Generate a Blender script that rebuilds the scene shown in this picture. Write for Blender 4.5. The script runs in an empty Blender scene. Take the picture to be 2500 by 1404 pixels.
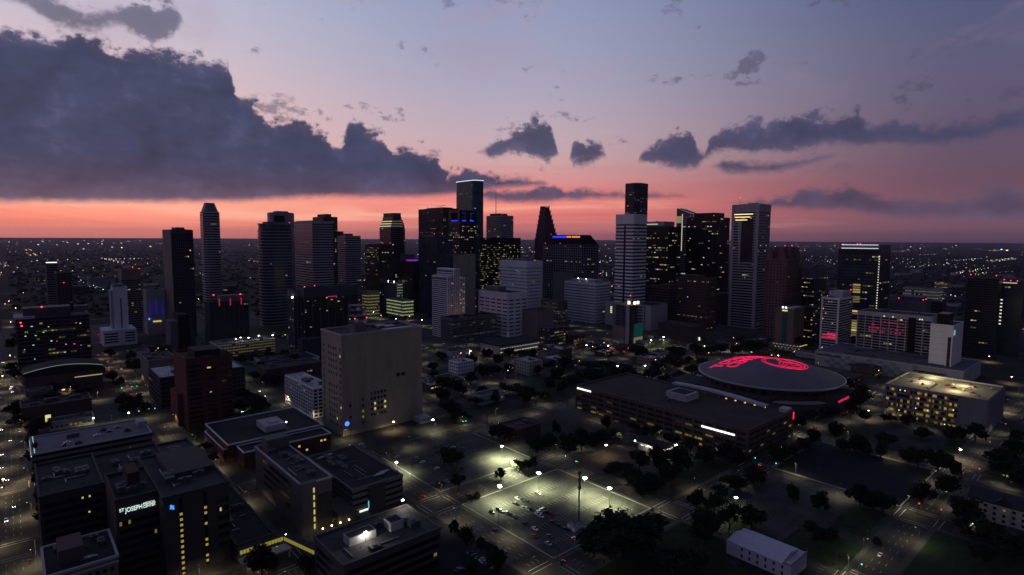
import bpy, math, random
import numpy as np
from mathutils import Matrix, Vector

random.seed(11)
scene = bpy.context.scene
C = scene.collection
rad = math.radians

# ------------------------------------------------------------------ camera
# world frame: +X runs along the cross streets (to the right and away), +Y along the avenues (to the left and away)
CAM_H = 165.0
cam_d = bpy.data.cameras.new("camera")
cam_d.sensor_width = 36.0
cam_d.lens = 36.0 * 1400.0 / 2500.0
cam_d.clip_start = 1.0
cam_d.clip_end = 200000.0
cam = bpy.data.objects.new("camera", cam_d)
C.objects.link(cam)
HEAD, PITCH, ROLL = rad(48.6), math.atan(120.0 / 1400.0), math.atan(14.0 / 2500.0)
fw = Vector((math.cos(HEAD) * math.cos(PITCH), math.sin(HEAD) * math.cos(PITCH), -math.sin(PITCH)))
r0 = Vector((math.sin(HEAD), -math.cos(HEAD), 0.0))
u0 = r0.cross(fw)
rt = r0 * math.cos(ROLL) + u0 * math.sin(ROLL)
up = u0 * math.cos(ROLL) - r0 * math.sin(ROLL)
m = Matrix((rt, up, -fw)).transposed().to_4x4()
m.translation = Vector((0, 0, CAM_H))
cam.matrix_world = m
scene.camera = cam

# ------------------------------------------------------------------ exposure
scene.view_settings.view_transform = 'Standard'
scene.view_settings.look = 'None'
scene.view_settings.exposure = 0.0
scene.view_settings.gamma = 1.0
scene.view_settings.use_curve_mapping = False
scene.render.engine = 'CYCLES'
scene.cycles.use_denoising = True
scene.cycles.use_adaptive_sampling = True
scene.cycles.adaptive_threshold = 0.02
scene.cycles.max_bounces = 3
scene.cycles.diffuse_bounces = 1
scene.cycles.glossy_bounces = 1
scene.cycles.volume_bounces = 0
scene.cycles.sample_clamp_indirect = 2.0

def lin(r, g, b):
    f = lambda c: (c / 255 / 12.92) if c <= 10 else ((c / 255 + 0.055) / 1.055) ** 2.4
    return (f(r), f(g), f(b), 1.0)

# ------------------------------------------------------------------ node helper: arithmetic on sockets
class N:
    """a small wrapper so that shader maths can be written as expressions"""
    def __init__(self, tree, sock): self.t, self.s = tree, sock
    def op(self, o, *a, clamp=False):
        n = self.t.nodes.new('ShaderNodeMath'); n.operation = o; n.use_clamp = clamp
        for i, v in enumerate((self,) + a):
            if isinstance(v, N): self.t.links.new(v.s, n.inputs[i])
            else: n.inputs[i].default_value = v
        return N(self.t, n.outputs[0])
    def __add__(self, o): return self.op('ADD', o)
    def __sub__(self, o): return self.op('SUBTRACT', o)
    def __mul__(self, o): return self.op('MULTIPLY', o)
    def __truediv__(self, o): return self.op('DIVIDE', o)
    def sat(self): return self.op('ADD', 0.0, clamp=True)
    def min(self, o): return self.op('MINIMUM', o)
    def max(self, o): return self.op('MAXIMUM', o)
    def smooth(self, a, b):
        n = self.t.nodes.new('ShaderNodeMapRange'); n.interpolation_type = 'SMOOTHSTEP'
        self.t.links.new(self.s, n.inputs['Value'])
        n.inputs['From Min'].default_value = a; n.inputs['From Max'].default_value = b
        return N(self.t, n.outputs['Result'])
    def curve(self, pts):
        n = self.t.nodes.new('ShaderNodeFloatCurve')
        c = n.mapping.curves[0]
        pts = sorted(pts)
        c.points[0].location = pts[0]; c.points[1].location = pts[-1]
        for p in pts[1:-1]: c.points.new(*p)
        for p in c.points: p.handle_type = 'AUTO_CLAMPED'
        n.mapping.update()
        self.t.links.new(self.s, n.inputs['Value'])
        return N(self.t, n.outputs['Value'])
    def ramp(self, stops, interp='LINEAR'):
        n = self.t.nodes.new('ShaderNodeValToRGB'); r = n.color_ramp; r.interpolation = interp
        r.elements[0].position = stops[0][0]; r.elements[0].color = stops[0][1]
        r.elements[1].position = stops[-1][0]; r.elements[1].color = stops[-1][1]
        for p, c in stops[1:-1]: r.elements.new(p).color = c
        self.t.links.new(self.s, n.inputs['Fac'])
        return N(self.t, n.outputs['Color'])

def mixc(t, f, a, b, mode='MIX'):
    n = t.nodes.new('ShaderNodeMix'); n.data_type = 'RGBA'; n.blend_type = mode
    for k, v in ((0, f), (6, a), (7, b)):
        if isinstance(v, N): t.links.new(v.s, n.inputs[k])
        else: n.inputs[k].default_value = v
    return N(t, n.outputs[2])

def comb(t, x, y, z):
    n = t.nodes.new('ShaderNodeCombineXYZ')
    for i, v in enumerate((x, y, z)):
        if isinstance(v, N): t.links.new(v.s, n.inputs[i])
        else: n.inputs[i].default_value = v
    return N(t, n.outputs[0])

def noise(t, vec, scale, detail=6, rough=0.55, dist=0.0, dim='3D'):
    n = t.nodes.new('ShaderNodeTexNoise'); n.noise_dimensions = dim; n.inputs['Scale'].default_value = scale
    n.inputs['Detail'].default_value = detail; n.inputs['Roughness'].default_value = rough
    n.inputs['Distortion'].default_value = dist
    if vec is not None: t.links.new(vec.s, n.inputs['Vector'])
    return N(t, n.outputs[0])

# ------------------------------------------------------------------ sky (dusk: the sun is just under the western horizon, at the left)
# cloud banks as upper / lower edge over the compass: x = (130 - compass angle) / 150, y = elevation / 30 degrees
A_TOP = [(0.2152, 0.3624), (0.2471, 0.4443), (0.2688, 0.4888), (0.278, 0.495), (0.2858, 0.4901), (0.2993, 0.5148), (0.3079, 0.5133), (0.3131, 0.4984), (0.3241, 0.5038), (0.3356, 0.507), (0.3474, 0.5035), (0.3575, 0.498), (0.3701, 0.4955), (0.3726, 0.4774), (0.3735, 0.4204), (0.387, 0.3816), (0.394, 0.3426), (0.4052, 0.3539), (0.4217, 0.3283), (0.4333, 0.2898), (0.4365, 0.3545), (0.4428, 0.3611), (0.4502, 0.3359), (0.4629, 0.3175), (0.4646, 0.2839), (0.4797, 0.294), (0.4928, 0.283), (0.4959, 0.2395), (0.498, 0.2164), (0.5114, 0.2253), (0.5234, 0.2261), (0.5355, 0.2056), (0.5517, 0.2008), (0.5638, 0.1903), (0.5679, 0.1745)]
A_BOT = [(0.213, 0.0812), (0.2657, 0.0796), (0.3162, 0.0879), (0.3777, 0.1031), (0.3959, 0.1108), (0.4197, 0.1216), (0.4625, 0.1253), (0.4887, 0.1316), (0.51, 0.141), (0.5288, 0.1552), (0.5477, 0.1637), (0.5652, 0.1719), (0.5692, 0.1903)]
B_TOP = [(0.623, 0.2392), (0.6248, 0.2745), (0.6328, 0.3072), (0.6427, 0.324), (0.6549, 0.3481), (0.6581, 0.3085), (0.6632, 0.2682), (0.6672, 0.3185), (0.6811, 0.348), (0.6947, 0.3645), (0.6983, 0.3388), (0.708, 0.3731), (0.723, 0.3632), (0.7355, 0.3519), (0.747, 0.3593), (0.7507, 0.3228), (0.7611, 0.3263), (0.7829, 0.3085), (0.7995, 0.312), (0.8149, 0.3243), (0.8431, 0.3147), (0.8687, 0.2269)]
B_BOT = [(0.6229, 0.2418), (0.6332, 0.233), (0.6557, 0.2174), (0.6676, 0.2575), (0.6817, 0.2641), (0.7045, 0.2583), (0.7261, 0.2635), (0.7561, 0.2638), (0.7801, 0.2453), (0.8002, 0.2516), (0.8157, 0.2662), (0.8438, 0.2604), (0.8687, 0.2269)]
C_TOP = [(0.5194, 0.1255), (0.5288, 0.1658), (0.545, 0.161), (0.5558, 0.1692), (0.5732, 0.1771), (0.5786, 0.1665), (0.5933, 0.1662), (0.6039, 0.158), (0.6195, 0.1572), (0.635, 0.1511), (0.6501, 0.1448), (0.6564, 0.1265), (0.6794, 0.1171), (0.7025, 0.1295), (0.7113, 0.1357), (0.7231, 0.1553), (0.7285, 0.1402), (0.7428, 0.1608), (0.7489, 0.1458), (0.7645, 0.1271), (0.7758, 0.1141), (0.7916, 0.1133), (0.8015, 0.1238), (0.8108, 0.142), (0.8188, 0.1198), (0.8467, 0.1407), (0.872, 0.0799)]
C_BOT = [(0.5181, 0.1335), (0.5302, 0.118), (0.5518, 0.1106), (0.5814, 0.1215), (0.6079, 0.1263), (0.6338, 0.1253), (0.6513, 0.1319), (0.6781, 0.1146), (0.7015, 0.0905), (0.7277, 0.0836), (0.7442, 0.0798), (0.7581, 0.0649), (0.7769, 0.0546), (0.7993, 0.0509), (0.8184, 0.0445), (0.8466, 0.0472), (0.8707, 0.0799)]
D_TOP = [(0.5154, 0.2606), (0.5202, 0.2829), (0.5287, 0.313), (0.5421, 0.348), (0.5514, 0.3759), (0.5602, 0.3884), (0.5661, 0.3707), (0.571, 0.3045), (0.576, 0.2451), (0.5781, 0.245), (0.5822, 0.3066), (0.5906, 0.3314), (0.5993, 0.3053), (0.6061, 0.2435)]
D_BOT = [(0.5154, 0.2735), (0.5202, 0.2752), (0.5288, 0.2575), (0.5449, 0.2789), (0.5556, 0.2531), (0.565, 0.2505), (0.5711, 0.2633), (0.5759, 0.2709), (0.5781, 0.2657), (0.5824, 0.2397), (0.5956, 0.2442), (0.6008, 0.2567), (0.606, 0.2665)]
F_TOP = [(0.6656, 0.2186), (0.6703, 0.2301), (0.6809, 0.2477), (0.6949, 0.2325), (0.717, 0.2389), (0.7338, 0.2477), (0.738, 0.2339)]
F_BOT = [(0.6655, 0.2272), (0.6704, 0.2202), (0.6812, 0.1975), (0.6951, 0.195), (0.7172, 0.2095), (0.7339, 0.2317), (0.7379, 0.2418)]
E_TOP = [(0.2303, 0.5253), (0.2712, 0.5803), (0.2867, 0.5904), (0.2963, 0.5833), (0.3082, 0.5774), (0.3208, 0.5997), (0.3361, 0.6387), (0.3448, 0.6272), (0.3493, 0.5761)]
E_BOT = [(0.2302, 0.5172), (0.2708, 0.5493), (0.2799, 0.5466), (0.2923, 0.514), (0.3058, 0.5178), (0.3203, 0.541), (0.3312, 0.5157), (0.34, 0.5279), (0.3493, 0.5812)]
world = bpy.data.worlds.new("World")
scene.world = world
world.use_nodes = True
wt = world.node_tree
wt.nodes.clear()
tc = wt.nodes.new('ShaderNodeTexCoord')
sep = wt.nodes.new('ShaderNodeSeparateXYZ')
wt.links.new(tc.outputs['Generated'], sep.inputs[0])
dx, dy, dz = (N(wt, sep.outputs[i]) for i in range(3))
DEG = 180.0 / math.pi
phi = dy.op('ARCTAN2', dx) * DEG
el = dz.op('ARCSINE') * DEG
elp = el.max(0.0)
az = ((phi - 130.0) * (-1.0 / 150.0)).sat()
# clear sky
e01 = (elp / 90.0).op('POWER', 0.5)
def R_(deg): return math.sqrt(deg / 90.0)
def skyramp(st): return e01.ramp([(R_(d), lin(*c)) for d, c in st])
west = skyramp([(0, (214, 126, 112)), (0.7, (236, 136, 118)), (1.9, (252, 150, 126)), (3.1, (255, 170, 146)), (4.2, (252, 172, 154)), (8, (236, 190, 184)), (12, (226, 194, 196)), (16, (206, 193, 206)), (20, (188, 189, 211)), (24, (174, 182, 210)), (42, (94, 102, 142)), (90, (48, 55, 88))])
mid = skyramp([(0, (170, 104, 104)), (1.2, (196, 114, 110)), (2.4, (224, 126, 118)), (3.4, (240, 134, 125)), (5, (230, 146, 143)), (7.5, (210, 168, 170)), (10, (197, 173, 184)), (13.6, (178, 169, 190)), (17, (162, 164, 191)), (20, (154, 159, 190)), (24, (140, 149, 184)), (42, (80, 88, 128)), (90, (48, 55, 88))])
north = skyramp([(0, (84, 62, 78)), (1.2, (110, 79, 92)), (3, (112, 80, 97)), (5, (106, 80, 99)), (8, (99, 84, 106)), (12, (97, 90, 118)), (16, (90, 91, 123)), (21, (75, 86, 123)), (24, (71, 82, 120)), (42, (54, 62, 96)), (90, (48, 55, 88))])
east = skyramp([(0, (36, 33, 45)), (3, (44, 40, 55)), (8, (54, 49, 68)), (14, (56, 56, 80)), (24, (56, 61, 90)), (42, (52, 59, 92)), (90, (48, 55, 88))])
dw = (phi - 88.0).op('ABSOLUTE')                      # degrees away from the sunset
dw = dw.min(dw * -1.0 + 360.0)
sky = mixc(wt, dw.smooth(4.0, 38.0), west, mid)
sky = mixc(wt, dw.smooth(38.0, 80.0), sky, north)
sky = mixc(wt, dw.smooth(90.0, 150.0), sky, east)
# the physical sky adds its faint twilight on top
nish = wt.nodes.new('ShaderNodeTexSky')
nish.sky_type = 'NISHITA'
nish.sun_disc = False
nish.sun_elevation = rad(0.3)
nish.sun_rotation = rad(2.0)
nish.altitude = 150
nish.dust_density = 2.0
sky = mixc(wt, 0.002, sky, N(wt, nish.outputs[0]), 'ADD')
# streaks of high cloud in the clear sky
v_st = comb(wt, phi * 0.035, el * 0.55, 0.0)
st = noise(wt, v_st, 1.0, 5, 0.6, 0.4, '2D')
hor = elp.smooth(9.0, 3.0) * elp.smooth(0.3, 1.2) * dw.smooth(80.0, 30.0)
sky = mixc(wt, (st.smooth(0.50, 0.72) * hor * 0.55), sky, lin(255, 190, 160))
sky = mixc(wt, (st.smooth(0.48, 0.30) * hor * 0.35), sky, lin(224, 130, 122), 'MULTIPLY')
v_ci = comb(wt, phi * 0.07 + el * 0.10 + 3.1, el * 0.16 - phi * 0.02, 0.0)
ci = noise(wt, v_ci, 1.0, 4, 0.55, 0.25, '2D')
sky = mixc(wt, ci.smooth(0.50, 0.75) * elp.smooth(10.0, 18.0) * 0.30, sky, lin(176, 150, 172))
# cloud banks
v_cl = comb(wt, phi * 0.30 + 0.7, el * 0.42, 0.0)
n_big = noise(wt, v_cl, 0.55, 2, 0.5, 0.3, '2D') - 0.5
n_mid = noise(wt, v_cl, 1.25, 7, 0.68, 0.12, '2D') - 0.5
n_fin = noise(wt, v_cl, 4.0, 6, 0.70, 0.1, '2D') - 0.5
def cells(scale):
    v = wt.nodes.new('ShaderNodeTexVoronoi'); v.voronoi_dimensions = '2D'; v.inputs['Scale'].default_value = scale
    wt.links.new(v_b.s, v.inputs['Vector'])
    return N(wt, v.outputs['Distance']) * -1.0 + 0.42
v_b = comb(wt, phi * 0.30 + n_mid * 0.35, el * 0.42 + n_fin * 0.25, 0.0)
n_bil = cells(1.7) * 0.5 + cells(4.2) * 0.34 + cells(9.5) * 0.08
alpha = None
clouds = ((A_TOP, A_BOT, 3.2, 0.45, 0.97), (B_TOP, B_BOT, 3.4, 1.7, 0.93), (C_TOP, C_BOT, 1.8, 0.7, 0.95), (D_TOP, D_BOT, 3.4, 2.6, 0.92), (F_TOP, F_BOT, 1.8, 1.6, 0.90), (E_TOP, E_BOT, 5.2, 4.6, 0.72))
depth = None
for top, bot, amp_t, amp_b, op in clouds:
    t_ = az.curve(top) * 30.0
    b_ = az.curve(bot) * 30.0
    th = (t_ - b_).max(0.0)
    at = (th * 1.1).min(amp_t)
    ab = (th * 0.8).min(amp_b)
    x0, x1 = min(p_[0] for p_ in top), max(p_[0] for p_ in top)
    up_d = t_ - el + (n_mid * at * 0.75) + (n_bil * at * 0.62) + (n_fin * at * 0.38)
    lo_d = el - b_ + (n_mid * ab) + (n_fin * ab * 0.5)
    d_ = up_d.min(lo_d)
    win = az.smooth(x0 - 0.004, x0 + 0.004) * az.smooth(x1 + 0.004, x1 - 0.004)
    a_ = d_.smooth(-0.20, 0.62) * win * op
    dd = d_ * win
    alpha = a_ if alpha is None else alpha.max(a_)
    depth = dd if depth is None else depth.max(dd)
# loose scraps round the banks and over the rest of the sky
scr = noise(wt, comb(wt, phi * 0.16 + 5.3, el * 0.30, 0.0), 1.0, 6, 0.62, 0.08, '2D') + n_fin * 0.10
scr_a = scr.smooth(0.625, 0.72) * elp.smooth(5.0, 8.0) * elp.smooth(30.0, 16.0) * 0.60
alpha = alpha.max(scr_a)
warm = elp.smooth(7.0, 2.4)
ccol = mixc(wt, warm, lin(60, 68, 100), lin(98, 82, 103))
north_f = dw.smooth(30.0, 78.0)
ccol = mixc(wt, north_f * 0.85, ccol, mixc(wt, warm, lin(68, 70, 100), lin(86, 70, 92)))
shade = (n_big * 0.75) + (n_mid * 0.40) + (n_bil * 0.30) + 0.94
thin = depth.smooth(1.4, 0.1)
ccol = mixc(wt, thin * 0.26, ccol, lin(126, 108, 132))
lit = (n_mid * 2.2 + n_big).smooth(0.10, 0.80)
ccol = mixc(wt, lit * 0.30, ccol, lin(104, 102, 134))
cs = wt.nodes.new('ShaderNodeVectorMath'); cs.operation = 'SCALE'
wt.links.new(ccol.s, cs.inputs[0]); wt.links.new(shade.max(0.62).min(1.3).s, cs.inputs['Scale'])
ccol = N(wt, cs.outputs[0])
sky = mixc(wt, alpha, sky, ccol)
# the low sky is seen through many kilometres of evening air, so it starts out brighter
lo = wt.nodes.new('ShaderNodeVectorMath'); lo.operation = 'SCALE'
wt.links.new(sky.s, lo.inputs[0]); wt.links.new((elp.smooth(5.0, 0.4) * 0.28 + 1.0).s, lo.inputs['Scale'])
sky = N(wt, lo.outputs[0])
# under the horizon: dim ground light
sky = mixc(wt, el.smooth(-0.2, -1.5), sky, lin(26, 23, 32))
bg = wt.nodes.new('ShaderNodeBackground')
bg.inputs['Strength'].default_value = 1.0
wt.links.new(sky.s, bg.inputs['Color'])
wo = wt.nodes.new('ShaderNodeOutputWorld')
wt.links.new(bg.outputs[0], wo.inputs['Surface'])
world.cycles.sampling_method = 'MANUAL'
world.cycles.sample_map_resolution = 256

# ------------------------------------------------------------------ the last of the sun, spread wide by the cloud
sun_d = bpy.data.lights.new("sun", 'SUN')
sun_d.energy = 0.05
sun_d.angle = rad(25)
sun_d.color = (1.0, 0.62, 0.5)
sun = bpy.data.objects.new("sun", sun_d)
C.objects.link(sun)
sd = Vector((-math.cos(rad(88)) * math.cos(rad(4)), -math.sin(rad(88)) * math.cos(rad(4)), -math.sin(rad(4))))
sun.rotation_euler = sd.to_track_quat('-Z', 'Y').to_euler()

# ------------------------------------------------------------------ mesh builder
class MB:
    """collects simple shapes and links them as ONE mesh object"""
    def __init__(self): self.v, self.f, self.c = [], [], []
    def face(self, pts, col=None):
        n = len(self.v); self.v += [tuple(p) for p in pts]; self.f.append(tuple(range(n, n + len(pts)))); self.c.append(col)
    def box(self, x0, x1, y0, y1, z0, z1, col=None):
        n = len(self.v)
        self.v += [(x0, y0, z0), (x1, y0, z0), (x1, y1, z0), (x0, y1, z0), (x0, y0, z1), (x1, y0, z1), (x1, y1, z1), (x0, y1, z1)]
        for q in ((3, 2, 1, 0), (4, 5, 6, 7), (0, 1, 5, 4), (1, 2, 6, 5), (2, 3, 7, 6), (3, 0, 4, 7)):
            self.f.append(tuple(n + i for i in q)); self.c.append(col)
        return self
    def prism(self, poly, z0, z1, poly1=None, cap=True, col=None):
        n = len(self.v); k = len(poly); p1 = poly1 or poly
        self.v += [(x, y, z0) for x, y in poly] + [(x, y, z1) for x, y in p1]
        for i in range(k):
            j = (i + 1) % k
            self.f.append((n + i, n + j, n + k + j, n + k + i)); self.c.append(col)
        if cap:
            self.f.append(tuple(n + i for i in range(k - 1, -1, -1))); self.c.append(col)
            self.f.append(tuple(n + k + i for i in range(k))); self.c.append(col)
        return self
    def tube(self, p, q, r0, r1=None, n=6):
        r1 = r0 if r1 is None else r1
        p, q = Vector(p), Vector(q); a = (q - p).normalized()
        b = a.orthogonal().normalized(); c = a.cross(b)
        s = len(self.v)
        for o, r in ((p, r0), (q, r1)):
            for i in range(n):
                t = 2 * math.pi * i / n
                self.v.append(tuple(o + (b * math.cos(t) + c * math.sin(t)) * r))
        for i in range(n):
            j = (i + 1) % n; self.f.append((s + i, s + j, s + n + j, s + n + i)); self.c.append(None)
        self.f.append(tuple(s + i for i in range(n - 1, -1, -1))); self.c.append(None)
        self.f.append(tuple(s + n + i for i in range(n))); self.c.append(None)
        return self
    def ball(self, c, r, nu=8, nv=5, sz=1.0):
        s = len(self.v)
        for j in range(1, nv):
            t = math.pi * j / nv
            for i in range(nu):
                u = 2 * math.pi * i / nu
                self.v.append((c[0] + r * math.sin(t) * math.cos(u), c[1] + r * math.sin(t) * math.sin(u), c[2] + r * sz * math.cos(t)))
        self.v += [(c[0], c[1], c[2] + r * sz), (c[0], c[1], c[2] - r * sz)]
        top, bot = len(self.v) - 2, len(self.v) - 1
        for i in range(nu):
            k = (i + 1) % nu
            self.f.append((top, s + i, s + k)); self.c.append(None)
            self.f.append((bot, s + (nv - 2) * nu + k, s + (nv - 2) * nu + i)); self.c.append(None)
            for j in range(nv - 2):
                self.f.append((s + j * nu + i, s + (j + 1) * nu + i, s + (j + 1) * nu + k, s + j * nu + k)); self.c.append(None)
        return self
    def mesh(self, name, mat):
        me = bpy.data.meshes.new(name)
        me.from_pydata(self.v, [], self.f)
        for mm in (mat if isinstance(mat, (list, tuple)) else [mat]): me.materials.append(mm)
        if any(c is not None for c in self.c):
            at = me.color_attributes.new('lit', 'FLOAT_COLOR', 'CORNER')
            vals = []
            for f, c in zip(self.f, self.c): vals += list(c or (0, 0, 0, 1)) * len(f)
            at.data.foreach_set('color', vals)
        me.update()
        return me
    def build(self, name, mat, parent=None, kind=None, smooth=False):
        if not self.f: return None
        me = self.mesh(name, mat)
        if smooth: me.polygons.foreach_set('use_smooth', [True] * len(me.polygons))
        return link(name, me, parent, kind)

def link(name, me, parent=None, kind=None, loc=None, rz=0.0):
    o = bpy.data.objects.new(name, me); C.objects.link(o)
    if parent is not None: o.parent = parent
    if loc is not None: o.location = loc
    if rz: o.rotation_euler = (0, 0, rz)
    if kind: o['kind'] = kind
    return o

def thing(name, label, cat, loc=(0, 0, 0), rz=0.0, group=None):
    o = bpy.data.objects.new(name, None); o.empty_display_size = 1.0; C.objects.link(o)
    o.location = loc; o.rotation_euler = (0, 0, rz); tag(o, label, cat, group)
    return o

def tag(o, label, cat, group=None):
    o['label'] = label; o['category'] = cat
    if group: o['group'] = group
    return o

def copy_tree(src, loc, rz=0.0, label=None, parent=None):
    o = src.copy(); C.objects.link(o)
    if parent is not None: o.parent = parent
    else: o.location = loc; o.rotation_euler = (0, 0, rz)
    if label: o['label'] = label
    for ch in src.children: copy_tree(ch, None, 0, None, o)
    return o

ORD = ['first', 'second', 'third', 'fourth', 'fifth', 'sixth', 'seventh', 'eighth', 'ninth', 'tenth', 'eleventh', 'twelfth', 'thirteenth', 'fourteenth', 'fifteenth',
       'sixteenth', 'seventeenth', 'eighteenth', 'nineteenth', 'twentieth']
def nth(i):
    if i < 20: return ORD[i]
    t, u = divmod(i + 1, 10)
    tens = ['', '', 'twenty', 'thirty', 'forty', 'fifty', 'sixty', 'seventy', 'eighty', 'ninety']
    return (tens[t] + '-' + ORD[u - 1]) if u else (tens[t][:-1] + 'ieth')

# ------------------------------------------------------------------ materials
_mats = {}
def mat(name, rgb, rough=0.8, var=0.22, scale=0.25, metal=0.0, spec=0.3, streak=False):
    if name in _mats: return _mats[name]
    m = bpy.data.materials.new(name); m.use_nodes = True
    t = m.node_tree; b = t.nodes['Principled BSDF']
    g = t.nodes.new('ShaderNodeNewGeometry'); pos = N(t, g.outputs['Position'])
    if streak:   # weather streaks: stretched down the wall
        mp = t.nodes.new('ShaderNodeMapping'); mp.inputs['Scale'].default_value = (1, 1, 0.12)
        t.links.new(pos.s, mp.inputs[0]); pos = N(t, mp.outputs[0])
    n1 = noise(t, pos, scale, 5, 0.6)
    n2 = noise(t, pos, scale * 7.3, 3, 0.55)
    f = (n1 * 0.7 + n2 * 0.3).smooth(0.3, 0.7)
    lo = tuple(c * (1 - var) for c in rgb) + (1,); hi = tuple(min(1, c * (1 + var)) for c in rgb) + (1,)
    col = mixc(t, f, lo, hi)
    t.links.new(col.s, b.inputs['Base Color'])
    b.inputs['Roughness'].default_value = rough; b.inputs['Metallic'].default_value = metal
    b.inputs['Specular IOR Level'].default_value = spec
    _mats[name] = m
    return m

def emit(name, rgb, strength, sample=False):
    if name in _mats: return _mats[name]
    m = bpy.data.materials.new(name); m.use_nodes = True
    t = m.node_tree; t.nodes.clear()
    e = t.nodes.new('ShaderNodeEmission'); e.inputs['Color'].default_value = tuple(rgb) + (1,); e.inputs['Strength'].default_value = strength
    o = t.nodes.new('ShaderNodeOutputMaterial'); t.links.new(e.outputs[0], o.inputs[0])
    m.cycles.emission_sampling = 'AUTO' if sample else 'NONE'
    _mats[name] = m
    return m

def emit_attr(name, strength):
    """lit windows and lamps: the colour of each pane is stored in the mesh"""
    m = bpy.data.materials.new(name); m.use_nodes = True
    t = m.node_tree; t.nodes.clear()
    a = t.nodes.new('ShaderNodeAttribute'); a.attribute_name = 'lit'
    e = t.nodes.new('ShaderNodeEmission'); e.inputs['Strength'].default_value = strength
    t.links.new(a.outputs['Color'], e.inputs['Color'])
    o = t.nodes.new('ShaderNodeOutputMaterial'); t.links.new(e.outputs[0], o.inputs[0])
    m.cycles.emission_sampling = 'NONE'
    return m

LIT = emit_attr('lit_panes', 1.0)
GLASS = mat('dark_glass', (0.011, 0.015, 0.023), 0.22, 0.5, 0.08, 0.0, 0.38)
BLUEGLASS = mat('blue_glass', (0.022, 0.042, 0.062), 0.18, 0.45, 0.06, 0.0, 0.5)
TEAL = mat('teal_glass', (0.022, 0.125, 0.120), 0.35, 0.35, 0.05, 0.0, 0.25)
BLACK = mat('black_glass', (0.006, 0.007, 0.010), 0.30, 0.4, 0.06, 0.0, 0.22)
WHITE = mat('white_concrete', (0.78, 0.78, 0.81), 0.85, 0.10, 0.05, streak=True)
LIGHT = mat('light_concrete', (0.42, 0.41, 0.42), 0.85, 0.14, 0.05, streak=True)
GREY = mat('grey_concrete', (0.15, 0.15, 0.165), 0.85, 0.16, 0.06, streak=True)
DGREY = mat('dark_grey_cladding', (0.075, 0.075, 0.085), 0.7, 0.2, 0.06)
TAN = mat('tan_stone', (0.22, 0.19, 0.155), 0.85, 0.14, 0.06, streak=True)
BEIGE = mat('beige_brick', (0.355, 0.33, 0.235), 0.9, 0.20, 0.07, streak=True)
CREAM = mat('cream_render', (0.46, 0.43, 0.36), 0.9, 0.1, 0.1, streak=True)
BROWN = mat('brown_granite', (0.085, 0.060, 0.053), 0.7, 0.18, 0.06)
BRICK = mat('red_brick', (0.115, 0.042, 0.032), 0.9, 0.2, 0.12)
SILVER = mat('silver_cladding', (0.30, 0.31, 0.33), 0.45, 0.1, 0.05, 0.4)
ROOF = mat('roof_gravel', (0.042, 0.042, 0.047), 0.95, 0.35, 0.12)
ROOF_W = mat('white_roof_membrane', (0.42, 0.42, 0.45), 0.8, 0.22, 0.10)
ROOF_D = mat('tar_roof', (0.017, 0.017, 0.021), 0.9, 0.45, 0.10)
METAL = mat('galvanised_metal', (0.22, 0.22, 0.24), 0.5, 0.2, 0.4, 0.6)
PLANT = mat('rooftop_plant', (0.085, 0.085, 0.092), 0.7, 0.3, 0.4)
RED_L = emit('red_beacon', (1.0, 0.05, 0.06), 3.2)
WHITE_L = emit('white_lamp', (1.0, 0.96, 0.88), 14.0)
WARM_L = emit('warm_lamp', (1.0, 0.72, 0.36), 9.0)
BLUE_L = emit('blue_neon', (0.02, 0.03, 1.0), 1.6)
GREEN_L = emit('green_signal', (0.05, 1.0, 0.55), 3.0)
TAIL_L = emit('tail_lamp', (1.0, 0.04, 0.06), 5.0)
NEON = emit('red_neon', (1.0, 0.012, 0.095), 1.35, True)

WARM = [(1.0, .78, .30), (1.0, .84, .42), (.95, .80, .32), (.85, .82, .50), (1.0, .68, .24), (.85, .90, .75)]
YELL = [(.95, .85, .28), (.85, .80, .25), (1, .80, .25)]
GREEN = [(.72, .86, .30), (.62, .80, .30), (.80, .88, .42)]
COOL = [(.85, .95, .85), (.65, .9, .95), (1, .95, .8)]
ORANGE = [(1.0, .55, .18), (1.0, .62, .24), (1.0, .46, .14)]

# ------------------------------------------------------------------ facades
def offset(poly, d):
    """grow (or shrink) a convex counter-clockwise plan by d metres"""
    k = len(poly); out = []
    for i in range(k):
        p0, p1, p2 = (Vector(poly[j % k]) for j in (i - 1, i, i + 1))
        e1, e2 = (p1 - p0).normalized(), (p2 - p1).normalized()
        n1, n2 = Vector((e1.y, -e1.x)), Vector((e2.y, -e2.x))
        b = (n1 + n2); b = b / max(1e-6, b.length)
        out.append(tuple(p1 + b * d / max(0.3, b.dot(n1))))
    return out

def rect(w, d): return [(0, 0), (w, 0), (w, d), (0, d)]
def octa(w, d, c): return [(c, 0), (w - c, 0), (w, c), (w, d - c), (w - c, d), (c, d), (0, d - c), (0, c)]
def rounded(w, d, r, n=6, corners=(1, 1, 1, 1)):
    pts = []
    for ci, (cx, cy, a0) in enumerate(((w - r, r, -90), (w - r, d - r, 0), (r, d - r, 90), (r, r, 180))):
        if corners[ci]:
            for i in range(n + 1):
                a = rad(a0 + 90 * i / n); pts.append((cx + r * math.cos(a), cy + r * math.sin(a)))
        else: pts.append([(w, 0), (w, d), (0, d), (0, 0)][ci])
    return pts
def ellipse(w, d, n=28): return [(w / 2 + w / 2 * math.cos(2 * math.pi * i / n), d / 2 + d / 2 * math.sin(2 * math.pi * i / n)) for i in range(n)]

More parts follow.
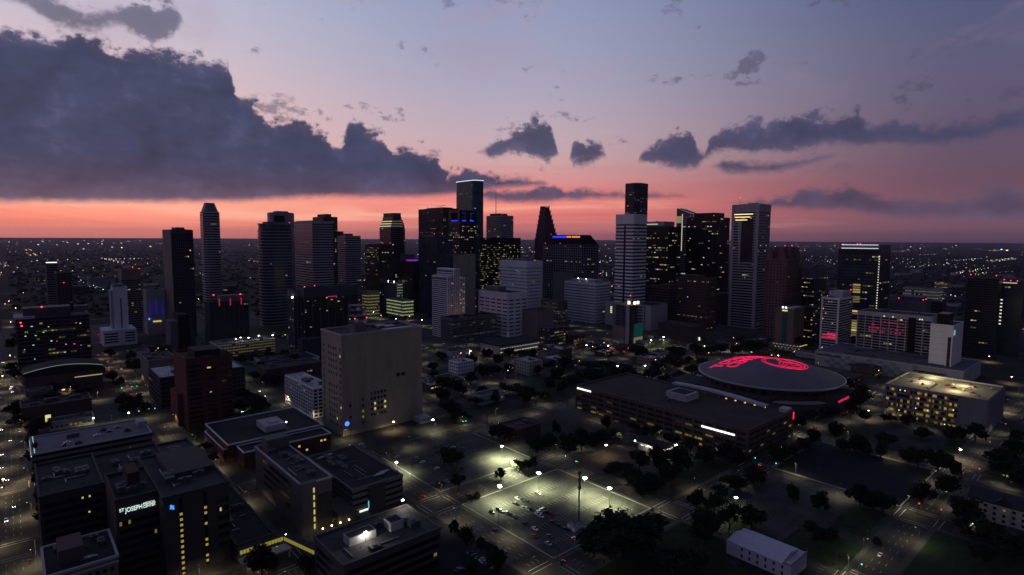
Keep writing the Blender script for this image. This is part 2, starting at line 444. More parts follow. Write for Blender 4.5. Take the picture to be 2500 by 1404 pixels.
def skin(root, poly, z0, z1, body=GLASS, wall=None, fl=5.0, band=0.42, bay=0.0, pier=0.0, proud=0.35, lit=0.05, cols=WARM, bright=0.5, run=0.55,
         litbay=3.6, top=0.0, rows=None, rng=None, name='body', dark_sides=True, even=False):
    """one storey stack: glass body, proud spandrel bands, proud piers, lit panes"""
    rng = rng or random.Random(int(z1 * 7 + len(poly)))
    root = MB().prism(poly, z0, z1).build(name, body, root)
    n = max(1, int(round((z1 - z0 - top) / fl))); fh = (z1 - z0 - top) / n
    if wall is not None and band > 0:
        b = MB(); op = offset(poly, proud)
        for i in range(n): b.prism(op, z0 + i * fh, z0 + i * fh + fh * band)
        if top: b.prism(op, z1 - top, z1)
        b.build('spandrel_band', wall, root, 'stuff')
    if wall is not None and pier > 0:
        b = MB(); k = len(poly)
        for i in range(k):
            p, q = Vector(poly[i]), Vector(poly[(i + 1) % k]); L = (q - p).length
            if L < bay * 0.8: continue
            e = (q - p) / L; nn = Vector((e.y, -e.x)); m = max(1, int(round(L / bay)))
            for j in range(m + 1):
                c = p + e * (L * j / m); a0, a1 = c - e * pier / 2, c + e * pier / 2
                pd = proud + 0.12
                b.prism([tuple(a0 - nn * 0.2), tuple(a0 + nn * pd), tuple(a1 + nn * pd), tuple(a1 - nn * 0.2)][::-1], z0, z1)
        b.build('pier', wall, root, 'stuff')
    if lit > 0:
        b = MB(); k = len(poly); zb = max(band, 0.12)
        for i in range(k):
            p, q = Vector(poly[i]), Vector(poly[(i + 1) % k]); L = (q - p).length
            e = (q - p) / max(1e-6, L); nn = Vector((e.y, -e.x))
            if dark_sides and nn.x + nn.y > 0.75: continue
            m = max(1, int(round(L / litbay))); w = L / m
            for r in range(n):
                pr = lit if even else lit * .62 * (rows(r / n) if rows else rng.choice((0, 0, 0.15, 0.4, 0.8, 1.2, 4.0)))
                on = False
                for j in range(m):
                    on = rng.random() < (pr if not on else max(pr, run))
                    if not on: continue
                    c = rng.choice(cols); s = bright * rng.uniform(.7, 1.1) if even else bright * rng.choice((0.12, 0.18, 0.25, 0.35, 0.5, 0.8, 1.3))
                    a0, a1 = p + e * (w * (j + 0.1)) + nn * 0.07, p + e * (w * (j + 0.9)) + nn * 0.07
                    za, zc = z0 + r * fh + fh * (zb + 0.10), z0 + r * fh + fh * min(.92, zb + .48)
                    b.face([(a0.x, a0.y, za), (a1.x, a1.y, za), (a1.x, a1.y, zc), (a0.x, a0.y, zc)], (c[0] * s, c[1] * s, c[2] * s, 1))
        b.build('lit_window', LIT, root, 'stuff')
    return n, fh

def roof_top(root, poly, z, wall, roof=ROOF, parapet=1.2, plant=2, rng=None, box=None):
    """roof deck, parapet and rooftop machinery"""
    rng = rng or random.Random(int(z * 13))
    inner = offset(poly, -0.5)
    deck = MB().prism(inner, z + 0.004, z + 0.12).build('roof_deck', roof, root)
    b = MB(); k = len(poly); op = offset(poly, 0.42)
    for i in range(k):
        j = (i + 1) % k
        b.prism([op[i], op[j], inner[j], inner[i]], z - 0.05, z + parapet)
    b.build('parapet', wall, root)
    xs, ys = [p[0] for p in poly], [p[1] for p in poly]
    w, d = max(xs) - min(xs), max(ys) - min(ys); x0, y0 = min(xs), min(ys)
    if box:
        for (fx0, fx1, fy0, fy1, hh, mm) in box:
            MB().box(x0 + w * fx0, x0 + w * fx1, y0 + d * fy0, y0 + d * fy1, z + 0.1, z + hh).build('penthouse', mm, root)
    for i in range(plant if w * d < 900 else plant + int(w * d / 700)):
        pw, pd_, ph = rng.uniform(2, 0.14 * w + 2.2), rng.uniform(2, 0.14 * d + 2.2), rng.uniform(1.2, 2.8)
        px, py = x0 + rng.uniform(0.14, 0.86) * w, y0 + rng.uniform(0.14, 0.86) * d
        m_ = MB().box(px - pw / 2, px + pw / 2, py - pd_ / 2, py + pd_ / 2, z + 0.1, z + ph)
        m_.tube((px, py, z + ph - 0.05), (px, py, z + ph + 0.5), min(pw, pd_) * 0.3, n=8)
        m_.build('rooftop_unit', PLANT, deck)

    if plant and w * d > 250:
        m_ = MB()
        for i in range(2 + int(w * d / 500)):
            px, py = x0 + rng.uniform(.12, .6) * w, y0 + rng.uniform(.12, .6) * d; ln = rng.uniform(.15, .3)
            if rng.random() < .5: m_.box(px, px + w * ln, py, py + .5, z + .3, z + .75)
            else: m_.box(px, px + .5, py, py + d * ln, z + .3, z + .75)
        m_.build('duct', METAL, deck, 'stuff')
        m_ = MB()
        for i in range(3 + int(w * d / 250)):
            px, py = x0 + rng.uniform(.08, .92) * w, y0 + rng.uniform(.08, .92) * d
            m_.tube((px, py, z + .1), (px, py, z + rng.uniform(.7, 1.4)), rng.uniform(.15, .4), n=6)
        m_.build('roof_vent', PLANT, deck, 'stuff')

def beacons(root, pts, r=0.7):
    for p in pts:
        MB().ball(p, r, 6, 4).build('beacon', RED_L, root)

def mast(root, x, y, z0, z1, r=0.9, tip=True):
    m_ = MB().tube((x, y, z0), (x, y, z0 + (z1 - z0) * 0.45), r, r * 0.7, 6).tube((x, y, z0 + (z1 - z0) * 0.45), (x, y, z1), r * 0.55, r * 0.25, 6)
    m_.build('antenna', METAL, root)
    if tip: beacons(root, [(x, y, z1 + 0.6)], 0.9)

# ------------------------------------------------------------------ unprojected from image pixels: footprints (x0, x1, y0, y1, height) in metres, tree and lamp positions
GEO = {
    'kbr': (200.8, 231.4, 1055.5, 1119.3, 175.0),
    'pyramid': (294.3, 324.6, 1248.5, 1284.5, 211.2),
    'ban_round': (351.9, 409.9, 1084.5, 1128.5, 189.1),
    'silver_round': (439.7, 496.3, 1296.8, 1340.8, 218.3),
    'banded_slab': (455.7, 497.8, 1113.4, 1207.6, 195.8),
    'brown_step': (578.9, 613.2, 1345.0, 1408.9, 213.6),
    'brown_step_lo': (580.0, 613.1, 1325.7, 1365.7, 181.1),
    'banded_small': (565.4, 601.7, 1200.2, 1240.2, 167.5),
    'domed': (712.8, 753.0, 1248.5, 1328.9, 189.3),
    'brown_lit': (637.0, 669.4, 1181.0, 1246.4, 148.5),
    'enterprise': (820.4, 865.4, 1190.6, 1303.8, 238.0),
    'wells': (919.1, 947.5, 1190.6, 1281.0, 314.3),
    'loggia': (785.9, 834.6, 1074.8, 1118.7, 228.9),
    'glass_mid': (657.7, 697.7, 978.3, 1046.2, 166.6),
    'beige_blank': (691.0, 757.4, 978.3, 1009.6, 129.6),
    'white_res': (537.6, 571.6, 766.0, 813.8, 104.7),
    'dark_purple': (662.8, 696.3, 1074.8, 1140.7, 112.4),
    'yellow_lit': (872.8, 922.8, 1016.9, 1109.3, 164.9),
    'shell': (1006.9, 1052.7, 1190.6, 1250.5, 225.4),
    'gable_step': (1042.0, 1090.3, 1055.5, 1092.1, 167.6),
    'sign_dark': (999.9, 1061.0, 891.4, 1016.9, 150.8),
    'white_tall': (738.7, 778.7, 794.9, 874.2, 121.2),
    'white_low': (621.6, 665.2, 714.7, 791.6, 73.5),
    'banded_white': (856.7, 901.7, 725.5, 808.3, 77.9),
    'white_tower': (869.2, 909.7, 648.5, 689.2, 209.7),
    'chase': (1297.5, 1346.3, 959.0, 989.1, 316.7),
    'black_mid': (1015.1, 1060.1, 670.6, 732.7, 189.2),
    'grey_back': (1130.9, 1170.9, 758.3, 828.4, 204.2),
    'angled_glass': (1208.1, 1248.1, 736.9, 776.3, 221.8),
    'black_right': (1092.3, 1137.3, 603.6, 676.7, 208.9),
    'lyb': (1034.4, 1079.4, 492.3, 545.0, 229.2),
    'hotel_brown': (943.6, 973.6, 538.2, 604.7, 94.4),
    'brown_bands': (923.7, 953.7, 603.9, 662.6, 74.7),
    'round_bands': (1034.0, 1072.4, 546.4, 576.1, 60.2),
    'gabled_brown': (957.2, 1016.5, 407.4, 439.8, 133.5),
    'frame_dark': (1011.5, 1057.1, 382.5, 403.5, 116.8),
    'hess': (976.5, 1026.9, 278.9, 336.1, 151.7),
    'hilton': (887.5, 969.0, 300.5, 324.6, 81.6),
    'hotel_slab': (874.6, 919.0, 187.7, 272.5, 67.9),
    'white_slab': (819.3, 906.2, 155.4, 177.0, 66.2),
    'slender_brown': (888.4, 927.2, 363.4, 391.1, 59.5),
    'podium': (798.5, 831.3, 139.3, 296.6, 18.2),
    'garage_right': (620.0, 710.7, 89.7, 166.8, 28.9),
    'far_hotel': (1314.2, 1344.2, 275.5, 332.8, 72.7),
    'right_dark': (1024.8, 1045.9, 147.5, 182.6, 115.4),
    'right_dark2': (1073.0, 1189.9, 127.4, 151.3, 107.0),
    'grey_mid_right': (1015.1, 1045.1, 226.7, 265.7, 75.7),
    'brown_mid_right': (1092.3, 1117.3, 223.6, 241.7, 67.5),
    'brown_left': (55.6, 73.3, 1103.8, 1143.8, 108.1),
    'lit_top_small': (61.1, 79.2, 1538.0, 1568.0, 109.4),
    'tan_bands': (146.1, 172.8, 1171.3, 1211.3, 107.1),
    'white_slender': (118.5, 136.7, 1050.0, 1072.0, 86.7),
    'white_podium': (103.9, 142.5, 1031.9, 1081.9, 27.7),
    'blue_lit': (170.9, 198.1, 1113.4, 1143.4, 76.2),
    'glass_office': (4.6, 76.6, 917.9, 962.9, 74.9),
    'residential_red': (210.1, 262.5, 881.8, 905.8, 72.1),
    'black_prism': (177.3, 195.1, 930.4, 970.4, 51.2),
    'dark_res': (315.1, 396.6, 804.6, 828.6, 92.6),
    'frame_wing': (303.4, 318.7, 814.2, 836.2, 87.9),
    'lit_garage_a': (562.1, 589.5, 1094.1, 1118.0, 51.7),
    'lit_garage_b': (648.7, 682.3, 1123.0, 1205.3, 61.9),
    'lit_garage_c': (609.1, 634.5, 1031.1, 1099.0, 34.1),
    'long_garage': (207.0, 282.1, 831.5, 871.5, 19.4),
    'lit_small': (311.0, 318.2, 831.1, 851.1, 17.6),
    'navy_block': (297.1, 325.9, 767.8, 787.8, 24.4),
    'att': (202.0, 279.0, 440.0, 480.0, 84.4),
    'red_tower': (108.9, 145.3, 539.0, 586.1, 60.2),
    'red_annex': (106.3, 113.3, 558.1, 601.6, 28.5),
    'white_roof_near': (103.9, 179.4, 623.3, 681.5, 29.9),
    'beige_lit': (110.6, 138.6, 726.8, 777.7, 27.9),
    'slab_hosp': (116.1, 133.9, 307.9, 386.0, 27.3),
    'dark_garage': (146.1, 179.8, 307.1, 374.5, 15.8),
    'white_roof_left': (6.0, 75.9, 499.4, 543.4, 16.1),
    'low_left': (2.5, 51.9, 643.6, 669.6, 15.2),
    'curved_dark': (6.5, 73.6, 761.5, 801.5, 29.8),
    'garage_arena': (409.2, 489.6, 196.2, 369.9, 22.4),
    'canopy': (364.1, 381.1, 239.0, 265.7, 6.4),
    'low_dark_mid': (305.7, 332.8, 339.7, 360.4, 8.3),
    'u_roof': (203.0, 221.0, 503.3, 572.3, 26.6),
    'low_a': (234.3, 300.8, 722.3, 785.5, 8.2),
    'low_b': (213.2, 277.5, 661.3, 692.3, 14.6),
    'orange_roof': (520.6, 609.2, 730.2, 762.9, 39.0),
    'lit_low': (515.3, 597.6, 610.8, 653.7, 12.9),
    'beige_block': (653.7, 692.2, 678.0, 714.2, 44.5),
    'black_lit': (618.0, 653.4, 613.7, 638.0, 27.3),
    'construct': (723.6, 765.2, 543.8, 575.9, 60.6),
    'grey_wide': (864.3, 915.8, 602.0, 707.2, 44.8),
    'brown_podium': (813.6, 853.1, 487.5, 552.5, 25.1),
    'brick_low': (562.6, 584.0, 535.6, 581.5, 12.5),
    'flat_white': (520.5, 547.3, 493.8, 530.1, 9.5),
    'beige_cube': (465.0, 485.6, 495.2, 521.1, 16.0),
    'white_cube': (404.3, 427.4, 557.0, 575.0, 13.1),
    'shed': (334.0, 354.2, 509.3, 527.1, 6.3),
    'lit_mid': (753.4, 778.4, 727.4, 770.3, 50.4),
    'grey_blank': (889.1, 919.1, 814.2, 874.3, 92.2),
    'fore_right': (106.0, 158.0, 233.0, 266.0, 18.0),
    'sign_block': (32.5, 50.0, 318.0, 356.0, 40.0),
    'sign_wing': (50.0, 79.0, 307.0, 372.0, 40.0),
    'back_wing': (6.0, 32.5, 366.0, 420.0, 33.0),
    'mid_wing': (32.5, 66.0, 372.0, 425.0, 30.0),
    'east_wing': (66.0, 88.0, 376.0, 440.0, 24.0),
    'cream_old': (5.0, 30.0, 296.0, 326.0, 24.0),
    'low_link': (80.0, 98.0, 300.0, 376.0, 9.0),
    'white_house': (277.0, 296.0, 109.0, 142.0, 7.5),
    'cream_hotel': (428.0, 446.0, 14.0, 68.0, 11.0),
    'brick_hosp': (114.0, 186.0, 424.0, 505.0, 13.0),
}
TREES = {
    'at the bottom edge below the lit car park': [(221.3, 185.4, 19.2), (222.0, 172.5, 22.7), (240.7, 173.8, 21.6), (254.1, 172.9, 17.8), (242.3, 194.4, 16.0), (239.3, 150.5, 20.3), (251.7, 146.7, 16.5), (254.6, 189.7, 13.9)],
    'around the lit concrete lot at the lower right': [(293.1, 162.6, 14.1), (315.0, 169.8, 14.9), (276.0, 154.0, 15.6), (298.5, 151.8, 13.9), (312.7, 145.7, 14.1), (308.8, 178.6, 10.0), (336.0, 177.3, 10.5), (354.5, 177.2, 13.6), (366.9, 170.7, 13.7), (365.1, 144.6, 10.4)],
    'by the dark lawn left of the arena garage': [(311.9, 244.1, 14.4), (306.0, 227.2, 16.5), (298.0, 209.9, 15.7), (311.6, 210.0, 13.4), (325.2, 206.5, 13.7), (342.1, 227.6, 17.6), (353.3, 218.1, 20.5), (380.4, 214.6, 21.3), (399.5, 208.7, 18.6), (391.6, 194.9, 17.9), (331.0, 237.2, 14.6)],
    'between the brown shed and the lit car park': [(296.2, 358.0, 17.0), (296.9, 344.7, 13.4), (299.9, 310.3, 12.7), (310.2, 307.2, 16.0), (273.2, 286.7, 11.7), (316.1, 290.9, 14.1), (329.7, 290.5, 14.4), (341.2, 289.9, 13.0), (352.3, 288.8, 13.2), (365.1, 286.5, 11.7), (333.7, 323.5, 10.2)],
    'along the foot of the arena garage': [(385.5, 311.7, 10.0), (394.2, 287.7, 10.5), (394.0, 277.1, 10.3), (392.3, 265.8, 10.8), (389.6, 248.5, 11.1), (385.3, 229.5, 10.7)],
    'between the dome and the open-deck garage': [(602.9, 194.6, 17.9), (637.9, 197.6, 20.8), (671.7, 202.6, 21.7), (616.0, 185.1, 16.0), (546.0, 201.8, 15.0), (569.2, 197.9, 17.3), (515.8, 202.2, 16.2), (579.4, 170.3, 8.2), (593.8, 158.0, 7.5), (595.4, 153.6, 7.4), (593.4, 140.4, 10.9), (604.8, 124.9, 7.2), (674.3, 217.4, 17.7)],
    'round the dark empty lot at the right': [(413.3, 176.3, 11.9), (433.8, 179.3, 12.4), (463.4, 176.2, 12.9), (477.8, 175.6, 11.5), (496.7, 165.5, 13.3), (486.9, 156.1, 12.9), (489.4, 148.2, 12.8), (489.5, 142.5, 12.7), (491.6, 132.0, 14.0), (523.2, 136.8, 14.8), (565.3, 123.2, 12.0), (499.2, 118.0, 10.8), (487.9, 107.5, 14.9), (494.7, 96.8, 13.3), (490.5, 86.4, 11.5), (450.3, 82.9, 13.3), (424.1, 90.1, 15.5), (391.5, 114.6, 12.8), (391.2, 107.7, 15.1), (389.9, 101.8, 14.9), (576.5, 106.0, 13.5), (589.7, 92.2, 13.5)],
    'at the right edge beyond the dark lot': [(538.4, 69.1, 18.0), (566.2, 66.0, 18.7), (514.6, 61.2, 17.1), (503.5, 53.4, 16.5), (615.6, 70.1, 16.9)],
    'in the gardens at the bottom right': [(363.4, 128.1, 12.5), (319.5, 113.7, 11.1), (332.3, 112.2, 9.1), (397.2, 60.8, 16.1), (396.5, 50.0, 17.9), (411.2, 67.1, 14.4), (387.3, 42.0, 19.3), (368.5, 50.7, 12.6), (343.4, 91.5, 4.4)],
    'on the left avenue beside the hospital': [(2.7, 513.9, 11.4), (2.8, 548.3, 11.6), (2.0, 435.9, 11.0), (0.6, 405.8, 10.2), (3.6, 470.7, 10.5)],
    'further up the left avenue': [(-0.3, 675.8, 14.8), (1.5, 644.5, 14.2), (-1.8, 923.3, 15.1), (0.6, 867.5, 16.6), (-0.6, 1090.3, 14.8), (4.9, 1184.9, 16.1)],
    'along the street left of the red brick tower': [(99.9, 943.0, 14.0), (85.1, 748.2, 13.5), (83.8, 784.9, 14.1), (110.7, 820.4, 17.5), (116.7, 894.6, 16.3), (77.9, 663.0, 14.0), (84.1, 635.0, 13.6), (88.7, 611.2, 11.3), (77.9, 561.4, 10.4), (76.2, 625.0, 13.3), (50.7, 704.6, 16.4), (44.2, 682.7, 15.8), (17.8, 714.0, 20.0), (31.5, 679.6, 19.4), (11.9, 611.0, 13.7)],
    'between the red brick tower and the windowless block': [(160.4, 570.2, 19.5), (171.2, 574.9, 21.9), (172.2, 551.8, 15.4), (213.8, 663.2, 18.6), (215.2, 638.4, 18.1), (169.7, 588.8, 16.2), (107.5, 474.8, 7.9), (105.5, 447.0, 9.0)],
    'to the right of the windowless block': [(298.0, 422.2, 22.5), (299.5, 405.4, 18.4), (315.8, 464.9, 20.3), (349.6, 487.6, 17.4), (356.9, 481.5, 13.1), (339.4, 437.7, 12.1), (389.4, 453.9, 19.6), (397.9, 440.5, 17.3), (397.2, 420.9, 16.9), (405.3, 408.1, 14.7), (377.6, 408.9, 14.2)],
    'in the small park left of the dome': [(474.6, 438.5, 23.4), (498.3, 440.9, 24.0), (500.5, 424.0, 28.3), (511.4, 414.9, 23.6), (537.3, 462.1, 25.5), (556.0, 458.1, 25.8), (552.2, 435.5, 25.1), (572.6, 432.5, 25.5), (550.0, 397.4, 19.2), (561.1, 388.0, 21.7), (565.5, 374.2, 19.0), (533.1, 396.5, 18.9), (600.2, 409.4, 20.4), (526.9, 601.2, 23.2), (532.7, 581.8, 22.9), (534.3, 562.7, 16.9), (467.9, 451.5, 18.9)],
    'near the foot of the brown hotel': [(658.5, 476.8, 23.0), (646.8, 448.1, 22.1), (668.2, 430.2, 27.7), (700.5, 438.1, 28.7), (718.3, 423.3, 23.0), (758.2, 427.3, 23.8), (772.1, 415.8, 23.8), (774.7, 398.3, 17.6), (834.9, 403.7, 24.7), (829.8, 387.5, 24.3), (860.9, 429.8, 19.3), (902.0, 352.1, 24.9), (947.7, 357.9, 25.9)],
    'in a row below the glass office': [(22.0, 1008.0, 13.4), (32.2, 992.4, 13.3), (42.4, 980.4, 13.3), (55.4, 976.6, 14.5), (68.2, 969.4, 13.4), (77.2, 969.0, 12.4)],
    'in front of the long parking deck': [(221.7, 780.9, 13.8), (232.2, 778.6, 13.9), (243.9, 778.4, 14.1), (256.5, 784.5, 14.3), (211.6, 780.0, 12.6)],
    'beside the curved-roof hall': [(16.9, 783.7, 15.7), (29.0, 752.5, 14.5), (42.8, 755.4, 15.6), (60.7, 780.4, 15.5), (71.5, 795.3, 14.0)],
    'beyond the low sheds': [(275.3, 768.8, 14.3), (276.0, 741.8, 15.0), (230.4, 728.4, 13.2), (281.1, 700.5, 12.4), (206.2, 681.8, 14.1)],
    'scattered over the bare lots in the middle': [(354.4, 509.6, 16.2), (385.6, 506.3, 13.9), (413.9, 519.6, 16.4), (436.1, 527.6, 14.9), (442.6, 508.6, 13.7), (475.4, 522.8, 17.4), (476.1, 494.0, 14.9), (504.9, 498.0, 13.4), (527.0, 494.3, 17.7), (368.2, 465.6, 12.1), (360.5, 432.7, 11.5), (434.3, 431.1, 13.3), (438.5, 416.7, 13.2), (364.3, 548.7, 16.1), (393.1, 591.8, 15.3), (435.2, 571.3, 13.5), (435.2, 635.2, 16.6), (481.9, 596.1, 16.7), (476.3, 567.8, 14.0)],
    'behind the arena garage': [(529.5, 339.8, 15.0), (530.3, 361.1, 15.4), (527.2, 375.2, 13.8), (583.6, 364.0, 16.3), (622.0, 371.3, 17.0), (625.8, 396.6, 15.5), (669.4, 406.1, 18.4), (686.2, 392.1, 16.3)],
    'in the hospital yard by the skybridge': [(86.1, 282.0, 14.1), (90.7, 281.2, 10.1), (103.5, 266.9, 9.1)],
    'along the staff car park at the bottom': [(179.0, 250.1, 6.8), (177.8, 237.1, 8.8), (179.9, 227.3, 6.5), (180.3, 219.3, 8.5), (174.9, 207.0, 12.2), (166.5, 217.1, 6.1)],
    'in the dim car park behind the lit one': [(236.5, 332.8, 15.5), (214.3, 275.1, 5.2), (210.0, 275.8, 5.1), (214.5, 295.0, 9.7), (206.5, 306.8, 7.6), (246.1, 289.9, 7.9), (263.6, 288.3, 8.1)],
}
LOT_CARS = [(235.6, 260.6), (236.0, 257.6), (236.9, 252.6), (229.6, 256.1), (229.6, 249.3), (230.4, 246.6), (231.4, 244.9), (211.6, 257.2), (217.0, 257.3), (216.8, 254.7), (217.7, 250.2), (217.8, 247.2), (218.2, 244.5), (250.4, 257.6), (230.6, 237.5), (233.3, 238.6), (236.3, 239.2), (238.2, 239.1), (236.6, 234.9), (230.3, 234.2), (236.9, 233.1), (230.8, 224.4), (230.7, 219.0), (230.8, 213.6), (217.3, 233.0), (217.5, 225.8), (211.7, 220.2), (218.1, 214.6), (211.9, 209.5)]
DIM_CARS = [(204.9, 413.0), (204.5, 407.2), (219.3, 416.7), (246.7, 370.5), (255.8, 359.3), (261.2, 352.7), (213.4, 371.5), (223.3, 360.0), (216.7, 355.2), (222.1, 350.0), (223.5, 333.7), (237.0, 322.1), (216.3, 310.9), (205.4, 313.0), (272.8, 301.3), (237.2, 334.7)]
STAFF_CARS = [(174.2, 229.7), (174.5, 226.5), (175.0, 223.6), (175.4, 220.7), (174.9, 218.2), (175.1, 215.6), (175.2, 211.0), (160.7, 221.6), (161.3, 220.4)]
LAMPS = [(223.4, 263.9, 11, 0), (255.8, 262.5, 11, 0), (273.1, 237.4, 11, 0), (273.1, 217.3, 11, 0), (196.5, 343.6, 9, 0), (270.5, 317.3, 10, 0), (258.1, 291.8, 9, 0), (268.2, 406.2, 9, 0), (241.3, 425.9, 8, 1), (334.1, 269.9, 9, 1), (326.7, 162.6, 8, 0), (463.4, 646.0, 10, 0), (454.9, 626.7, 10, 0), (473.4, 622.5, 10, 1), (629.3, 548.4, 10, 0), (651.3, 526.0, 10, 0), (555.9, 433.6, 10, 0), (581.8, 411.9, 10, 0), (562.0, 1068.5, 12, 0), (548.8, 954.6, 12, 0), (577.7, 909.9, 12, 0), (767.3, 510.0, 12, 0), (727.6, 505.2, 12, 0), (673.5, 371.8, 9, 0), (797.8, 419.8, 9, 0), (529.3, 90.8, 9, 1), (345.3, 1542.6, 14, 1), (28.4, 1963.5, 16, 1), (1000.9, 148.3, 8, 1), (376.9, 236.9, 8, 0), (74.1, 597.0, 9, 0), (48.9, 598.6, 9, 0), (99.6, 457.3, 8, 1), (98.9, 434.3, 8, 1), (5.2, 674.8, 9, 1), (-9.0, 486.1, 8, 1), (-8.1, 1746.3, 9, 1), (-0.8, 1817.4, 9, 1), (9.2, 1633.1, 9, 1), (6.8, 1466.6, 9, 1), (-0.3, 1373.5, 9, 1), (-3.3, 986.6, 9, 1), (-10.2, 846.4, 9, 1), (16.7, 1261.4, 9, 0), (34.0, 928.1, 7, 0), (50.4, 927.4, 7, 0), (61.3, 931.6, 7, 0), (38.3, 762.3, 6, 1), (43.6, 753.5, 6, 1), (127.7, 889.3, 6, 0), (134.9, 890.3, 6, 0), (152.7, 896.9, 6, 0), (249.9, 788.1, 7, 1), (261.7, 799.7, 7, 1), (163.7, 568.1, 7, 1), (242.7, 678.9, 7, 1), (563.6, 1040.5, 8, 1), (602.0, 993.5, 8, 1), (584.3, 878.8, 8, 1), (441.1, 506.9, 8, 1), (550.8, 516.9, 8, 1), (650.6, 406.7, 8, 1), (767.2, 439.4, 8, 1), (782.2, 337.9, 8, 1), (590.6, 170.7, 8, 1), (869.1, 107.2, 8, 1), (715.9, 95.7, 8, 1)]
SIGNALS = [(84.3, 719.4, 'g'), (93.3, 718.4, 'g'), (97.6, 717.1, 'g'), (92.6, 614.2, 'g'), (96.6, 612.5, 'g'), (83.8, 611.7, 'g'), (405.2, 188.6, 'g'), (406.8, 174.0, 'g'), (294.8, 394.8, 'g'), (292.2, 395.5, 'g'), (309.7, 88.7, 'g'), (506.3, 85.8, 'r'), (408.7, 88.3, 'r'), (409.2, 77.4, 'r'), (302.0, 282.1, 'g'), (300.4, 270.1, 'g'), (400.8, 271.9, 'g'), (504.7, 75.6, 'r'), (329.4, 977.0, 'g')]
TAIL_CARS = [(96.9, 967.1), (102.5, 966.1), (88.5, 966.8), (92.0, 905.5), (98.5, 903.4), (86.7, 849.0), (99.8, 846.7), (103.4, 835.0), (88.8, 790.7), (95.1, 790.5), (89.2, 777.9), (92.4, 746.6), (90.4, 704.7), (102.0, 1076.9), (107.6, 1170.0), (545.6, 175.3), (525.5, 193.9), (524.7, 93.1)]
HEAD_CARS = [(-5.4, 605.3), (-10.3, 570.1), (-10.4, 537.5), (-7.4, 507.4), (-10.7, 495.0), (-4.5, 453.9), (-8.1, 433.4), (-10.7, 643.7), (-4.3, 812.5), (-10.2, 991.0), (-3.2, 822.8), (-2.8, 796.0), (187.7, 624.5), (195.4, 630.7), (193.3, 607.4), (159.6, 567.4)]
MOVING = [(190.4, 301.6), (215.9, 283.5), (204.3, 192.6), (226.8, 203.2)]
ARENA = (600.0, 268.0, 70.0)
EMBLEM = (4.0, -14.0)
MAST = (241.0, 213.7)

# ------------------------------------------------------------------ ground, streets, blocks
def gmat():
    """land out to the horizon: dark tree cover, paler lots and roofs too far away to tell apart"""
    m = bpy.data.materials.new('far_land'); m.use_nodes = True
    t = m.node_tree; b = t.nodes['Principled BSDF']
    pos = N(t, t.nodes.new('ShaderNodeNewGeometry').outputs['Position'])
    n1 = noise(t, pos, 0.0035, 6, 0.6); n2 = noise(t, pos, 0.022, 5, 0.6)
    v = t.nodes.new('ShaderNodeTexVoronoi'); v.inputs['Scale'].default_value = 0.017; t.links.new(pos.s, v.inputs['Vector'])
    vc = N(t, v.outputs['Color'])
    sp = t.nodes.new('ShaderNodeSeparateColor'); t.links.new(vc.s, sp.inputs[0])
    green = mixc(t, n2.smooth(.35, .65), (.003, .004, .004, 1), (.006, .008, .007, 1))
    lots = mixc(t, N(t, sp.outputs[1]), (.006, .006, .010, 1), (.026, .026, .036, 1))
    f = (N(t, sp.outputs[0]).smooth(.62, .66)) * n1.smooth(.42, .55)
    col = mixc(t, f, green, lots)
    t.links.new(col.s, b.inputs['Base Color']); b.inputs['Roughness'].default_value = .95; b.inputs['Specular IOR Level'].default_value = .1
    return m

def flat(name, rects, z, m, kind='structure'):
    b = MB()
    for x0, x1, y0, y1 in rects: b.face([(x0, y0, z), (x1, y0, z), (x1, y1, z), (x0, y1, z)])
    o = b.build(name, m); o['kind'] = kind
    return o

flat('ground', [(-60000, 60000, -60000, 60000)], 0.0, gmat())

def asphalt(name, base, patch, wear=0.5, stain=None):
    m = bpy.data.materials.new(name); m.use_nodes = True
    t = m.node_tree; b = t.nodes['Principled BSDF']
    pos = N(t, t.nodes.new('ShaderNodeNewGeometry').outputs['Position'])
    n1 = noise(t, pos, 0.06, 7, 0.65, 0.6); n2 = noise(t, pos, 0.7, 4, 0.6); n3 = noise(t, pos, 0.018, 4, .5)
    col = mixc(t, (n1 * .65 + n2 * .35).smooth(.40, .60), base + (1,), patch + (1,))
    col = mixc(t, n3.smooth(.52, .66) * wear, col, tuple(c * 1.7 for c in patch) + (1,))
    # tar patches and oil stains
    vo = t.nodes.new('ShaderNodeTexVoronoi'); vo.inputs['Scale'].default_value = .13; t.links.new(pos.s, vo.inputs['Vector'])
    col = mixc(t, N(t, vo.outputs['Distance']).smooth(.16, .08) * .6, col, tuple(c * .35 for c in base) + (1,))
    t.links.new(col.s, b.inputs['Base Color']); b.inputs['Roughness'].default_value = .9; b.inputs['Specular IOR Level'].default_value = .2
    return m
ROAD = asphalt('road_asphalt', (.030, .029, .027), (.058, .055, .050))
LOT_D = asphalt('dark_asphalt', (.011, .011, .015), (.019, .019, .024), .4)
LOT = asphalt('car_park_asphalt', (.045, .045, .038), (.085, .083, .070), .6)
CONC = asphalt('concrete_paving', (.028, .027, .026), (.058, .056, .053), .5)
DIRT = asphalt('bare_lot', (.020, .018, .016), (.044, .039, .034), .8)
PAVE = mat('pavement', (.060, .058, .053), .9, .25, .3)
GRASS = mat('grass', (.011, .028, .006), .95, .5, .2)
PAINT = mat('road_paint', (.42, .41, .37), .7, .3, .8)

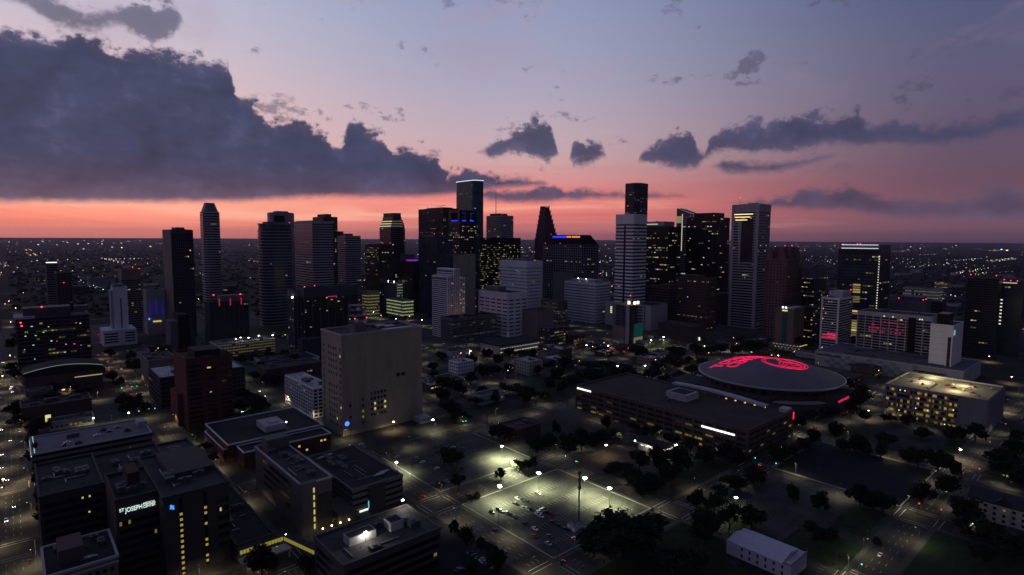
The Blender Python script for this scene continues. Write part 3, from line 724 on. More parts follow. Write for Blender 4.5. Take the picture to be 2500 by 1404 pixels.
def XK(k): return 193.5 if k == 2 else -5 + 101.5 * k
XL = [XK(k) for k in range(-2, 17)]      # streets running left-and-away (along Y)
YL = [187 + 101 * k for k in range(-5, 14)]       # streets running right-and-away (along X)
RW = 7.5                                           # half a carriageway
flat('road', [(x - RW, x + RW, YL[0], YL[-1]) for x in XL], 0.02, ROAD)
cross = MB()
flat('cross_road', [(XL[0], XL[-1], y - RW, y + RW) for y in YL], 0.026, ROAD)

# merged blocks: the arena and its garage each cover a pair of blocks
merged = {(4, 0): (0, 1), (5, 0): (1, 1)}         # block -> extra blocks in (X, Y)
taken = {(4, 1), (5, 1), (6, 0), (6, 1)}
SURF = {(2, 0): LOT, (2, 1): LOT, (2, 2): CONC, (3, 2): DIRT, (3, 1): DIRT, (3, 0): DIRT, (4, -1): LOT_D, (5, -1): CONC, (3, -1): CONC, (2, -1): GRASS, (3, -2): GRASS,
        (4, -2): CONC, (1, 0): LOT_D, (1, 1): CONC, (0, 1): CONC, (0, 0): LOT_D, (2, 3): DIRT, (3, 3): CONC, (4, 2): GRASS, (4, 3): CONC, (5, 2): LOT, (5, 3): DIRT, (1, 4): CONC, (0, 4): CONC,
        (6, -1): CONC, (5, -2): GRASS, (6, 2): LOT_D, (3, 4): DIRT, (2, 4): CONC}
rg = random.Random(5)
for i in range(-2, 14):
    for j in range(-4, 11):
        if (i, j) in taken: continue
        ex, ey = merged.get((i, j), (0, 0))
        x0, x1 = XK(i) + RW, XK(i + 1 + ex) - RW
        y0, y1 = 187 + 101 * j + RW, 187 + 101 * (j + 1 + ey) - RW
        o = MB().box(x0, x1, y0, y1, 0.0, 0.15).build('pavement', PAVE); o['kind'] = 'structure'
        m_ = SURF.get((i, j)) or rg.choice((CONC, DIRT, LOT, LOT_D, GRASS, LOT))
        flat('grass' if m_ is GRASS else 'lot', [(x0 + 3.2, x1 - 3.2, y0 + 3.2, y1 - 3.2)], 0.154, m_)
# grass strips, lawns and paths inside the open blocks
flat('grass', [(343, 385, 197, 232), (305, 340, 96, 128), (302, 330, 148, 178), (206, 262, 150, 176), (350, 392, 100, 118), (512, 560, 152, 176), (420, 496, 82, 84.5), (512, 596, 97, 107)], 0.162, GRASS)
flat('concrete_path', [(270, 296, 133, 137), (312, 316, 128, 150), (350, 380, 122, 126), (430, 500, 176, 179), (330, 392, 136, 141)], 0.166, CONC)
flat('lawn', [(405, 440, 395, 440), (440, 498, 420, 480)], 0.162, GRASS)

# painted markings: lane dashes, edge lines, crosswalks, stop lines
mk = MB()
def rct(x0, x1, y0, y1, z=0.034): mk.face([(x0, y0, z), (x1, y0, z), (x1, y1, z), (x0, y1, z)])
for x in XL[2:10]:
    y = -60
    while y < 900:
        near = min(abs(y + 1.5 - l) for l in YL)
        if near > 12:
            for o in (-3.2, 0.0, 3.2): rct(x + o - .09, x + o + .09, y, y + 3)
        y += 9
for y in YL[2:9]:
    x = -60
    while x < 800:
        near = min(abs(x + 1.5 - l) for l in XL)
        if near > 12:
            for o in (-3.2, 0.0, 3.2): rct(x, x + 3, y + o - .09, y + o + .09)
        x += 9
for x in XL[2:10]:
    for y in YL[2:9]:
        for s in (-1, 1):
            for dd in (8.4, 11.2):
                rct(x - 7, x + 7, y + s * dd - .18, y + s * dd + .18); rct(x + s * dd - .18, x + s * dd + .18, y - 7, y + 7)
# bays in the two car parks
for (xa, xb, ya, yb) in ((212, 286, 196, 280), (212, 290, 300, 378)):
    yy = ya + 10
    while yy < yb - 8:
        xx = xa + 4
        while xx < xb - 4:
            rct(xx - .07, xx + .07, yy, yy + 5.2, .172); xx += 2.75
        yy += 17
o = mk.build('road_marking', PAINT); o['kind'] = 'structure'
# kerb islands round the car parks
kb = mat('kerb_concrete', (.28, .27, .25), .9, .2, .5)
for (x0, x1, y0, y1) in ((204, 289, 197.5, 198.2), (204, 289, 277, 277.7), (204, 204.7, 198.3, 276.9), (288.6, 289.3, 198, 277), (204, 289, 301, 301.7), (204, 204.7, 302, 378), (288.6, 289.3, 302, 378),
                         (409, 495, 97.5, 98.2), (409, 409.7, 98, 178), (409, 495, 177.5, 178.2), (494.3, 495, 98, 178)):
    o = MB().box(x0, x1, y0, y1, .15, .40).build('kerb', kb); o['kind'] = 'structure'

# ------------------------------------------------------------------ downtown towers
def bld(key, name, label, cat='tower'):
    x0, x1, y0, y1, h = GEO[key]
    return thing(name, label, cat, (x0, y0, 0)), x1 - x0, y1 - y0, h

def plain(key, name, label, cat='tower', wall=LIGHT, body=GLASS, roof=ROOF, plan=None, par=1.3, plant=2, box=None, bea=None, **k):
    r, w, d, h = bld(key, name, label, cat)
    p = plan(w, d) if plan else rect(w, d)
    skin(r, p, 0, h, body, wall, rng=random.Random(key), **k)
    roof_top(r, p, h, wall or body, roof, par, plant, random.Random(key + 'r'), box)
    if bea: beacons(r, [(w * fx, d * fy, h + dz) for fx, fy, dz in bea])
    return r, w, d, h

def panel(root, name, m, a, b, z0, z1, n=(0, -1), t=0.15, out=0.1):
    """a flat plate on a wall: from plan point a to b, standing out along n"""
    a, b, n = Vector(a), Vector(b), Vector(n)
    q = [a + n * out, b + n * out, b + n * (out + t), a + n * (out + t)]
    ar = sum(q[i].x * q[(i + 1) % 4].y - q[(i + 1) % 4].x * q[i].y for i in range(4))
    if ar < 0: q = q[::-1]
    return MB().prism([tuple(v) for v in q], z0, z1).build(name, m, root)

# --- left half of the skyline
r, w, d, h = bld('kbr', 'office_tower', 'dark slab tower with a pale blank end wall, leftmost tall tower of the skyline')
skin(r, rect(w, d), 0, h, BLACK, DGREY, band=0.2, bay=3.0, pier=0.9, lit=0.03, rng=random.Random(1), top=5)
panel(r, 'end_wall', TAN, (0, d), (0, 0), 0, h + 1.2, (-1, 0), 0.8, 0.5)
roof_top(r, rect(w, d), h, DGREY, box=[(0.3, 0.7, 0.2, 0.8, 5, DGREY)])
beacons(r, [(0, 0, h + 2.2), (w, 0, h + 2), (w * .68, 0, h + 6)])

r, w, d, h = bld('pyramid', 'crowned_tower', 'banded tower with a tapering faceted green-grey crown like a cut gem')
po = octa(w, d, 7)
skin(r, po, 0, h, GLASS, LIGHT, band=0.5, lit=0.012, rng=random.Random(2))
c1, c2 = offset(po, -2.2), offset(po, -7.5)
MB().prism(po, h, h + 3).build('cornice', LIGHT, r)
MB().prism(c1, h + 3, h + 19, c2).build('crown', mat('copper_green', (0.10, 0.16, 0.14), 0.5, 0.25, 0.2, 0.3), r)
b = MB()
for i in range(8):
    for f in (0.0, 0.33, 0.66):
        j = (i + 1) % 8
        pa = Vector(c1[i]).lerp(Vector(c1[j]), f); pb = Vector(c2[i]).lerp(Vector(c2[j]), f)
        b.tube((pa.x, pa.y, h + 3), (pb.x, pb.y, h + 19), 0.45, 0.3, 4)
b.build('crown_rib', LIGHT, r, 'stuff')
MB().prism(offset(c2, 0.5), h + 19, h + 20.5).build('crown_cap', GREY, r)

r, w, d, h = bld('ban_round', 'banded_tower', 'round-cornered glass tower ringed with pale sunshade bands, left of the broad banded slab')
po = rounded(w, d, min(w, d) * 0.45, 7)
skin(r, po, 0, h - 9, BLUEGLASS, SILVER, fl=5.6, band=0.30, proud=0.9, lit=0.015, rng=random.Random(3))
MB().prism(offset(po, -1.0), h - 9, h - 1).build('crown', TEAL, r)
MB().prism(offset(po, 1.4), h - 1, h + 0.6).build('roof_plate', SILVER, r)
b = MB()
for i in range(18):
    x = w * (0.1 + 0.045 * i); b.box(x, x + 0.35, -0.4, 0.1, h - 9, h - 1)
b.build('mullion', SILVER, r, 'stuff')
MB().box(w * .2, w * .8, d * .2, d * .8, h + .6, h + 4).build('penthouse', GREY, r)
beacons(r, [(w * .85, 2, h + 3)])

r, w, d, h = bld('silver_round', 'silver_tower', 'pale silver round-cornered tower rising behind the ringed glass tower')
po = rounded(w, d, min(w, d) * 0.48, 7)
skin(r, po, 0, h, SILVER, SILVER, band=0.55, proud=0.2, lit=0.01, rng=random.Random(4), top=9)
panel(r, 'glass_bay', BLACK, (w * .1, 0), (w * .5, 0), h - 40, h - 6, (0, -1), .3, .4)
roof_top(r, offset(po, -2), h, SILVER, box=[(.25, .75, .25, .75, 4.5, SILVER)])

r, w, d, h = plain('banded_slab', 'banded_slab', 'broad grey tower with close horizontal bands beside the ringed glass tower', wall=LIGHT, band=0.5, lit=0.006, top=4,
                   box=[(.05, .3, .05, .95, 2.5, LIGHT)])
r, w, d, h = bld('brown_step', 'stepped_tower', 'dark brown tower with a stepped flat top behind the broad banded slab')
skin(r, rect(w, d), 0, h, GLASS, BROWN, band=0.45, bay=4.5, pier=1.4, lit=0.07, rng=random.Random(6))
roof_top(r, rect(w, d), h, BROWN, box=[(.25, .65, .1, .9, 8, BROWN)])
MB().box(w * .02, w * 1.18, -20, -0.5, 0, h - 34).build('lower_block', BROWN, r)
b = MB(); rg = random.Random(61)
for fl_ in range(30):
    for c_ in range(9):
        if rg.random() < .10:
            x = w * .02 + c_ * w * .128; z = 20 + fl_ * 5; s = rg.uniform(.15, .5)
            b.face([(x + .4, -20.1, z), (x + 3.2, -20.1, z), (x + 3.2, -20.1, z + 2.2), (x + .4, -20.1, z + 2.2)], (s, s * .8, s * .3, 1))
b.build('lit_window', LIT, r, 'stuff')
r, w, d, h = plain('banded_small', 'banded_tower', 'shorter pale banded tower with red roof lights at the right of the brown stepped tower', wall=LIGHT, band=0.5, lit=0.01, top=3,
                   box=[(.1, .55, .1, .6, 6, GREY)], bea=[(.1, 0, 8), (.45, 0, 8), (.6, 0, 8)])

r, w, d, h = bld('domed', 'domed_tower', 'dark eight-sided tower with a shouldered dome top and glowing bands')
po = octa(w, d, 12)
skin(r, po, 0, h, GLASS, DGREY, band=0.4, lit=0.05, rng=random.Random(8))
z, q = h, po
for i, (s, dz) in enumerate(((1.2, 6), (2.6, 6), (4.6, 6), (7.5, 8))):
    q2 = offset(po, -s)
    MB().prism(q, z, z + dz * 0.35, q2).build('setback', DGREY, r)
    MB().prism(q2, z + dz * 0.35, z + dz).build('setback_wall', GLASS, r)
    if i < 3:
        b = MB()
        for a_, b_ in ((0, 1), (7, 0), (6, 7)):
            A, B_ = Vector(q2[a_]), Vector(q2[b_])
            e = (B_ - A); nn = Vector((e.y, -e.x)).normalized() * 0.2
            b.face([(A.x + nn.x, A.y + nn.y, z + dz * .5), (B_.x + nn.x, B_.y + nn.y, z + dz * .5), (B_.x + nn.x, B_.y + nn.y, z + dz * .85), (A.x + nn.x, A.y + nn.y, z + dz * .85)],
                   (.7, .6, .3, 1) if a_ == 6 else (.12, .10, .05, 1))
        b.build('glowing_band', LIT, r)
    z += dz; q = q2
MB().prism(offset(po, -8.5), z, z + 9, offset(po, -9.5)).build('dome_cap', DGREY, r)
MB().prism(offset(po, -8.2), z + 9, z + 10.5).build('cap_rim', DGREY, r)

plain('brown_lit', 'brown_tower', 'brown mid-height tower with yellow windows in front of the domed tower', wall=BROWN, band=0.45, bay=3.6, pier=1.2, lit=0.13, cols=YELL, bright=.4, top=6,
      bea=[(.3, 0, 4), (.9, 0, 4)])
r, w, d, h = plain('dark_purple', 'black_block', 'black box of a building with a purple roof light beside the greenish parking decks', 'building', wall=BLACK, body=BLACK, band=0.2, lit=0.004)
MB().box(w * .1, w * .7, d * .3, d * .6, h + 1.4, h + 4).build('roof_sign', emit('purple_neon', (.45, .05, 1.0), .45), r)
MB().box(w * .05, w * .75, d * .55, d * .9, h, h + 16).build('penthouse', BROWN, r)

r, w, d, h = plain('enterprise', 'pier_tower', 'dark tower with close vertical piers and rooftop aerials left of the blue loggia tower', wall=BROWN, body=GLASS, band=0.15, bay=2.6, pier=1.0, lit=0.16,
                   cols=WARM, bright=.28, top=6, box=[(.2, .85, .12, .75, 4, DGREY)])
mast(r, w * .3, d * .8, h + 1, h + 14, .5)
MB().tube((w * .5, d * .2, h + 9), (w * .5, d * .55, h + 9), .6, .5, 5).tube((w * .5, d * .38, h + 4), (w * .5, d * .38, h + 9), .5, .5, 5).build('crane_boom', DGREY, r)
r, w, d, h = bld('wells', 'curved_tower', 'tallest teal glass tower with a curved side and a white-lit roof line')
po = rounded(w, d, min(w, d) * 0.49, 8, (0, 1, 1, 1))
skin(r, po, 0, h, TEAL, TEAL, band=0.3, proud=0.06, lit=0.05, bright=.35, rng=random.Random(11))
MB().prism(offset(po, -2), h, h + 2.5).build('penthouse', DGREY, r)
b = MB(); op = offset(po, .6)
for i in range(len(po)):
    j = (i + 1) % len(po); b.prism([op[i], op[j], po[j], po[i]], h + .1, h + 1.3)
b.build('roof_light', emit('cool_line', (.75, .85, 1.0), 1.5), r)

r, w, d, h = bld('loggia', 'loggia_tower', 'dark glass tower with blue-lit open loggias cut through its top')
skin(r, rect(w, d), 0, h - 25, BLACK, DGREY, band=0.3, lit=0.16, cols=ORANGE + WARM, bright=.45, rng=random.Random(12))
for (xa, xb, ya, yb) in ((0, 7, 0, 8), (w * .38, w * .62, 0, 8), (w - 7, w, 0, 8), (0, 7, d - 10, d), (w - 7, w, d - 8, d), (w * .4, w * .6, d - 8, d)):
    MB().box(xa, xb, ya, yb, h - 25, h - 5).build('corner_pier', BLACK, r)
MB().box(0, w, 0, d, h - 5, h).build('roof_slab', BLACK, r)
for (xa, xb) in ((7.3, w * .38 - .3), (w * .62 + .3, w - 7.3)):
    MB().box(xa, xb, .3, d * .5, h - 24.9, h - 22.6).build('blue_floor', BLUE_L, r)
    MB().box(xa, xb, .3, 1.3, h - 7, h - 5.1).build('blue_strip', emit('blue_dim', (.02, .03, .8), .35), r)
MB().box(.2, 1.2, 9, d - 11, h - 24.9, h - 22.6).build('blue_floor', BLUE_L, r)
MB().box(8, w - 8, d * .55, d - 2, h - 25, h - 5).build('core_wall', BLACK, r)

plain('glass_mid', 'blue_glass_tower', 'grey-blue glass tower with two red roof lights below the pier tower', wall=BLUEGLASS, body=BLUEGLASS, band=0.25, bay=4, pier=.3, proud=.1, lit=0.02, bright=.3, top=4,
      box=[(.1, .8, .2, .8, 5, GREY)], bea=[(.2, .3, 7), (.7, .3, 7)])
plain('beige_blank', 'blank_block', 'plain beige windowless block behind the white bay-fronted apartment tower', 'building', wall=BEIGE, body=BEIGE, band=0, lit=0, plant=3)

r, w, d, h = bld('white_res', 'apartment_tower', 'white apartment tower of stepped bays with balconies, left of the white office blocks')
for k_, (xa, xb, ya, yb, hh) in enumerate(((0, w * .3, 3, d, h - 3), (w * .3, w * .62, 0, d, h + 9), (w * .62, w, 2.5, d, h - 6))):
    sub = MB().box(xa, xb, ya, yb, 0, hh).build('bay', GLASS, r)
    b = MB(); n = int(hh / 3.3)
    for i in range(n): b.box(xa - .5, xb + .5, ya - .6, yb, i * hh / n, i * hh / n + hh / n * .5)
    b.box(xa - .5, xb + .5, ya - .6, yb, hh - 3, hh + 1)
    for f in (0, .34, .68, 1): b.box(xa + (xb - xa) * f - .7, xa + (xb - xa) * f + .7, ya - .8, ya + .5, 0, hh)
    b.build('balcony_band', WHITE, r, 'stuff')
b = MB(); rg = random.Random(21)
for i in range(34):
    x = rg.uniform(.05, .9) * w; z = rg.uniform(.15, .92) * h; s = rg.uniform(.1, .35)
    b.face([(x, -.05, z), (x + 2.2, -.05, z), (x + 2.2, -.05, z + 1.3), (x, -.05, z + 1.3)], (s, s * .85, s * .5, 1))
b.build('lit_window', LIT, r, 'stuff')

# --- middle of the skyline
r, w, d, h = plain('yellow_lit', 'lit_black_tower', 'black tower covered in rows of yellow windows in front of the antenna tower', wall=BLACK, body=BLACK, band=0.35, bay=4, pier=.5, lit=0.40, cols=YELL, bright=.42, run=.55,
                   rows=lambda f: .15 if f > .9 else 1.0)
r, w, d, h = plain('shell', 'antenna_tower', 'grey banded tower with a tall roof antenna right of the teal tower', wall=LIGHT, body=GLASS, band=0.42, bay=3, pier=.8, lit=0.06, top=4,
                   box=[(.1, .75, .2, .85, 7, BROWN)], bea=[(.1, 0, 5)])
mast(r, w * .3, d * .6, h + 7, h + 92, 1.1)

r, w, d, h = bld('gable_step', 'stepped_gable_tower', 'red-brown tower with a steep stepped gable roof and lit crest')
gable_h = 80.0
skin(r, rect(w, d), 0, h, BROWN, BROWN, band=.35, bay=3, pier=1.1, proud=.2, lit=.01, rng=random.Random(31))
nst = 7
for i in range(nst):
    f0 = i / nst; f1 = (i + 1) / nst
    xa, xb = 0.0, w * (1 - .66 * f1); ya, yb = 0.0, d * (1 - .5 * f1)
    MB().box(xa, xb, ya, yb, h + gable_h * f0, h + gable_h * f1).build('gable_step', BROWN, r)
    MB().box(xb - 1.5, xb + .3, -.3, 1.5, h + gable_h * f1, h + gable_h * f1 + 1.8).build('pinnacle', BROWN, r)
b = MB()
for i in range(5): b.box(w * .06 * i, w * .06 * i + 1.2, -.3, .2, h + gable_h - 3, h + gable_h - .8, (.35, .28, .12, 1))
b.build('crest_light', LIT, r)
MB().box(w * .75, w * .95, 0, 6, h, h + 3).build('shoulder', BROWN, r)
b = MB(); b.box(w * .76, w * .94, -.2, 0.1, h + .5, h + 2.4, (.8, .7, .4, 1)); b.build('shoulder_light', LIT, r)

r, w, d, h = bld('sign_dark', 'sloped_roof_tower', 'dark gridded tower with a sloping end and a blue and orange sign strip')
skin(r, rect(w, d), 0, h, GLASS, LIGHT, fl=6, band=.13, bay=6, pier=.8, lit=.05, rng=random.Random(32))
roof_top(r, rect(w, d), h, GREY, plant=1)
hh = h + 23
prof = [(1, h), (w - 1, h), (w - 1, h + 1), (w * .52, hh), (1, hh)]
m_ = MB()
for ya in (0,):
    q = [(x, 1.0, z) for x, z in prof]; q2 = [(x, d * .78, z) for x, z in prof]
    m_.face(q); m_.face(q2[::-1])
    for i in range(5):
        j = (i + 1) % 5; m_.face([q[j], q[i], q2[i], q2[j]])
m_.build('sloping_roof', BLACK, r)
panel(r, 'blue_sign', emit('sign_blue', (.02, .04, 1.0), 1.3), (1, d * .76), (1, d * .40), hh - 7, hh - 2.5, (-1, 0), .3, .1)
panel(r, 'orange_sign', emit('sign_orange', (1.0, .28, .12), .9), (1, d * .385), (1, d * .27), hh - 6.5, hh - 2.5, (-1, 0), .3, .1)
panel(r, 'orange_sign', emit('sign_orange', (1.0, .28, .12), .9), (1, d * .25), (1, d * .05), hh - 6.5, hh - 2.5, (-1, 0), .3, .1)
beacons(r, [(1, d * .8, hh + 1.5), (1, d * .6, hh + 1.5), (1, d * .06, hh + 1.5), (0, d * .95, h + 3), (0, d * .55, h + 3)])

plain('white_tall', 'white_office_block', 'taller white office block with rows of small dark windows and a blank top', 'office block', wall=WHITE, body=GLASS, band=.62, bay=3.3, pier=1.1, proud=.3, lit=.08, bright=.25, top=12,
      fl=6.4, roof=ROOF_W, box=[(.3, .75, .2, .7, 4, GREY)], bea=[(.6, .05, 2)])
plain('white_low', 'white_office_block', 'lower white office block with thin window strips in front of the taller white one', 'office block', wall=WHITE, body=GLASS, band=.68, bay=16, pier=3.5, proud=.3, lit=.02, bright=.25, top=11, fl=6.2,
      roof=ROOF, box=[(.1, .5, .4, .85, 9, GREY)])
r, w, d, h = plain('banded_white', 'banded_block', 'pale banded office block with two white roof floodlights left of the white tower', 'office block', wall=WHITE, body=GLASS, band=.5, bay=2.6, pier=.5, proud=.3, lit=.012, top=4, fl=5.6,
                   box=[(.15, .85, .15, .85, 6, LIGHT)])
for f in (.35, .6): MB().ball((w * .1, d * f, h + 8), .8).build('floodlight', WHITE_L, r)
r, w, d, h = plain('white_tower', 'white_tower', 'slim white banded tower with a blank white crown, tallest of the white buildings', wall=WHITE, body=BLUEGLASS, band=.52, bay=200, pier=1.5, proud=.4, lit=.05, bright=.3, top=17, fl=6.4,
                   roof=ROOF_W)
panel(r, 'dark_slot', BLACK, (0, d * .52), (0, d * .42), 20, h - 17, (-1, 0), .2, .45)
mast(r, w * .2, d * .5, h + 1, h + 16, .5, False)
beacons(r, [(w * .2, d * .5, h + 17)])

r, w, d, h = bld('chase', 'five_sided_tower', 'tallest dark granite tower with a cut corner rising behind the slim white tower')
po = [(w * .3, 0), (w, 0), (w, d * 1.3), (0, d * 1.3), (0, d * .34)]
skin(r, po, 0, h, GLASS, DGREY, band=.4, bay=2.8, pier=1.0, proud=.2, lit=.07, bright=.3, rng=random.Random(33), top=4)
roof_top(r, po, h, DGREY, box=[(.3, .8, .3, .8, 2.5, DGREY)])
b = MB()
for i in range(9): b.tube((w * (.1 + .1 * i), d * .5, h + 1), (w * (.1 + .1 * i), d * .5, h + 4 + (i % 3)), .25)
b.build('roof_aerial', METAL, r)
plain('grey_back', 'grey_tower', 'grey tower with a white light line along its roof behind the black tower', wall=SILVER, body=BLUEGLASS, band=.35, lit=.02, top=8)
r = [o for o in C.objects if o.name.startswith('grey_tower') and o.type == 'EMPTY'][0]
w, d, h = (GEO['grey_back'][1] - GEO['grey_back'][0], GEO['grey_back'][3] - GEO['grey_back'][2], GEO['grey_back'][4])
panel(r, 'roof_light', emit('line_green', (.7, .9, .75), .55), (0, d), (0, d * .25), h - 6, h - 3.6, (-1, 0), .3, .4)
plain('black_mid', 'black_tower', 'black glass tower dotted with yellow windows directly right of the slim white tower', wall=BLACK, body=BLACK, band=.3, bay=5, pier=.4, proud=.1, lit=.15, bright=.5, cols=YELL + WARM, top=10, run=.4)

r, w, d, h = bld('angled_glass', 'angled_tower', 'glass tower with a blade-like slanting roof left of the black twin-top tower')
skin(r, rect(w, d), 0, h, BLUEGLASS, SILVER, band=.3, proud=.15, lit=.07, bright=.55, rng=random.Random(34), cols=COOL + WARM)
m_ = MB(); m_.face([(0, d, h), (0, 0, h), (0, 0, h + 2), (0, d, h + 17)]); m_.face([(w, 0, h), (w, d, h), (w, d, h + 17), (w, 0, h + 2)])
m_.face([(0, 0, h + 2), (w, 0, h + 2), (w, d, h + 17), (0, d, h + 17)]); m_.face([(0, 0, h), (w, 0, h), (w, 0, h + 2), (0, 0, h + 2)]); m_.face([(w, d, h), (0, d, h), (0, d, h + 17), (w, d, h + 17)])
m_.build('slanted_crown', BLUEGLASS, r)
m_ = MB().prism([(-2, d * .75), (-.3, d * .75), (-.3, -14), (-2, -14)][::-1], h + 15, h + 17, None)
m_.v = [(x, y, z - (d * .75 - y) * .30) for x, y, z in m_.v]
m_.build('roof_blade', BLACK, r)
panel(r, 'lit_edge', emit('edge_light', (1.0, .82, .5), .75), (0, d * .62), (0, d * .58), h * .62, h + 3, (-1, 0), .3, .25)
panel(r, 'lit_screen', emit('screen_glow', (.9, .95, .6), .22), (0, d), (0, d * .66), h - 18, h - 2, (-1, 0), .2, .22)

r, w, d, h = plain('black_right', 'black_twin_top_tower', 'broad black tower with bright office floors and a raised roof block', wall=BLACK, body=BLACK, band=.28, bay=4, pier=.4, proud=.1, lit=.12, bright=.5, run=.6,
                   rows=lambda f: (2.6 if (int(f * 50) % 7 == 3) else .6), box=[(.1, .9, .14, .8, 11, BLACK)], bea=[(0, .15, 5)])
r, w, d, h = bld('lyb', 'framed_tower', 'grey-framed tower with three gold light bars under its flat top')
skin(r, rect(w, d), 0, h, GLASS, LIGHT, band=.45, proud=.35, lit=.035, bright=.35, rng=random.Random(35), top=13)
panel(r, 'frame_edge', LIGHT, (0, d), (0, d * .9), 0, h, (-1, 0), .9, .3)
panel(r, 'frame_edge', LIGHT, (0, d * .12), (0, 0), 0, h, (-1, 0), .9, .3)
panel(r, 'glass_panel', GLASS, (0, d * .62), (0, d * .2), h * .55, h - 26, (-1, 0), .25, .4)
for i in range(7):
    panel(r, 'stepped_pier', LIGHT, (0, d * (.76 - .012 * i)), (0, d * (.62 + .004 * i)), h - 26 - (i + 1) * 12, h - 26 - i * 12, (-1, 0), .7, .4)
for i, (fa, fb) in enumerate(((.9, .22), (.88, .32), (.85, .42))):
    panel(r, 'light_bar', emit('gold_bar', (1.0, .78, .34), 1.5), (0, d * fa), (0, d * fb), h - 18 - i * 5.2, h - 16.6 - i * 5.2, (-1, 0), .5, .9)
roof_top(r, rect(w, d), h, LIGHT, plant=1)
mast(r, w * .2, d * .8, h + 1, h + 14, .4)
MB().box(w * .1, w * .2, d * .1, d * .5, h + 2.2, h + 3.2).build('window_cleaning_rig', DGREY, r)

# --- right half, nearer blocks
plain('hotel_brown', 'brown_hotel', 'brown hotel block with scattered orange room lights', 'hotel', wall=BROWN, body=GLASS, band=.6, bay=3.2, pier=1.5, proud=.25, lit=.16, cols=ORANGE, bright=1.0, run=0, fl=5, top=5,
      box=[(.1, .9, .3, .75, 5, BROWN)], litbay=2.6)
plain('brown_bands', 'brown_banded_block', 'low brown block with dark window bands left of the brown hotel', 'building', wall=BROWN, body=GLASS, band=.55, lit=.02, top=3, box=[(.1, .9, .0, .45, 5, BROWN)])
plain('round_bands', 'round_banded_block', 'rounded dark block with stacked ledges right of the brown hotel', 'building', wall=BROWN, body=BLACK, plan=lambda w, d: rounded(w, d, min(w, d) * .45, 6), band=.4, proud=.8, lit=.01, fl=4, roof=ROOF_W)
r, w, d, h = plain('gabled_brown', 'gabled_tower', 'red-brown tower with pointed gables at its corners', wall=mat('rose_granite', (.20, .105, .095), .8, .18, .08), body=GLASS, band=.55, bay=5, pier=2.6, proud=.3, lit=.03, top=3, bright=.5)
rose = _mats['rose_granite']
for (cx, cy, nx) in ((0, .85, 1), (0, .25, 1), (.25, 0, 0), (.75, 0, 0)):
    g_ = MB(); hw = 5.0
    if nx:
        y = d * cy; g_.prism([(-.8, y - hw), (6, y - hw), (6, y + hw), (-.8, y + hw)], h - 2, h + 6); g_.prism([(-.8, y - hw), (6, y - hw), (6, y + hw), (-.8, y + hw)], h + 6, h + 19, [(-.8, y - .3), (6, y - .3), (6, y + .3), (-.8, y + .3)])
    else:
        x = w * cx; g_.prism([(x - hw, -.8), (x + hw, -.8), (x + hw, 6), (x - hw, 6)], h - 2, h + 6); g_.prism([(x - hw, -.8), (x + hw, -.8), (x + hw, 6), (x - hw, 6)], h + 6, h + 19, [(x - .3, -.8), (x + .3, -.8), (x + .3, 6), (x - .3, 6)])
    g_.build('gable', rose, r)
MB().box(w * .15, w * .85, d * .2, d * .8, h, h + 20).build('upper_block', rose, r)
beacons(r, [(w * .25, d * .3, h + 22), (w * .7, d * .3, h + 22)])
r, w, d, h = plain('frame_dark', 'framed_dark_tower', 'dark tower with tall white window frames and yellow lights', wall=GREY, body=BLACK, band=.1, bay=9, pier=.9, proud=.5, lit=.16, cols=YELL, bright=.4, fl=3.7, top=14)
b = MB()
for i in range(4):
    z = h - 16 - i * 24; b.box(-.7, w, -.7, d, z, z + 1.0)
b.build('frame_beam', LIGHT, r)

r, w, d, h = bld('hess', 'glass_box_tower', 'dark glass box tower with white lights strung down its edge and a lit crown')
skin(r, rect(w, d), 0, h, BLUEGLASS, GLASS, band=.25, proud=.06, lit=.05, bright=.3, rng=random.Random(41), top=9)
MB().box(1, w - 1, 1, d - 1, h, h + 5).build('crown', GREY, r)
roof_top(r, offset(rect(w, d), -1.2), h + 5, GREY, plant=2)
for dz in (.6, 5.9):
    b = MB()
    for i in range(26): b.box(-.5, .3, d * (.06 + .034 * i), d * (.06 + .034 * i) + 1.2, h + dz, h + dz + 1.1, (.85, .88, 1.0, 1))
    b.build('crown_light', LIT, r)
b = MB()
for i in range(34): b.box(-.6, .4, .3, 1.5, 12 + i * 3.9, 13.4 + i * 3.9, (1, .9, .6, 1))
b.build('edge_light', LIT, r)
b = MB(); rg = random.Random(42)
for i in range(22):
    if i in (7, 8, 11, 12, 13, 17): continue
    s = rg.choice((.12, .3, .6, .6)); z = 18 + i * 3.7
    b.face([(-.09, d * .60, z), (-.09, d * .42, z), (-.09, d * .42, z + 2.6), (-.09, d * .60, z + 2.6)], (s, s * .78, s * .25, 1))
b.build('lobby_window', LIT, r)
beacons(r, [(0, d * .55, h + 8), (0, d * .48, h + 8), (0, d * .9, h + 7)])

r, w, d, h = bld('hilton', 'framed_hotel', 'white-framed hotel tower with a dark gridded front behind the dome')
w2 = min(w, 52)
skin(r, rect(w2, d), 0, h, GLASS, WHITE, fl=3.6, band=.26, proud=.4, lit=.012, rng=random.Random(43), top=2)
panel(r, 'white_fin', WHITE, (0, 2.2), (0, 0), 0, h + 2, (-1, 0), 1.2, .3)
panel(r, 'white_fin', WHITE, (0, d), (0, d - 2.2), 0, h + 2, (-1, 0), 1.2, .3)
roof_top(r, rect(w2, d), h, WHITE, ROOF_W, box=[(.35, 1.0, .1, .9, 9, LIGHT)], plant=2)
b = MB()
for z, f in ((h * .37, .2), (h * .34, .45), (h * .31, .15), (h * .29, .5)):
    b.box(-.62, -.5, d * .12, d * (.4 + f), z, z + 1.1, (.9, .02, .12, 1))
b.build('painted_red_reflection', LIT, r)  # glowing bars paint the dome neon's reflection onto the glass front
b = MB()
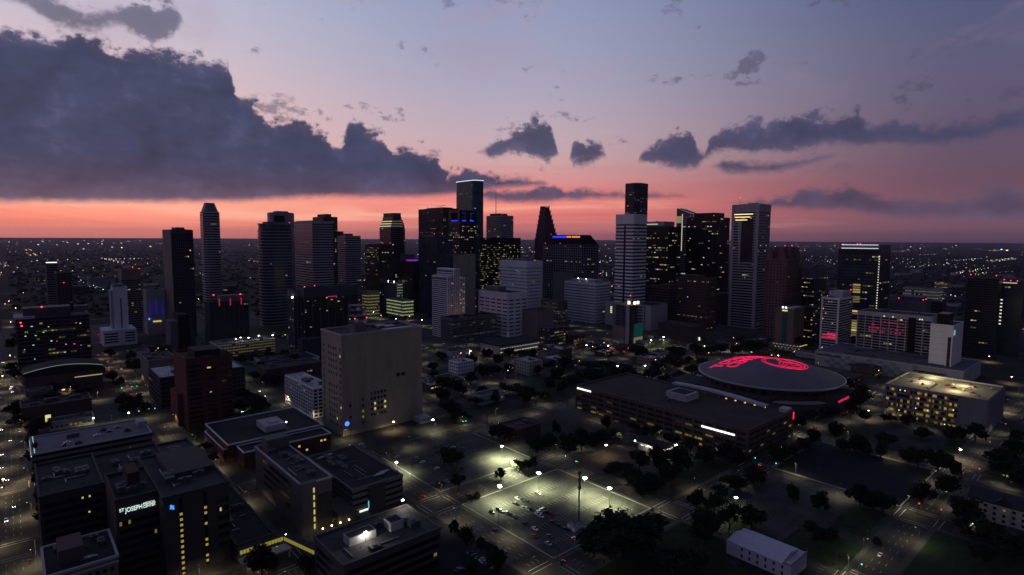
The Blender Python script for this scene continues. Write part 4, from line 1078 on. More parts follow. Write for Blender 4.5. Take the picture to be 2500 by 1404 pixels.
for z, f, s in ((h * .8, .85, .5), (h * .62, .85, .5), (h * .93, .4, .2), (h * .93, .55, .25), (h * .72, .7, .4), (h * .1, .8, .6), (h * .55, .3, .3)):
    b.box(-.6, -.46, d * f, d * f + 1.6, z, z + 1.6, (s, s * .75, s * .4, 1))
b.build('lit_window', LIT, r)
beacons(r, [(w2 * .8, 0, h + 11)])

r, w, d, h = bld('hotel_slab', 'gridded_hotel_slab', 'long dark hotel slab gridded with pale lines and red glints on the podium')
skin(r, rect(w, d), 0, h, GLASS, LIGHT, fl=3.6, band=.3, bay=9, pier=1.0, proud=.4, lit=.012, rng=random.Random(44), top=5)
panel(r, 'dark_recess', BLACK, (0, d * .30), (0, d * .20), 0, h - 2, (-1, 0), .2, .7)
roof_top(r, rect(w, d), h, LIGHT, plant=4)
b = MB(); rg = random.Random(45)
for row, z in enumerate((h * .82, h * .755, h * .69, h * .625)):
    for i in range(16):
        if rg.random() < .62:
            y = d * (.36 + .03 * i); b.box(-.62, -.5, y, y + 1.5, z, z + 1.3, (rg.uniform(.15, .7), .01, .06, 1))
b.build('painted_red_reflection', LIT, r)  # red glints of the neon in the glass, painted as emissive bars
b = MB()
for f in (.12, .15, .22, .5, .62): b.box(-.8, -.4, d * f, d * f + 1.2, h - 4, h - 2.8, (.8, .95, .75, 1))
b.build('roof_floodlight', LIT, r)

r, w, d, h = bld('white_slab', 'white_hotel_tower', 'pale stone tower with one dark vertical window strip at the end of the hotel podium')
skin(r, rect(min(w, 50), d), 0, h, LIGHT, WHITE, fl=7.3, band=.97, proud=.15, lit=0)
panel(r, 'window_strip', BLACK, (0, d * .20), (0, d * .06), 14, h - 13, (-1, 0), .15, .3)
b = MB()
for i in range(14): b.box(-.75, -.3, d * .06, d * .20, 15 + i * 2.9, 15.5 + i * 2.9)
b.build('window_bar', GREY, r, 'stuff')
roof_top(r, rect(min(w, 50), d), h, WHITE, box=[(.12, .6, .3, .8, 13, BLACK)])
panel(r, 'leaf_emblem', emit('mint_sign', (.35, .9, .75), .4), (2, 0), (9, 0), h - 11, h - 5, (0, -1), .3, .3)
MB().ball((min(w, 50), -1, 4), 1.2).build('blue_lamp', emit('ice_lamp', (.55, .8, 1.0), 5.0), r)

r, w, d, h = bld('podium', 'chequered_podium', 'long low podium wall chequered in grey panels between dome and garage', 'building')
MB().box(0, w + 60, 0, d, 0, h).build('body', LIGHT, r)
roof_top(r, rect(w + 60, d), h, LIGHT, mat('podium_roof', (.10, .11, .14), .9, .3, .1), plant=5)
b1, b2 = mat('panel_pale', (.36, .36, .38), .8, .12, .2), mat('panel_dark', (.23, .23, .26), .8, .12, .2)
pw = d / 26
pa = {m_: MB().box(-.22, 0, .05, pw - .05, .04, h / 4 - .04).mesh('wall_panel', m_) for m_ in (b1, b2)}
rg = random.Random(46)
for i in range(26):
    for k_ in range(4):
        m_ = b2 if ((i + k_) % 2 == 0 and rg.random() < .8 and 4 < i < 24) else b1
        link('wall_panel', pa[m_], r, None, (-.02, i * pw, k_ * h / 4))
for f0, f1, z in ((.80, .99, .78), (.62, .74, .40), (.1, .3, .62)):
    panel(r, 'long_vent', BLACK, (0, d * f1), (0, d * f0), h * z, h * z + 1.6, (-1, 0), .1, .25)

r, w, d, h = plain('slender_brown', 'slender_tower', 'slender brown tower with one dark slit and white lamps on top, behind the dome', wall=mat('tan_brown', (.20, .14, .11), .85, .15, .08), body=mat('tan_brown', (.2, .14, .11)), band=.3, proud=.1, lit=.004, fl=4,
                   top=4, box=[(.05, .9, .05, .45, 3, LIGHT)])
panel(r, 'dark_slit', TEAL, (0, d * .62), (0, d * .34), 6, h - 5, (-1, 0), .15, .15)
panel(r, 'lit_cap', emit('cap_light', (.95, .85, .25), .9), (0, d * .62), (0, d * .34), h - 3, h - 1, (-1, 0), .3, .2)
for f in (.4, .56): MB().box(-.6, .6, d * f, d * f + 2.2, h + 1.4, h + 4).build('roof_lamp', emit('cold_lamp', (.9, .97, 1.0), 2.2), r)
MB().box(-14, w + 6, -16, d + 2, 0, 7).build('podium', TAN, r)
b = MB(); rg = random.Random(47)
for i in range(16):
    f = i / 16; b.box(-14 + 46 * f, -13.2 + 46 * f, -16.4, -15.8, 7.1, 7.9, (1, .72, .2, 1))
    b.box(-14.4, -13.8, -16 + 40 * f, -15.2 + 40 * f, 3 + 4 * (i % 2), 3.8 + 4 * (i % 2), (1, .75, .3, 1))
b.build('string_light', LIT, r)

plain('far_hotel', 'lit_hotel', 'far pale hotel slab with glowing balcony rows beyond the glass box tower', 'hotel', wall=LIGHT, body=GLASS, band=.4, proud=.3, lit=.9, even=True, cols=[(.85, .82, .5)], bright=.12, fl=6, run=.9, top=3)
plain('right_dark', 'dark_balcony_tower', 'dark apartment tower with thin floor lines at the right side of the picture', wall=DGREY, body=BLACK, band=.22, proud=.4, lit=.03, bright=.5, fl=3.4, roof=ROOF_W, top=3, bea=[(.05, .1, 2), (.05, .9, 2)])
r, w, d, h = plain('right_dark2', 'glass_edge_tower', 'glass tower cut by the right edge of the picture', wall=BLUEGLASS, body=BLUEGLASS, band=.2, proud=.1, lit=.02, bright=.5, top=5, bea=[(0, .3, 2), (0, .6, 2), (0, .9, 3)])
panel(r, 'roof_light', emit('roof_strip', (.95, .9, .6), .5), (0, d * .95), (0, d * .3), h - 2, h - .6, (-1, 0), .3, .2)
b = MB()
for i in range(8): b.box(-.5, .2, d * .9, d * .9 + 2.4, h * .42 + i * 5, h * .42 + 1.6 + i * 5, (.9, .85, .7, 1))
b.build('stair_light', LIT, r)
plain('grey_mid_right', 'pitched_roof_block', 'grey block with a blue roof and red lights right of the glass box tower', 'building', wall=GREY, body=GREY, band=.3, lit=.008, proud=.1, bea=[(0, .1, 2), (0, .9, 2), (.5, .1, 2)], box=[(.05, .9, .15, .85, 5, mat('blue_roof', (.05, .08, .16), .6, .2, .2))])
plain('brown_mid_right', 'brown_office_block', 'small brown office block with window bands and warm roof lamps near the far hotel', 'building', wall=BROWN, body=GLASS, band=.5, lit=.05, cols=ORANGE, bright=.3)

# --- left skyline, lower
r, w, d, h = plain('brown_left', 'red_brown_tower', 'dark red-brown mid-rise with a few yellow floors at the far left', wall=BROWN, body=GLASS, band=.4, bay=5, pier=1, lit=.10, cols=YELL, bright=.28, fl=3.6, bea=[(.45, -.01, -14)])
r, w, d, h = plain('lit_top_small', 'lit_cap_tower', 'small distant tower with a bright white strip along its roof at far left', wall=GREY, body=GLASS, band=.5, lit=.01)
panel(r, 'roof_light', emit('white_strip', (1, .96, .85), 1.6), (0, 0), (w, 0), h - 1, h + .8, (0, -1), .3, .5)
r, w, d, h = plain('tan_bands', 'tan_banded_block', 'tan office block with window bands behind the slender white tower', 'office block', wall=TAN, body=GLASS, band=.5, lit=.10, cols=YELL, bright=.3, top=17, fl=4, box=[(.2, .6, .3, .7, 6, LIGHT)], bea=[(.6, 0, 5), (.95, 0, 2)])
r, w, d, h = bld('white_slender', 'white_slender_tower', 'slender white tower with a column of small square windows over a banded podium')
MB().box(0, w, 0, d, 0, h).build('body', WHITE, r)
MB().box(-3, w * .25, d * .1, d, 0, h - 4).build('side_wing', LIGHT, r)
b = MB()
for i in range(24): b.box(w * .46, w * .56, -.12, .1, 24 + i * (h - 40) / 24, 25.6 + i * (h - 40) / 24)
b.build('small_window', BLACK, r, 'stuff')
roof_top(r, rect(w, d), h, WHITE, box=[(.1, .8, .2, .9, 5, GREY)])
MB().box(-16, 26, -14, 34, 0, 24).build('podium', WHITE, r)
for xa, xb in ((-14.5, 2), (11, 24)):
    for k_ in range(4): panel(r, 'podium_band', BLACK, (xa, -14), (xb, -14), 5 + k_ * 4.2, 7.2 + k_ * 4.2, (0, -1), .1, .05)
r, w, d, h = bld('blue_lit', 'blue_lit_theatre', 'pale block washed with three blue uplights beside the dark slab tower', 'building')
MB().box(0, w, 0, d, 0, h * .98).build('body', LIGHT, r)
roof_top(r, rect(w, d), h * .98, LIGHT)
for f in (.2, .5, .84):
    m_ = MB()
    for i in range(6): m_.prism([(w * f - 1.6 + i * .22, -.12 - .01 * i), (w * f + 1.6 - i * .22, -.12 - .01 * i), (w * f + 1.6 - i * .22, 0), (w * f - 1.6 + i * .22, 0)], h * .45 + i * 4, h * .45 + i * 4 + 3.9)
    m_.build('painted_blue_wash', emit('blue_wash', (.03, .03, .9), .22), r)  # tapering emissive plates stand in for the uplights' wash on the wall
MB().ball((w * .1, -2, h * .36), 1.0).build('blue_lamp', emit('blue_spot', (.1, .2, 1.0), 3.5), r)
panel(r, 'marquee', emit('marquee', (.9, .7, .2), .6), (w * .3, 0), (w * .75, 0), h * .28, h * .28 + 2.5, (0, -1), .4, .3)

r, w, d, h = bld('glass_office', 'glass_office', 'wide dark glass office building with rows of lit floors at the left edge', 'office block')
skin(r, rect(w, d), 0, h - 12, BLACK, DGREY, fl=5, band=.35, bay=9, pier=.5, lit=.16, cols=YELL, bright=.16, run=.7, rng=random.Random(51), rows=lambda f: (1.6 if int(f * 13) in (11, 9, 7, 4, 3) else .15))
MB().box(-2, w * .25, -2, d, h - 11.95, h - 9.5).build('roof_canopy', LIGHT, r)
roof_top(r, rect(w, d), h - 12, DGREY, box=[(.1, .75, .2, .8, 12, DGREY)])
beacons(r, [(w * .06, -1, h - 16), (w * .07, -1, h - 20), (w * .35, 4, h + 1.5)], 1.0)
b = MB(); rg = random.Random(52)
for i in range(16):
    c = rg.choice(((.4, 1, .6), (.5, .9, 1), (1, .9, .6), (1, .15, .1), (1, 1, .9), (.5, .3, 1))); x = rg.uniform(.05, .95) * w; z = rg.uniform(6, h - 20)
    b.box(x, x + rg.uniform(.8, 2.4), -.75, -.5, z, z + .9, tuple(v * .8 for v in c) + (1,))
b.build('interior_lamp', LIT, r, 'stuff')

r, w, d, h = bld('residential_red', 'balcony_tower', 'dark balconied apartment tower topped with three columns of red lamps', 'apartment tower')
skin(r, rect(w, d), 0, h, BLACK, mat('slate_frame', (.06, .085, .10), .6, .2, .1), fl=3.2, band=.22, bay=6.8, pier=.8, proud=.5, lit=.018, bright=.6, rng=random.Random(53), cols=COOL)
roof_top(r, rect(w, d), h, DGREY, box=[(.3, .95, .1, .8, 9, GREY)])
for i, f in enumerate((.24, .52, .80)):
    b = MB()
    for k_ in range(4): b.box(w * f, w * f + 1.4, -.9, -.4, h - 5 + k_ * 2.6, h - 3.2 + k_ * 2.6, (.5, .02, .04, 1))
    b.build('red_lamp_column', LIT, r)
beacons(r, [(w * .12, 0, h + 11), (w * .8, 0, h + 10)], 1.0)
r, w, d, h = bld('black_prism', 'black_prism_block', 'black prism-shaped block with a pale sloping shoulder below the dark slab tower', 'building')
MB().box(-6, w * .35, 4, d, 0, h - 8).build('shoulder', GREY, r)
MB().prism([(w * .2, 0), (w, 0), (w, d), (w * .2, d)], 0, h).build('body', BLACK, r)
roof_top(r, [(w * .2, 0), (w, 0), (w, d), (w * .2, d)], h, BLACK, plant=1)
MB().prism([(w, 2), (w + 9, 2), (w + 9, d), (w, d)], 0, h - 6, [(w, 2), (w + 3, 2), (w + 3, d), (w, d)]).build('side_wing', DGREY, r)

r, w, d, h = bld('dark_res', 'dark_apartment_block', 'wide dark apartment block with scattered lit rooms behind the windowless beige block', 'apartment tower')
skin(r, rect(w, d), 0, h, BLACK, DGREY, fl=3.2, band=.2, bay=11, pier=1.0, proud=.35, lit=.05, bright=.5, rng=random.Random(54), top=14, run=0)
roof_top(r, rect(w, d), h, DGREY, plant=2)
MB().box(-1, w * .9, -1.2, d, h - 13, h - 1).build('crown_band', mat('slate_blue', (.06, .07, .10), .6, .15, .1), r)
b = MB()
for i in range(7): b.box(w * (.42 + .025 * i), w * (.42 + .025 * i) + 1.3, -1.6, -1.25, h - 14.5, h - 13.4, (.7, .02, .1, 1))
b.build('red_sign', LIT, r)
beacons(r, [(w * .2, 2, h + 3), (w * .02, 2, h + 2)])
r, w, d, h = plain('frame_wing', 'frame_wing_tower', 'narrow pale-framed tower with roof lamps at the left of the wide dark block', 'apartment tower', wall=GREY, body=BLACK, band=.2, bay=6, pier=.8, proud=.5, fl=3.2, lit=.03, top=7)
b = MB()
for i in range(6): b.box(1 + 1.6 * i, 1.9 + 1.6 * i, -.4, .2, h - 2 + (i % 2), h - 1 + (i % 2), (1, .95, .7, 1))
b.build('roof_lamp', LIT, r)
MB().ball((-2, -1, h - 8), 1.2).build('floodlight', WHITE_L, r)

DECK = mat('deck_concrete', (.24, .235, .21), .9, .2, .1)
plain('lit_garage_a', 'lit_parking_deck', 'beige parking deck glowing yellow between its floors', 'parking garage', wall=BEIGE, body=BLACK, band=.5, lit=.95, even=True, cols=YELL, bright=.2, run=.95, fl=6.4, roof=DECK, plant=1, top=7)
r, w, d, h = plain('lit_garage_b', 'lit_parking_deck', 'tall parking deck with a grey blank side and greenish glowing floors', 'parking garage', wall=LIGHT, body=BLACK, band=.5, lit=.97, even=True, cols=GREEN, bright=.30, run=.97, fl=6.2, roof=DECK, plant=1)
panel(r, 'blank_side', GREY, (0, d), (0, 0), 0, h, (-1, 0), .5, .5)
for f in (.2, .5, .8): MB().ball((2, d * f, h + 5), .9).tube((2, d * f, h), (2, d * f, h + 4.5), .12).build('roof_lamp', WHITE_L, r)
r, w, d, h = plain('lit_garage_c', 'lit_parking_deck', 'low parking deck glowing green on both sides in front of the tall one', 'parking garage', wall=LIGHT, body=BLACK, band=.45, lit=.97, even=True, cols=GREEN, bright=.42, run=.97, fl=6.4, roof=DECK, plant=1)
r, w, d, h = plain('long_garage', 'long_parking_deck', 'long low parking deck with white lamps along its roof behind the red brick tower', 'parking garage', wall=DECK, body=BLACK, band=.5, lit=.95, even=True, cols=YELL, bright=.10, run=.95, fl=4, roof=DECK, plant=0)
long_deck = (r, w, d, h)
plain('lit_small', 'lit_parking_deck', 'small bright-roofed parking deck left of the navy block', 'parking garage', wall=DECK, body=BLACK, band=.45, lit=.95, even=True, cols=YELL, bright=.2, fl=4, roof=DECK, plant=1)
plain('navy_block', 'navy_block', 'plain navy-blue block half hidden behind the windowless beige block', 'building', wall=mat('navy_panel', (.035, .045, .075), .6, .15, .1), body=mat('navy_panel', (.035, .045, .075)), band=0, lit=0)

# --- mid-ground blocks between tower feet and the open lots
r, w, d, h = bld('orange_roof', 'glow_roof_block', 'grey block with an orange glow inside its roof parapet', 'building')
skin(r, rect(w, d), 0, h, GLASS, GREY, fl=3.6, band=.5, bay=3.2, pier=.7, lit=.35, cols=GREEN + YELL, bright=.10, rng=random.Random(61), top=5)
roof_top(r, offset(rect(w, d), -.6), h - 1.5, GREY, mat('orange_deck', (.36, .19, .11), .9, .2, .15), parapet=2.2, plant=4)
for f in (.3, .7):
    l = bpy.data.lights.new('roof_glow', 'POINT'); l.energy = 900; l.color = (1, .45, .18); l.shadow_soft_size = 1
    lo_ = bpy.data.objects.new('roof_glow', l); C.objects.link(lo_); lo_.parent = r; lo_.location = (w * f, d * .5, h + 5)
r, w, d, h = bld('lit_low', 'flat_roofed_hall', 'low pale hall with a wide dark roof and a lit window strip', 'building')
MB().box(0, w, 0, d, 0, h).build('body', LIGHT, r)
MB().box(-1.5, w + 1.5, -1.5, d + 1.5, h, h + 1.2).build('roof', ROOF_D, r)
b = MB()
for i in range(15): b.box(2 + i * 5.2, 5.6 + i * 5.2, -.15, .1, 3, 4.4, (.5, .45, .22, 1)); b.box(2 + i * 5.2, 5.6 + i * 5.2, -.15, .1, 8.5, 9.6, (.3, .3, .2, 1))
b.build('lit_window', LIT, r)
plain('beige_block', 'beige_block', 'plain beige block with a few slit windows beside the lower white office block', 'building', wall=mat('pink_beige', (.24, .19, .17), .9, .12, .08, streak=True), body=_mats['pink_beige'], band=0, lit=0, plant=4)
plain('black_lit', 'lit_black_block', 'small black block with warm lit floors at the foot of the beige block', 'building', wall=GREY, body=BLACK, band=.2, bay=5, pier=.8, lit=.6, cols=YELL, bright=.25, fl=4.5, run=.8, plant=2)
r, w, d, h = bld('construct', 'unfinished_tower', 'unfinished tower with bare upper floors, a teal banner and work lights on top', 'building')
n = 13
for i in range(n + 1): MB().box(0, w, 0, d, i * h / n, i * h / n + .6).build('floor_slab', GREY, r)
colm = MB().box(-.5, .5, -.5, .5, 0, h).mesh('column', GREY)
for fx in (0.02, .25, .5, .75, .98):
    for fy in (.03, .5, .97): link('column', colm, r, None, (w * fx, d * fy, 0))
MB().box(w * .05, w * .45, d * .1, d * .9, 0, h).build('lift_core', DGREY, r)
MB().box(-.6, -.2, d * .25, d, 0, h * .45).build('cladding', TAN, r)
MB().box(-.6, -.2, 0, d * .2, 0, h + 1).build('cladding', LIGHT, r)
panel(r, 'banner', emit('teal_banner', (.05, .45, .40), .07), (w * .28, 0), (w * .85, 0), 11, h * .52, (0, -1), .2, .4)
panel(r, 'lower_panel', emit('lit_banner', (.75, .7, .35), .18), (w * .28, 0), (w * .85, 0), 1, 10, (0, -1), .2, .4)
b = MB()
for i in range(5):
    for k_ in range(5): b.box(-.3, -.1, d * (.3 + .13 * k_), d * (.3 + .13 * k_) + 3, 3 + i * 4.6, 4.6 + i * 4.6, (.45, .4, .18, 1))
b.build('lit_window', LIT, r)
for fx, fy in ((.3, .35), (.4, .1), (.6, .1)): MB().box(w * fx, w * fx + 4, d * fy, d * fy + 2, h + 1.5, h + 6).build('work_light', emit('work_lamp', (1, .88, .6), 2.2), r)
MB().box(w * .1, w * .9, d * .1, d * .9, h + .6, h + .9).build('lit_deck', mat('plywood', (.35, .2, .1), .8, .2, .3), r)
mast(r, w * .5, d * .45, h, h + 14, .5)
plain('grey_wide', 'grey_slab_block', 'plain pale slab block with a small stack of lit windows behind the unfinished tower', 'building', wall=LIGHT, body=LIGHT, band=0, lit=0, plant=3)
r = [o for o in C.objects if o.name.startswith('grey_slab_block') and o.type == 'EMPTY'][0]
b = MB(); dd = GEO['grey_wide'][3] - GEO['grey_wide'][2]
for i in range(4): b.box(-.2, -.05, dd * .84, dd * .88, 24 + i * 3.4, 26 + i * 3.4, (.9, .8, .45, 1))
b.build('lit_window', LIT, r)
plain('brown_podium', 'brown_hall', 'low brown hall with a flat roof at the foot of the brown hotel', 'building', wall=BROWN, body=BROWN, band=0, lit=0, plant=4)
plain('brick_low', 'brick_shed', 'low red brick building with a pale roof in the middle of the lots', 'building', wall=BRICK, body=BRICK, band=0, lit=.06, roof=ROOF_W, plant=3, fl=4)
plain('flat_white', 'white_roofed_shed', 'low dark building with a bright white L-shaped roof', 'building', wall=DGREY, body=DGREY, band=0, lit=.1, roof=ROOF_W, plant=2, fl=4, par=.6)
plain('beige_cube', 'cream_cube', 'cream cube-shaped building with two warm wall lamps', 'building', wall=CREAM, body=GLASS, band=.6, bay=4, pier=2, lit=.0, roof=ROOF_W, plant=2, fl=4.5)
plain('white_cube', 'white_cube', 'small white two-storey cube right of the windowless beige block', 'building', wall=WHITE, body=GLASS, band=.55, bay=4, pier=1.8, lit=.04, roof=ROOF_W, plant=2, fl=4)
plain('shed', 'lit_shed', 'small shed with a lit window at the right foot of the windowless beige block', 'building', wall=BROWN, body=BROWN, band=0, lit=.12, roof=ROOF_W, plant=1, fl=3.5)
plain('lit_mid', 'lit_office_block', 'yellow-lit office block tucked between the white block and the banded block', 'office block', wall=TAN, body=GLASS, band=.45, bay=3, pier=.7, lit=.4, cols=YELL, bright=.14, fl=3.7, plant=2)
plain('grey_blank', 'grey_blank_block', 'plain windowless grey block behind the pale banded block', 'building', wall=GREY, body=GREY, band=0, lit=0, plant=1)

# ------------------------------------------------------------------ near buildings
def windows(root, mw, pos, n, parent_name='window'):
    """single windows: a shared sunk pane with its frame, one object each; pos = (along, z, lit?)"""
    for p in pos: link('window', mw[1] if p[2] else mw[0], root, None, (p[0], p[1], p[3] if len(p) > 3 else 0))

FRAME = mat('window_frame', (.10, .10, .10), .6, .1, 1)
PANE = mat('window_pane', (.008, .010, .014), .12, .3, .4, 0, .5)
PANE_L = emit('lit_pane', (1.0, .80, .22), .55)
PANE_D = emit('dim_pane', (.9, .66, .16), .16)
def window_mesh(w, h, axis, pane):
    """frame of four bars standing 6 cm proud round a pane set back; axis 0: on a wall facing -X, 1: facing -Y"""
    b = MB(); t = .14
    def bx(u0, u1, z0, z1, o0, o1):
        if axis == 1: b.box(u0, u1, o0, o1, z0, z1)
        else: b.box(o0, o1, u0, u1, z0, z1)
    bx(0, w, 0, t, -.08, .02); bx(0, w, h - t, h, -.08, .02); bx(0, t, t, h - t, -.08, .02); bx(w - t, w, t, h - t, -.08, .02)
    nf = len(b.f)
    bx(t, w - t, t, h - t, -.03, .02)
    me = b.mesh('window', [FRAME, pane])
    me.polygons.foreach_set('material_index', [0] * nf + [1] * (len(b.f) - nf))
    return me
def wset(w, h, axis): return {k: window_mesh(w, h, axis, p) for k, p in ((0, PANE), (1, PANE_L), (2, PANE_D))}

def text_mesh(s, size, m, outline=0.0, ext=0.06, spacing=1.0):
    cu = bpy.data.curves.new('lettering', 'FONT'); cu.body = s; cu.size = size; cu.space_character = spacing
    if outline:
        cu.fill_mode = 'NONE'; cu.bevel_depth = outline; cu.bevel_resolution = 1
    else: cu.extrude = ext
    o = bpy.data.objects.new('tmp', cu); C.objects.link(o)
    bpy.context.view_layer.update()
    me = bpy.data.meshes.new_from_object(o.evaluated_get(bpy.context.evaluated_depsgraph_get()))
    bpy.data.objects.remove(o); me.materials.clear(); me.materials.append(m)
    return me

# --- the windowless beige block
r, w, d, h = bld('att', 'windowless_block', 'huge beige near-windowless block with a blue round sign at its corner', 'building')
MB().box(0, w, 0, d, 0, h).build('wall', BEIGE, r)
b = MB().box(-.5, w + .5, -.5, 0.6, h, h + 1.6).box(-.5, .6, .6, d + .5, h, h + 1.6).box(w - .6, w + .5, .6, d + .5, h, h + 1.6).box(.6, w - .6, d - .6, d + .5, h, h + 1.6)
b.build('parapet', LIGHT, r)
MB().box(.6, w - .6, .6, d - .6, h, h + .2).build('roof_deck', ROOF_D, r)
for (xa, xb, ya, yb, z_) in ((w * .55, w * .95, d * .1, d * .3, .6), (w * .04, w * .2, .8, d * .18, .5), (w * .4, w * .75, .8, d * .12, .5), (w * .6, w * .8, d * .45, d * .85, 1.2)):
    MB().box(xa, xb, ya, yb, h + .2, h + z_).build('roof_panel', ROOF_W, r)
tw = MB().box(w * .18, w * .32, d * .1, d * .42, h + .2, h + 7).build('mast_base', GREY, r)
b = MB()
for (cx, cy) in ((.19, .12), (.31, .12), (.19, .4), (.31, .4)): b.tube((w * cx, d * cy, h + 7), (w * cx, d * cy, h + 24), .35, .3, 5)
for z in (9, 14, 19, 23): b.box(w * .18, w * .32, d * .1, d * .42, h + z, h + z + .5)
for z in (9, 14, 19): b.tube((w * .19, d * .12, h + z), (w * .31, d * .12, h + z + 4.5), .2, .2, 4).tube((w * .19, d * .12, h + z), (w * .19, d * .4, h + z + 4.5), .2, .2, 4)
b.build('lattice_mast', GREY, r)
for (cx, z) in ((.22, 21), (.29, 16.5), (.2, 11.5), (.3, 10)):
    MB().tube((w * cx, d * .09, h + z), (w * cx, d * .075, h + z), 1.5, 1.7, 12).build('dish_antenna', WHITE, r)
beacons(r, [(w * .18, d * .08, h + 13), (w * .32, d * .08, h + 13)], .55)
for i in range(8):
    rg = random.Random(i); px, py = rg.uniform(.4, .93) * w, rg.uniform(.3, .85) * d
    MB().box(px, px + rg.uniform(2, 5), py, py + rg.uniform(2, 5), h + .2, h + rg.uniform(1.4, 3.2)).build('rooftop_unit', PLANT, r)
ws = wset(1.7, 2.5, 0)
for row in range(13):      # the narrow side: four columns and two edge columns of small windows
    z = h - 13 - row * 5.4
    for f in (.05, .24, .36, .48, .60, .86):
        if z < 6: continue
        lit_ = (row, f) in ((1, .05), (11, .24), (9, .05))
        if f in (.05, .86) or row not in (5,): link('window', ws[1 if lit_ else 0], r, None, (0, d * f, z))
ws = wset(2.0, 2.4, 1)
for row in range(5):       # the broad side: a cluster of five by five low on the wall
    for c_ in range(5):
        lit_ = (row, c_) in ((2, 4), (2, 1), (3, 1), (3, 4))
        link('window', ws[1 if lit_ else 0], r, None, (w * .33 + c_ * 3.2, 0, 31 - row * 4.6))
for row in range(5): link('window', ws[2 if row in (2, 3) else 0], r, None, (w * .225, 0, 27 - row * 4.9))
for z in (24, 14): link('window', ws[0], r, None, (w * .075, 0, z))
for f in (.655, .72): panel(r, 'louvre', BLACK, (w * f, 0), (w * f + 3.6, 0), 43, 46.2, (0, -1), .1, .02)
rim = emit('blue_round', (.06, .16, 1.0), 2.2)
m_ = MB().tube((3.6, -.1, 10.5), (3.6, -.45, 10.5), 1.9, 1.9, 20); m_.build('round_sign', rim, r)
MB().box(w * .86, w * 1.0, -14, -2, 0, 4.2).build('entrance_shed', CREAM, r)
MB().box(w * .85, w * 1.01, -14.5, -1.5, 4.2, 4.7).build('shed_roof', ROOF_W, r)

# --- red brick tower
r, w, d, h = bld('red_tower', 'brick_tower', 'red brick tower with dark window bands left of the windowless block', 'tower')
MB().box(0, w, 0, d, 0, h).build('wall', BRICK, r)
roof_top(r, rect(w, d), h, BRICK, ROOF_D, 2.0, 2, box=[(.25, .8, .2, .75, 6, ROOF_D), (.82, .95, .3, .7, 4, GREY)])
for c0, c1 in ((.04, .32), (.42, .62), (.74, .96)):
    for k_ in range(13):
        if k_ == 12 and c0 == .42: continue
        panel(r, 'window_band', PANE, (w * c0, 0), (w * c1, 0), 6 + k_ * 4.0, 7.7 + k_ * 4.0, (0, -1), .08, .02)
ws = wset(1.5, 1.8, 0)
for k_ in range(12):
    for f in (.12, .28, .5, .66, .85): link('window', ws[2 if (k_, f) == (3, .5) else 0], r, None, (0, d * f, 7 + k_ * 4.2))
b = MB(); b.box(w * .44, w * .52, -.2, -.05, h - 8.5, h - 7.2, (.5, .4, .1, 1)); b.box(w * .48, w * .52, -.2, -.05, 30.2, 31.3, (.4, .32, .1, 1)); b.build('lit_window', LIT, r)
ax0, ax1, ay0, ay1, ah = GEO['red_annex']
MB().box(-4, 0, 18, d, 0, ah).build('annex', BRICK, r)

plain('white_roof_near', 'white_roofed_block', 'dark block with a broad white roof behind the red brick tower', 'building', wall=DGREY, body=GLASS, band=.4, bay=4, pier=.6, lit=.02, roof=ROOF_W, plant=6, fl=4.2)
r, w, d, h = plain('beige_lit', 'lit_beige_block', 'beige block with a strip of warm lit windows left of the red brick tower', 'building', wall=TAN, body=TAN, band=0, lit=0, plant=2)
for i in range(7): panel(r, 'lit_window', emit('amber_pane', (1, .62, .14), .5), (w * .3 + i * 2.7, 0), (w * .3 + i * 2.7 + 2.0, 0), h - 14, h - 11, (0, -1), .08, .04)

# --- hospital group
HOSP = mat('hospital_concrete', (.052, .050, .051), .85, .15, .1, streak=True)
r, w, d, h = bld('sign_block', 'hospital_block', 'hospital block carrying the lit white ST JOSEPH MEDICAL CENTER lettering', 'hospital')
MB().box(0, w, 0, d, 0, h).build('wall', HOSP, r)
roof_top(r, rect(w, d), h, HOSP, ROOF_D, 1.4, 5, box=[(.38, .68, .35, .75, 8, mat('brick_dim', (.05, .033, .028), .9, .2, .2))])
for k_ in range(7):
    b_ = panel(r, 'window_band', PANE, (w * .06, 0), (w * .98, 0), h - 12 - k_ * 4.1, h - 9.9 - k_ * 4.1, (0, -1), .12, -.02)
for f, k_ in ((.06, 0), (.26, 0), (.86, 2)): panel(r, 'lit_window', PANE_D, (w * f, 0), (w * f + 1.0, 0), h - 11.9 - k_ * 4.1, h - 10 - k_ * 4.1, (0, -1), .05, .12)
SIGN = emit('white_letters', (.78, 1.0, .95), 1.15)
for s, sz, x, z, tw in (('ST', 2.2, 1.2, h - 5.0, 1.9), ('JOSEPH', 3.1, 3.6, h - 5.8, 6.9), ('MEDICAL', 1.75, 10.8, h - 4.5, 5.1), ('CENTER', 1.75, 10.8, h - 5.9, 5.0)):
    me = text_mesh(s, sz, SIGN, 0, .08)
    xs_ = [v.co.x for v in me.vertices]
    o = link('sign_lettering', me, r)
    o.rotation_euler = (math.pi / 2, 0, 0); o.location = (x, -.25, z); o.scale = (tw / (max(xs_) - min(xs_)), 1, 1)
r, w, d, h = bld('sign_wing', 'hospital_stair_wing', 'hospital wing with two tall stair slots of lit windows and a blue emblem', 'hospital')
MB().box(0, w, 0, d, 0, h).build('wall', HOSP, r)
roof_top(r, rect(w, d), h, HOSP, ROOF, 1.2, 6, box=[(.25, .95, .35, .95, 3, HOSP)])
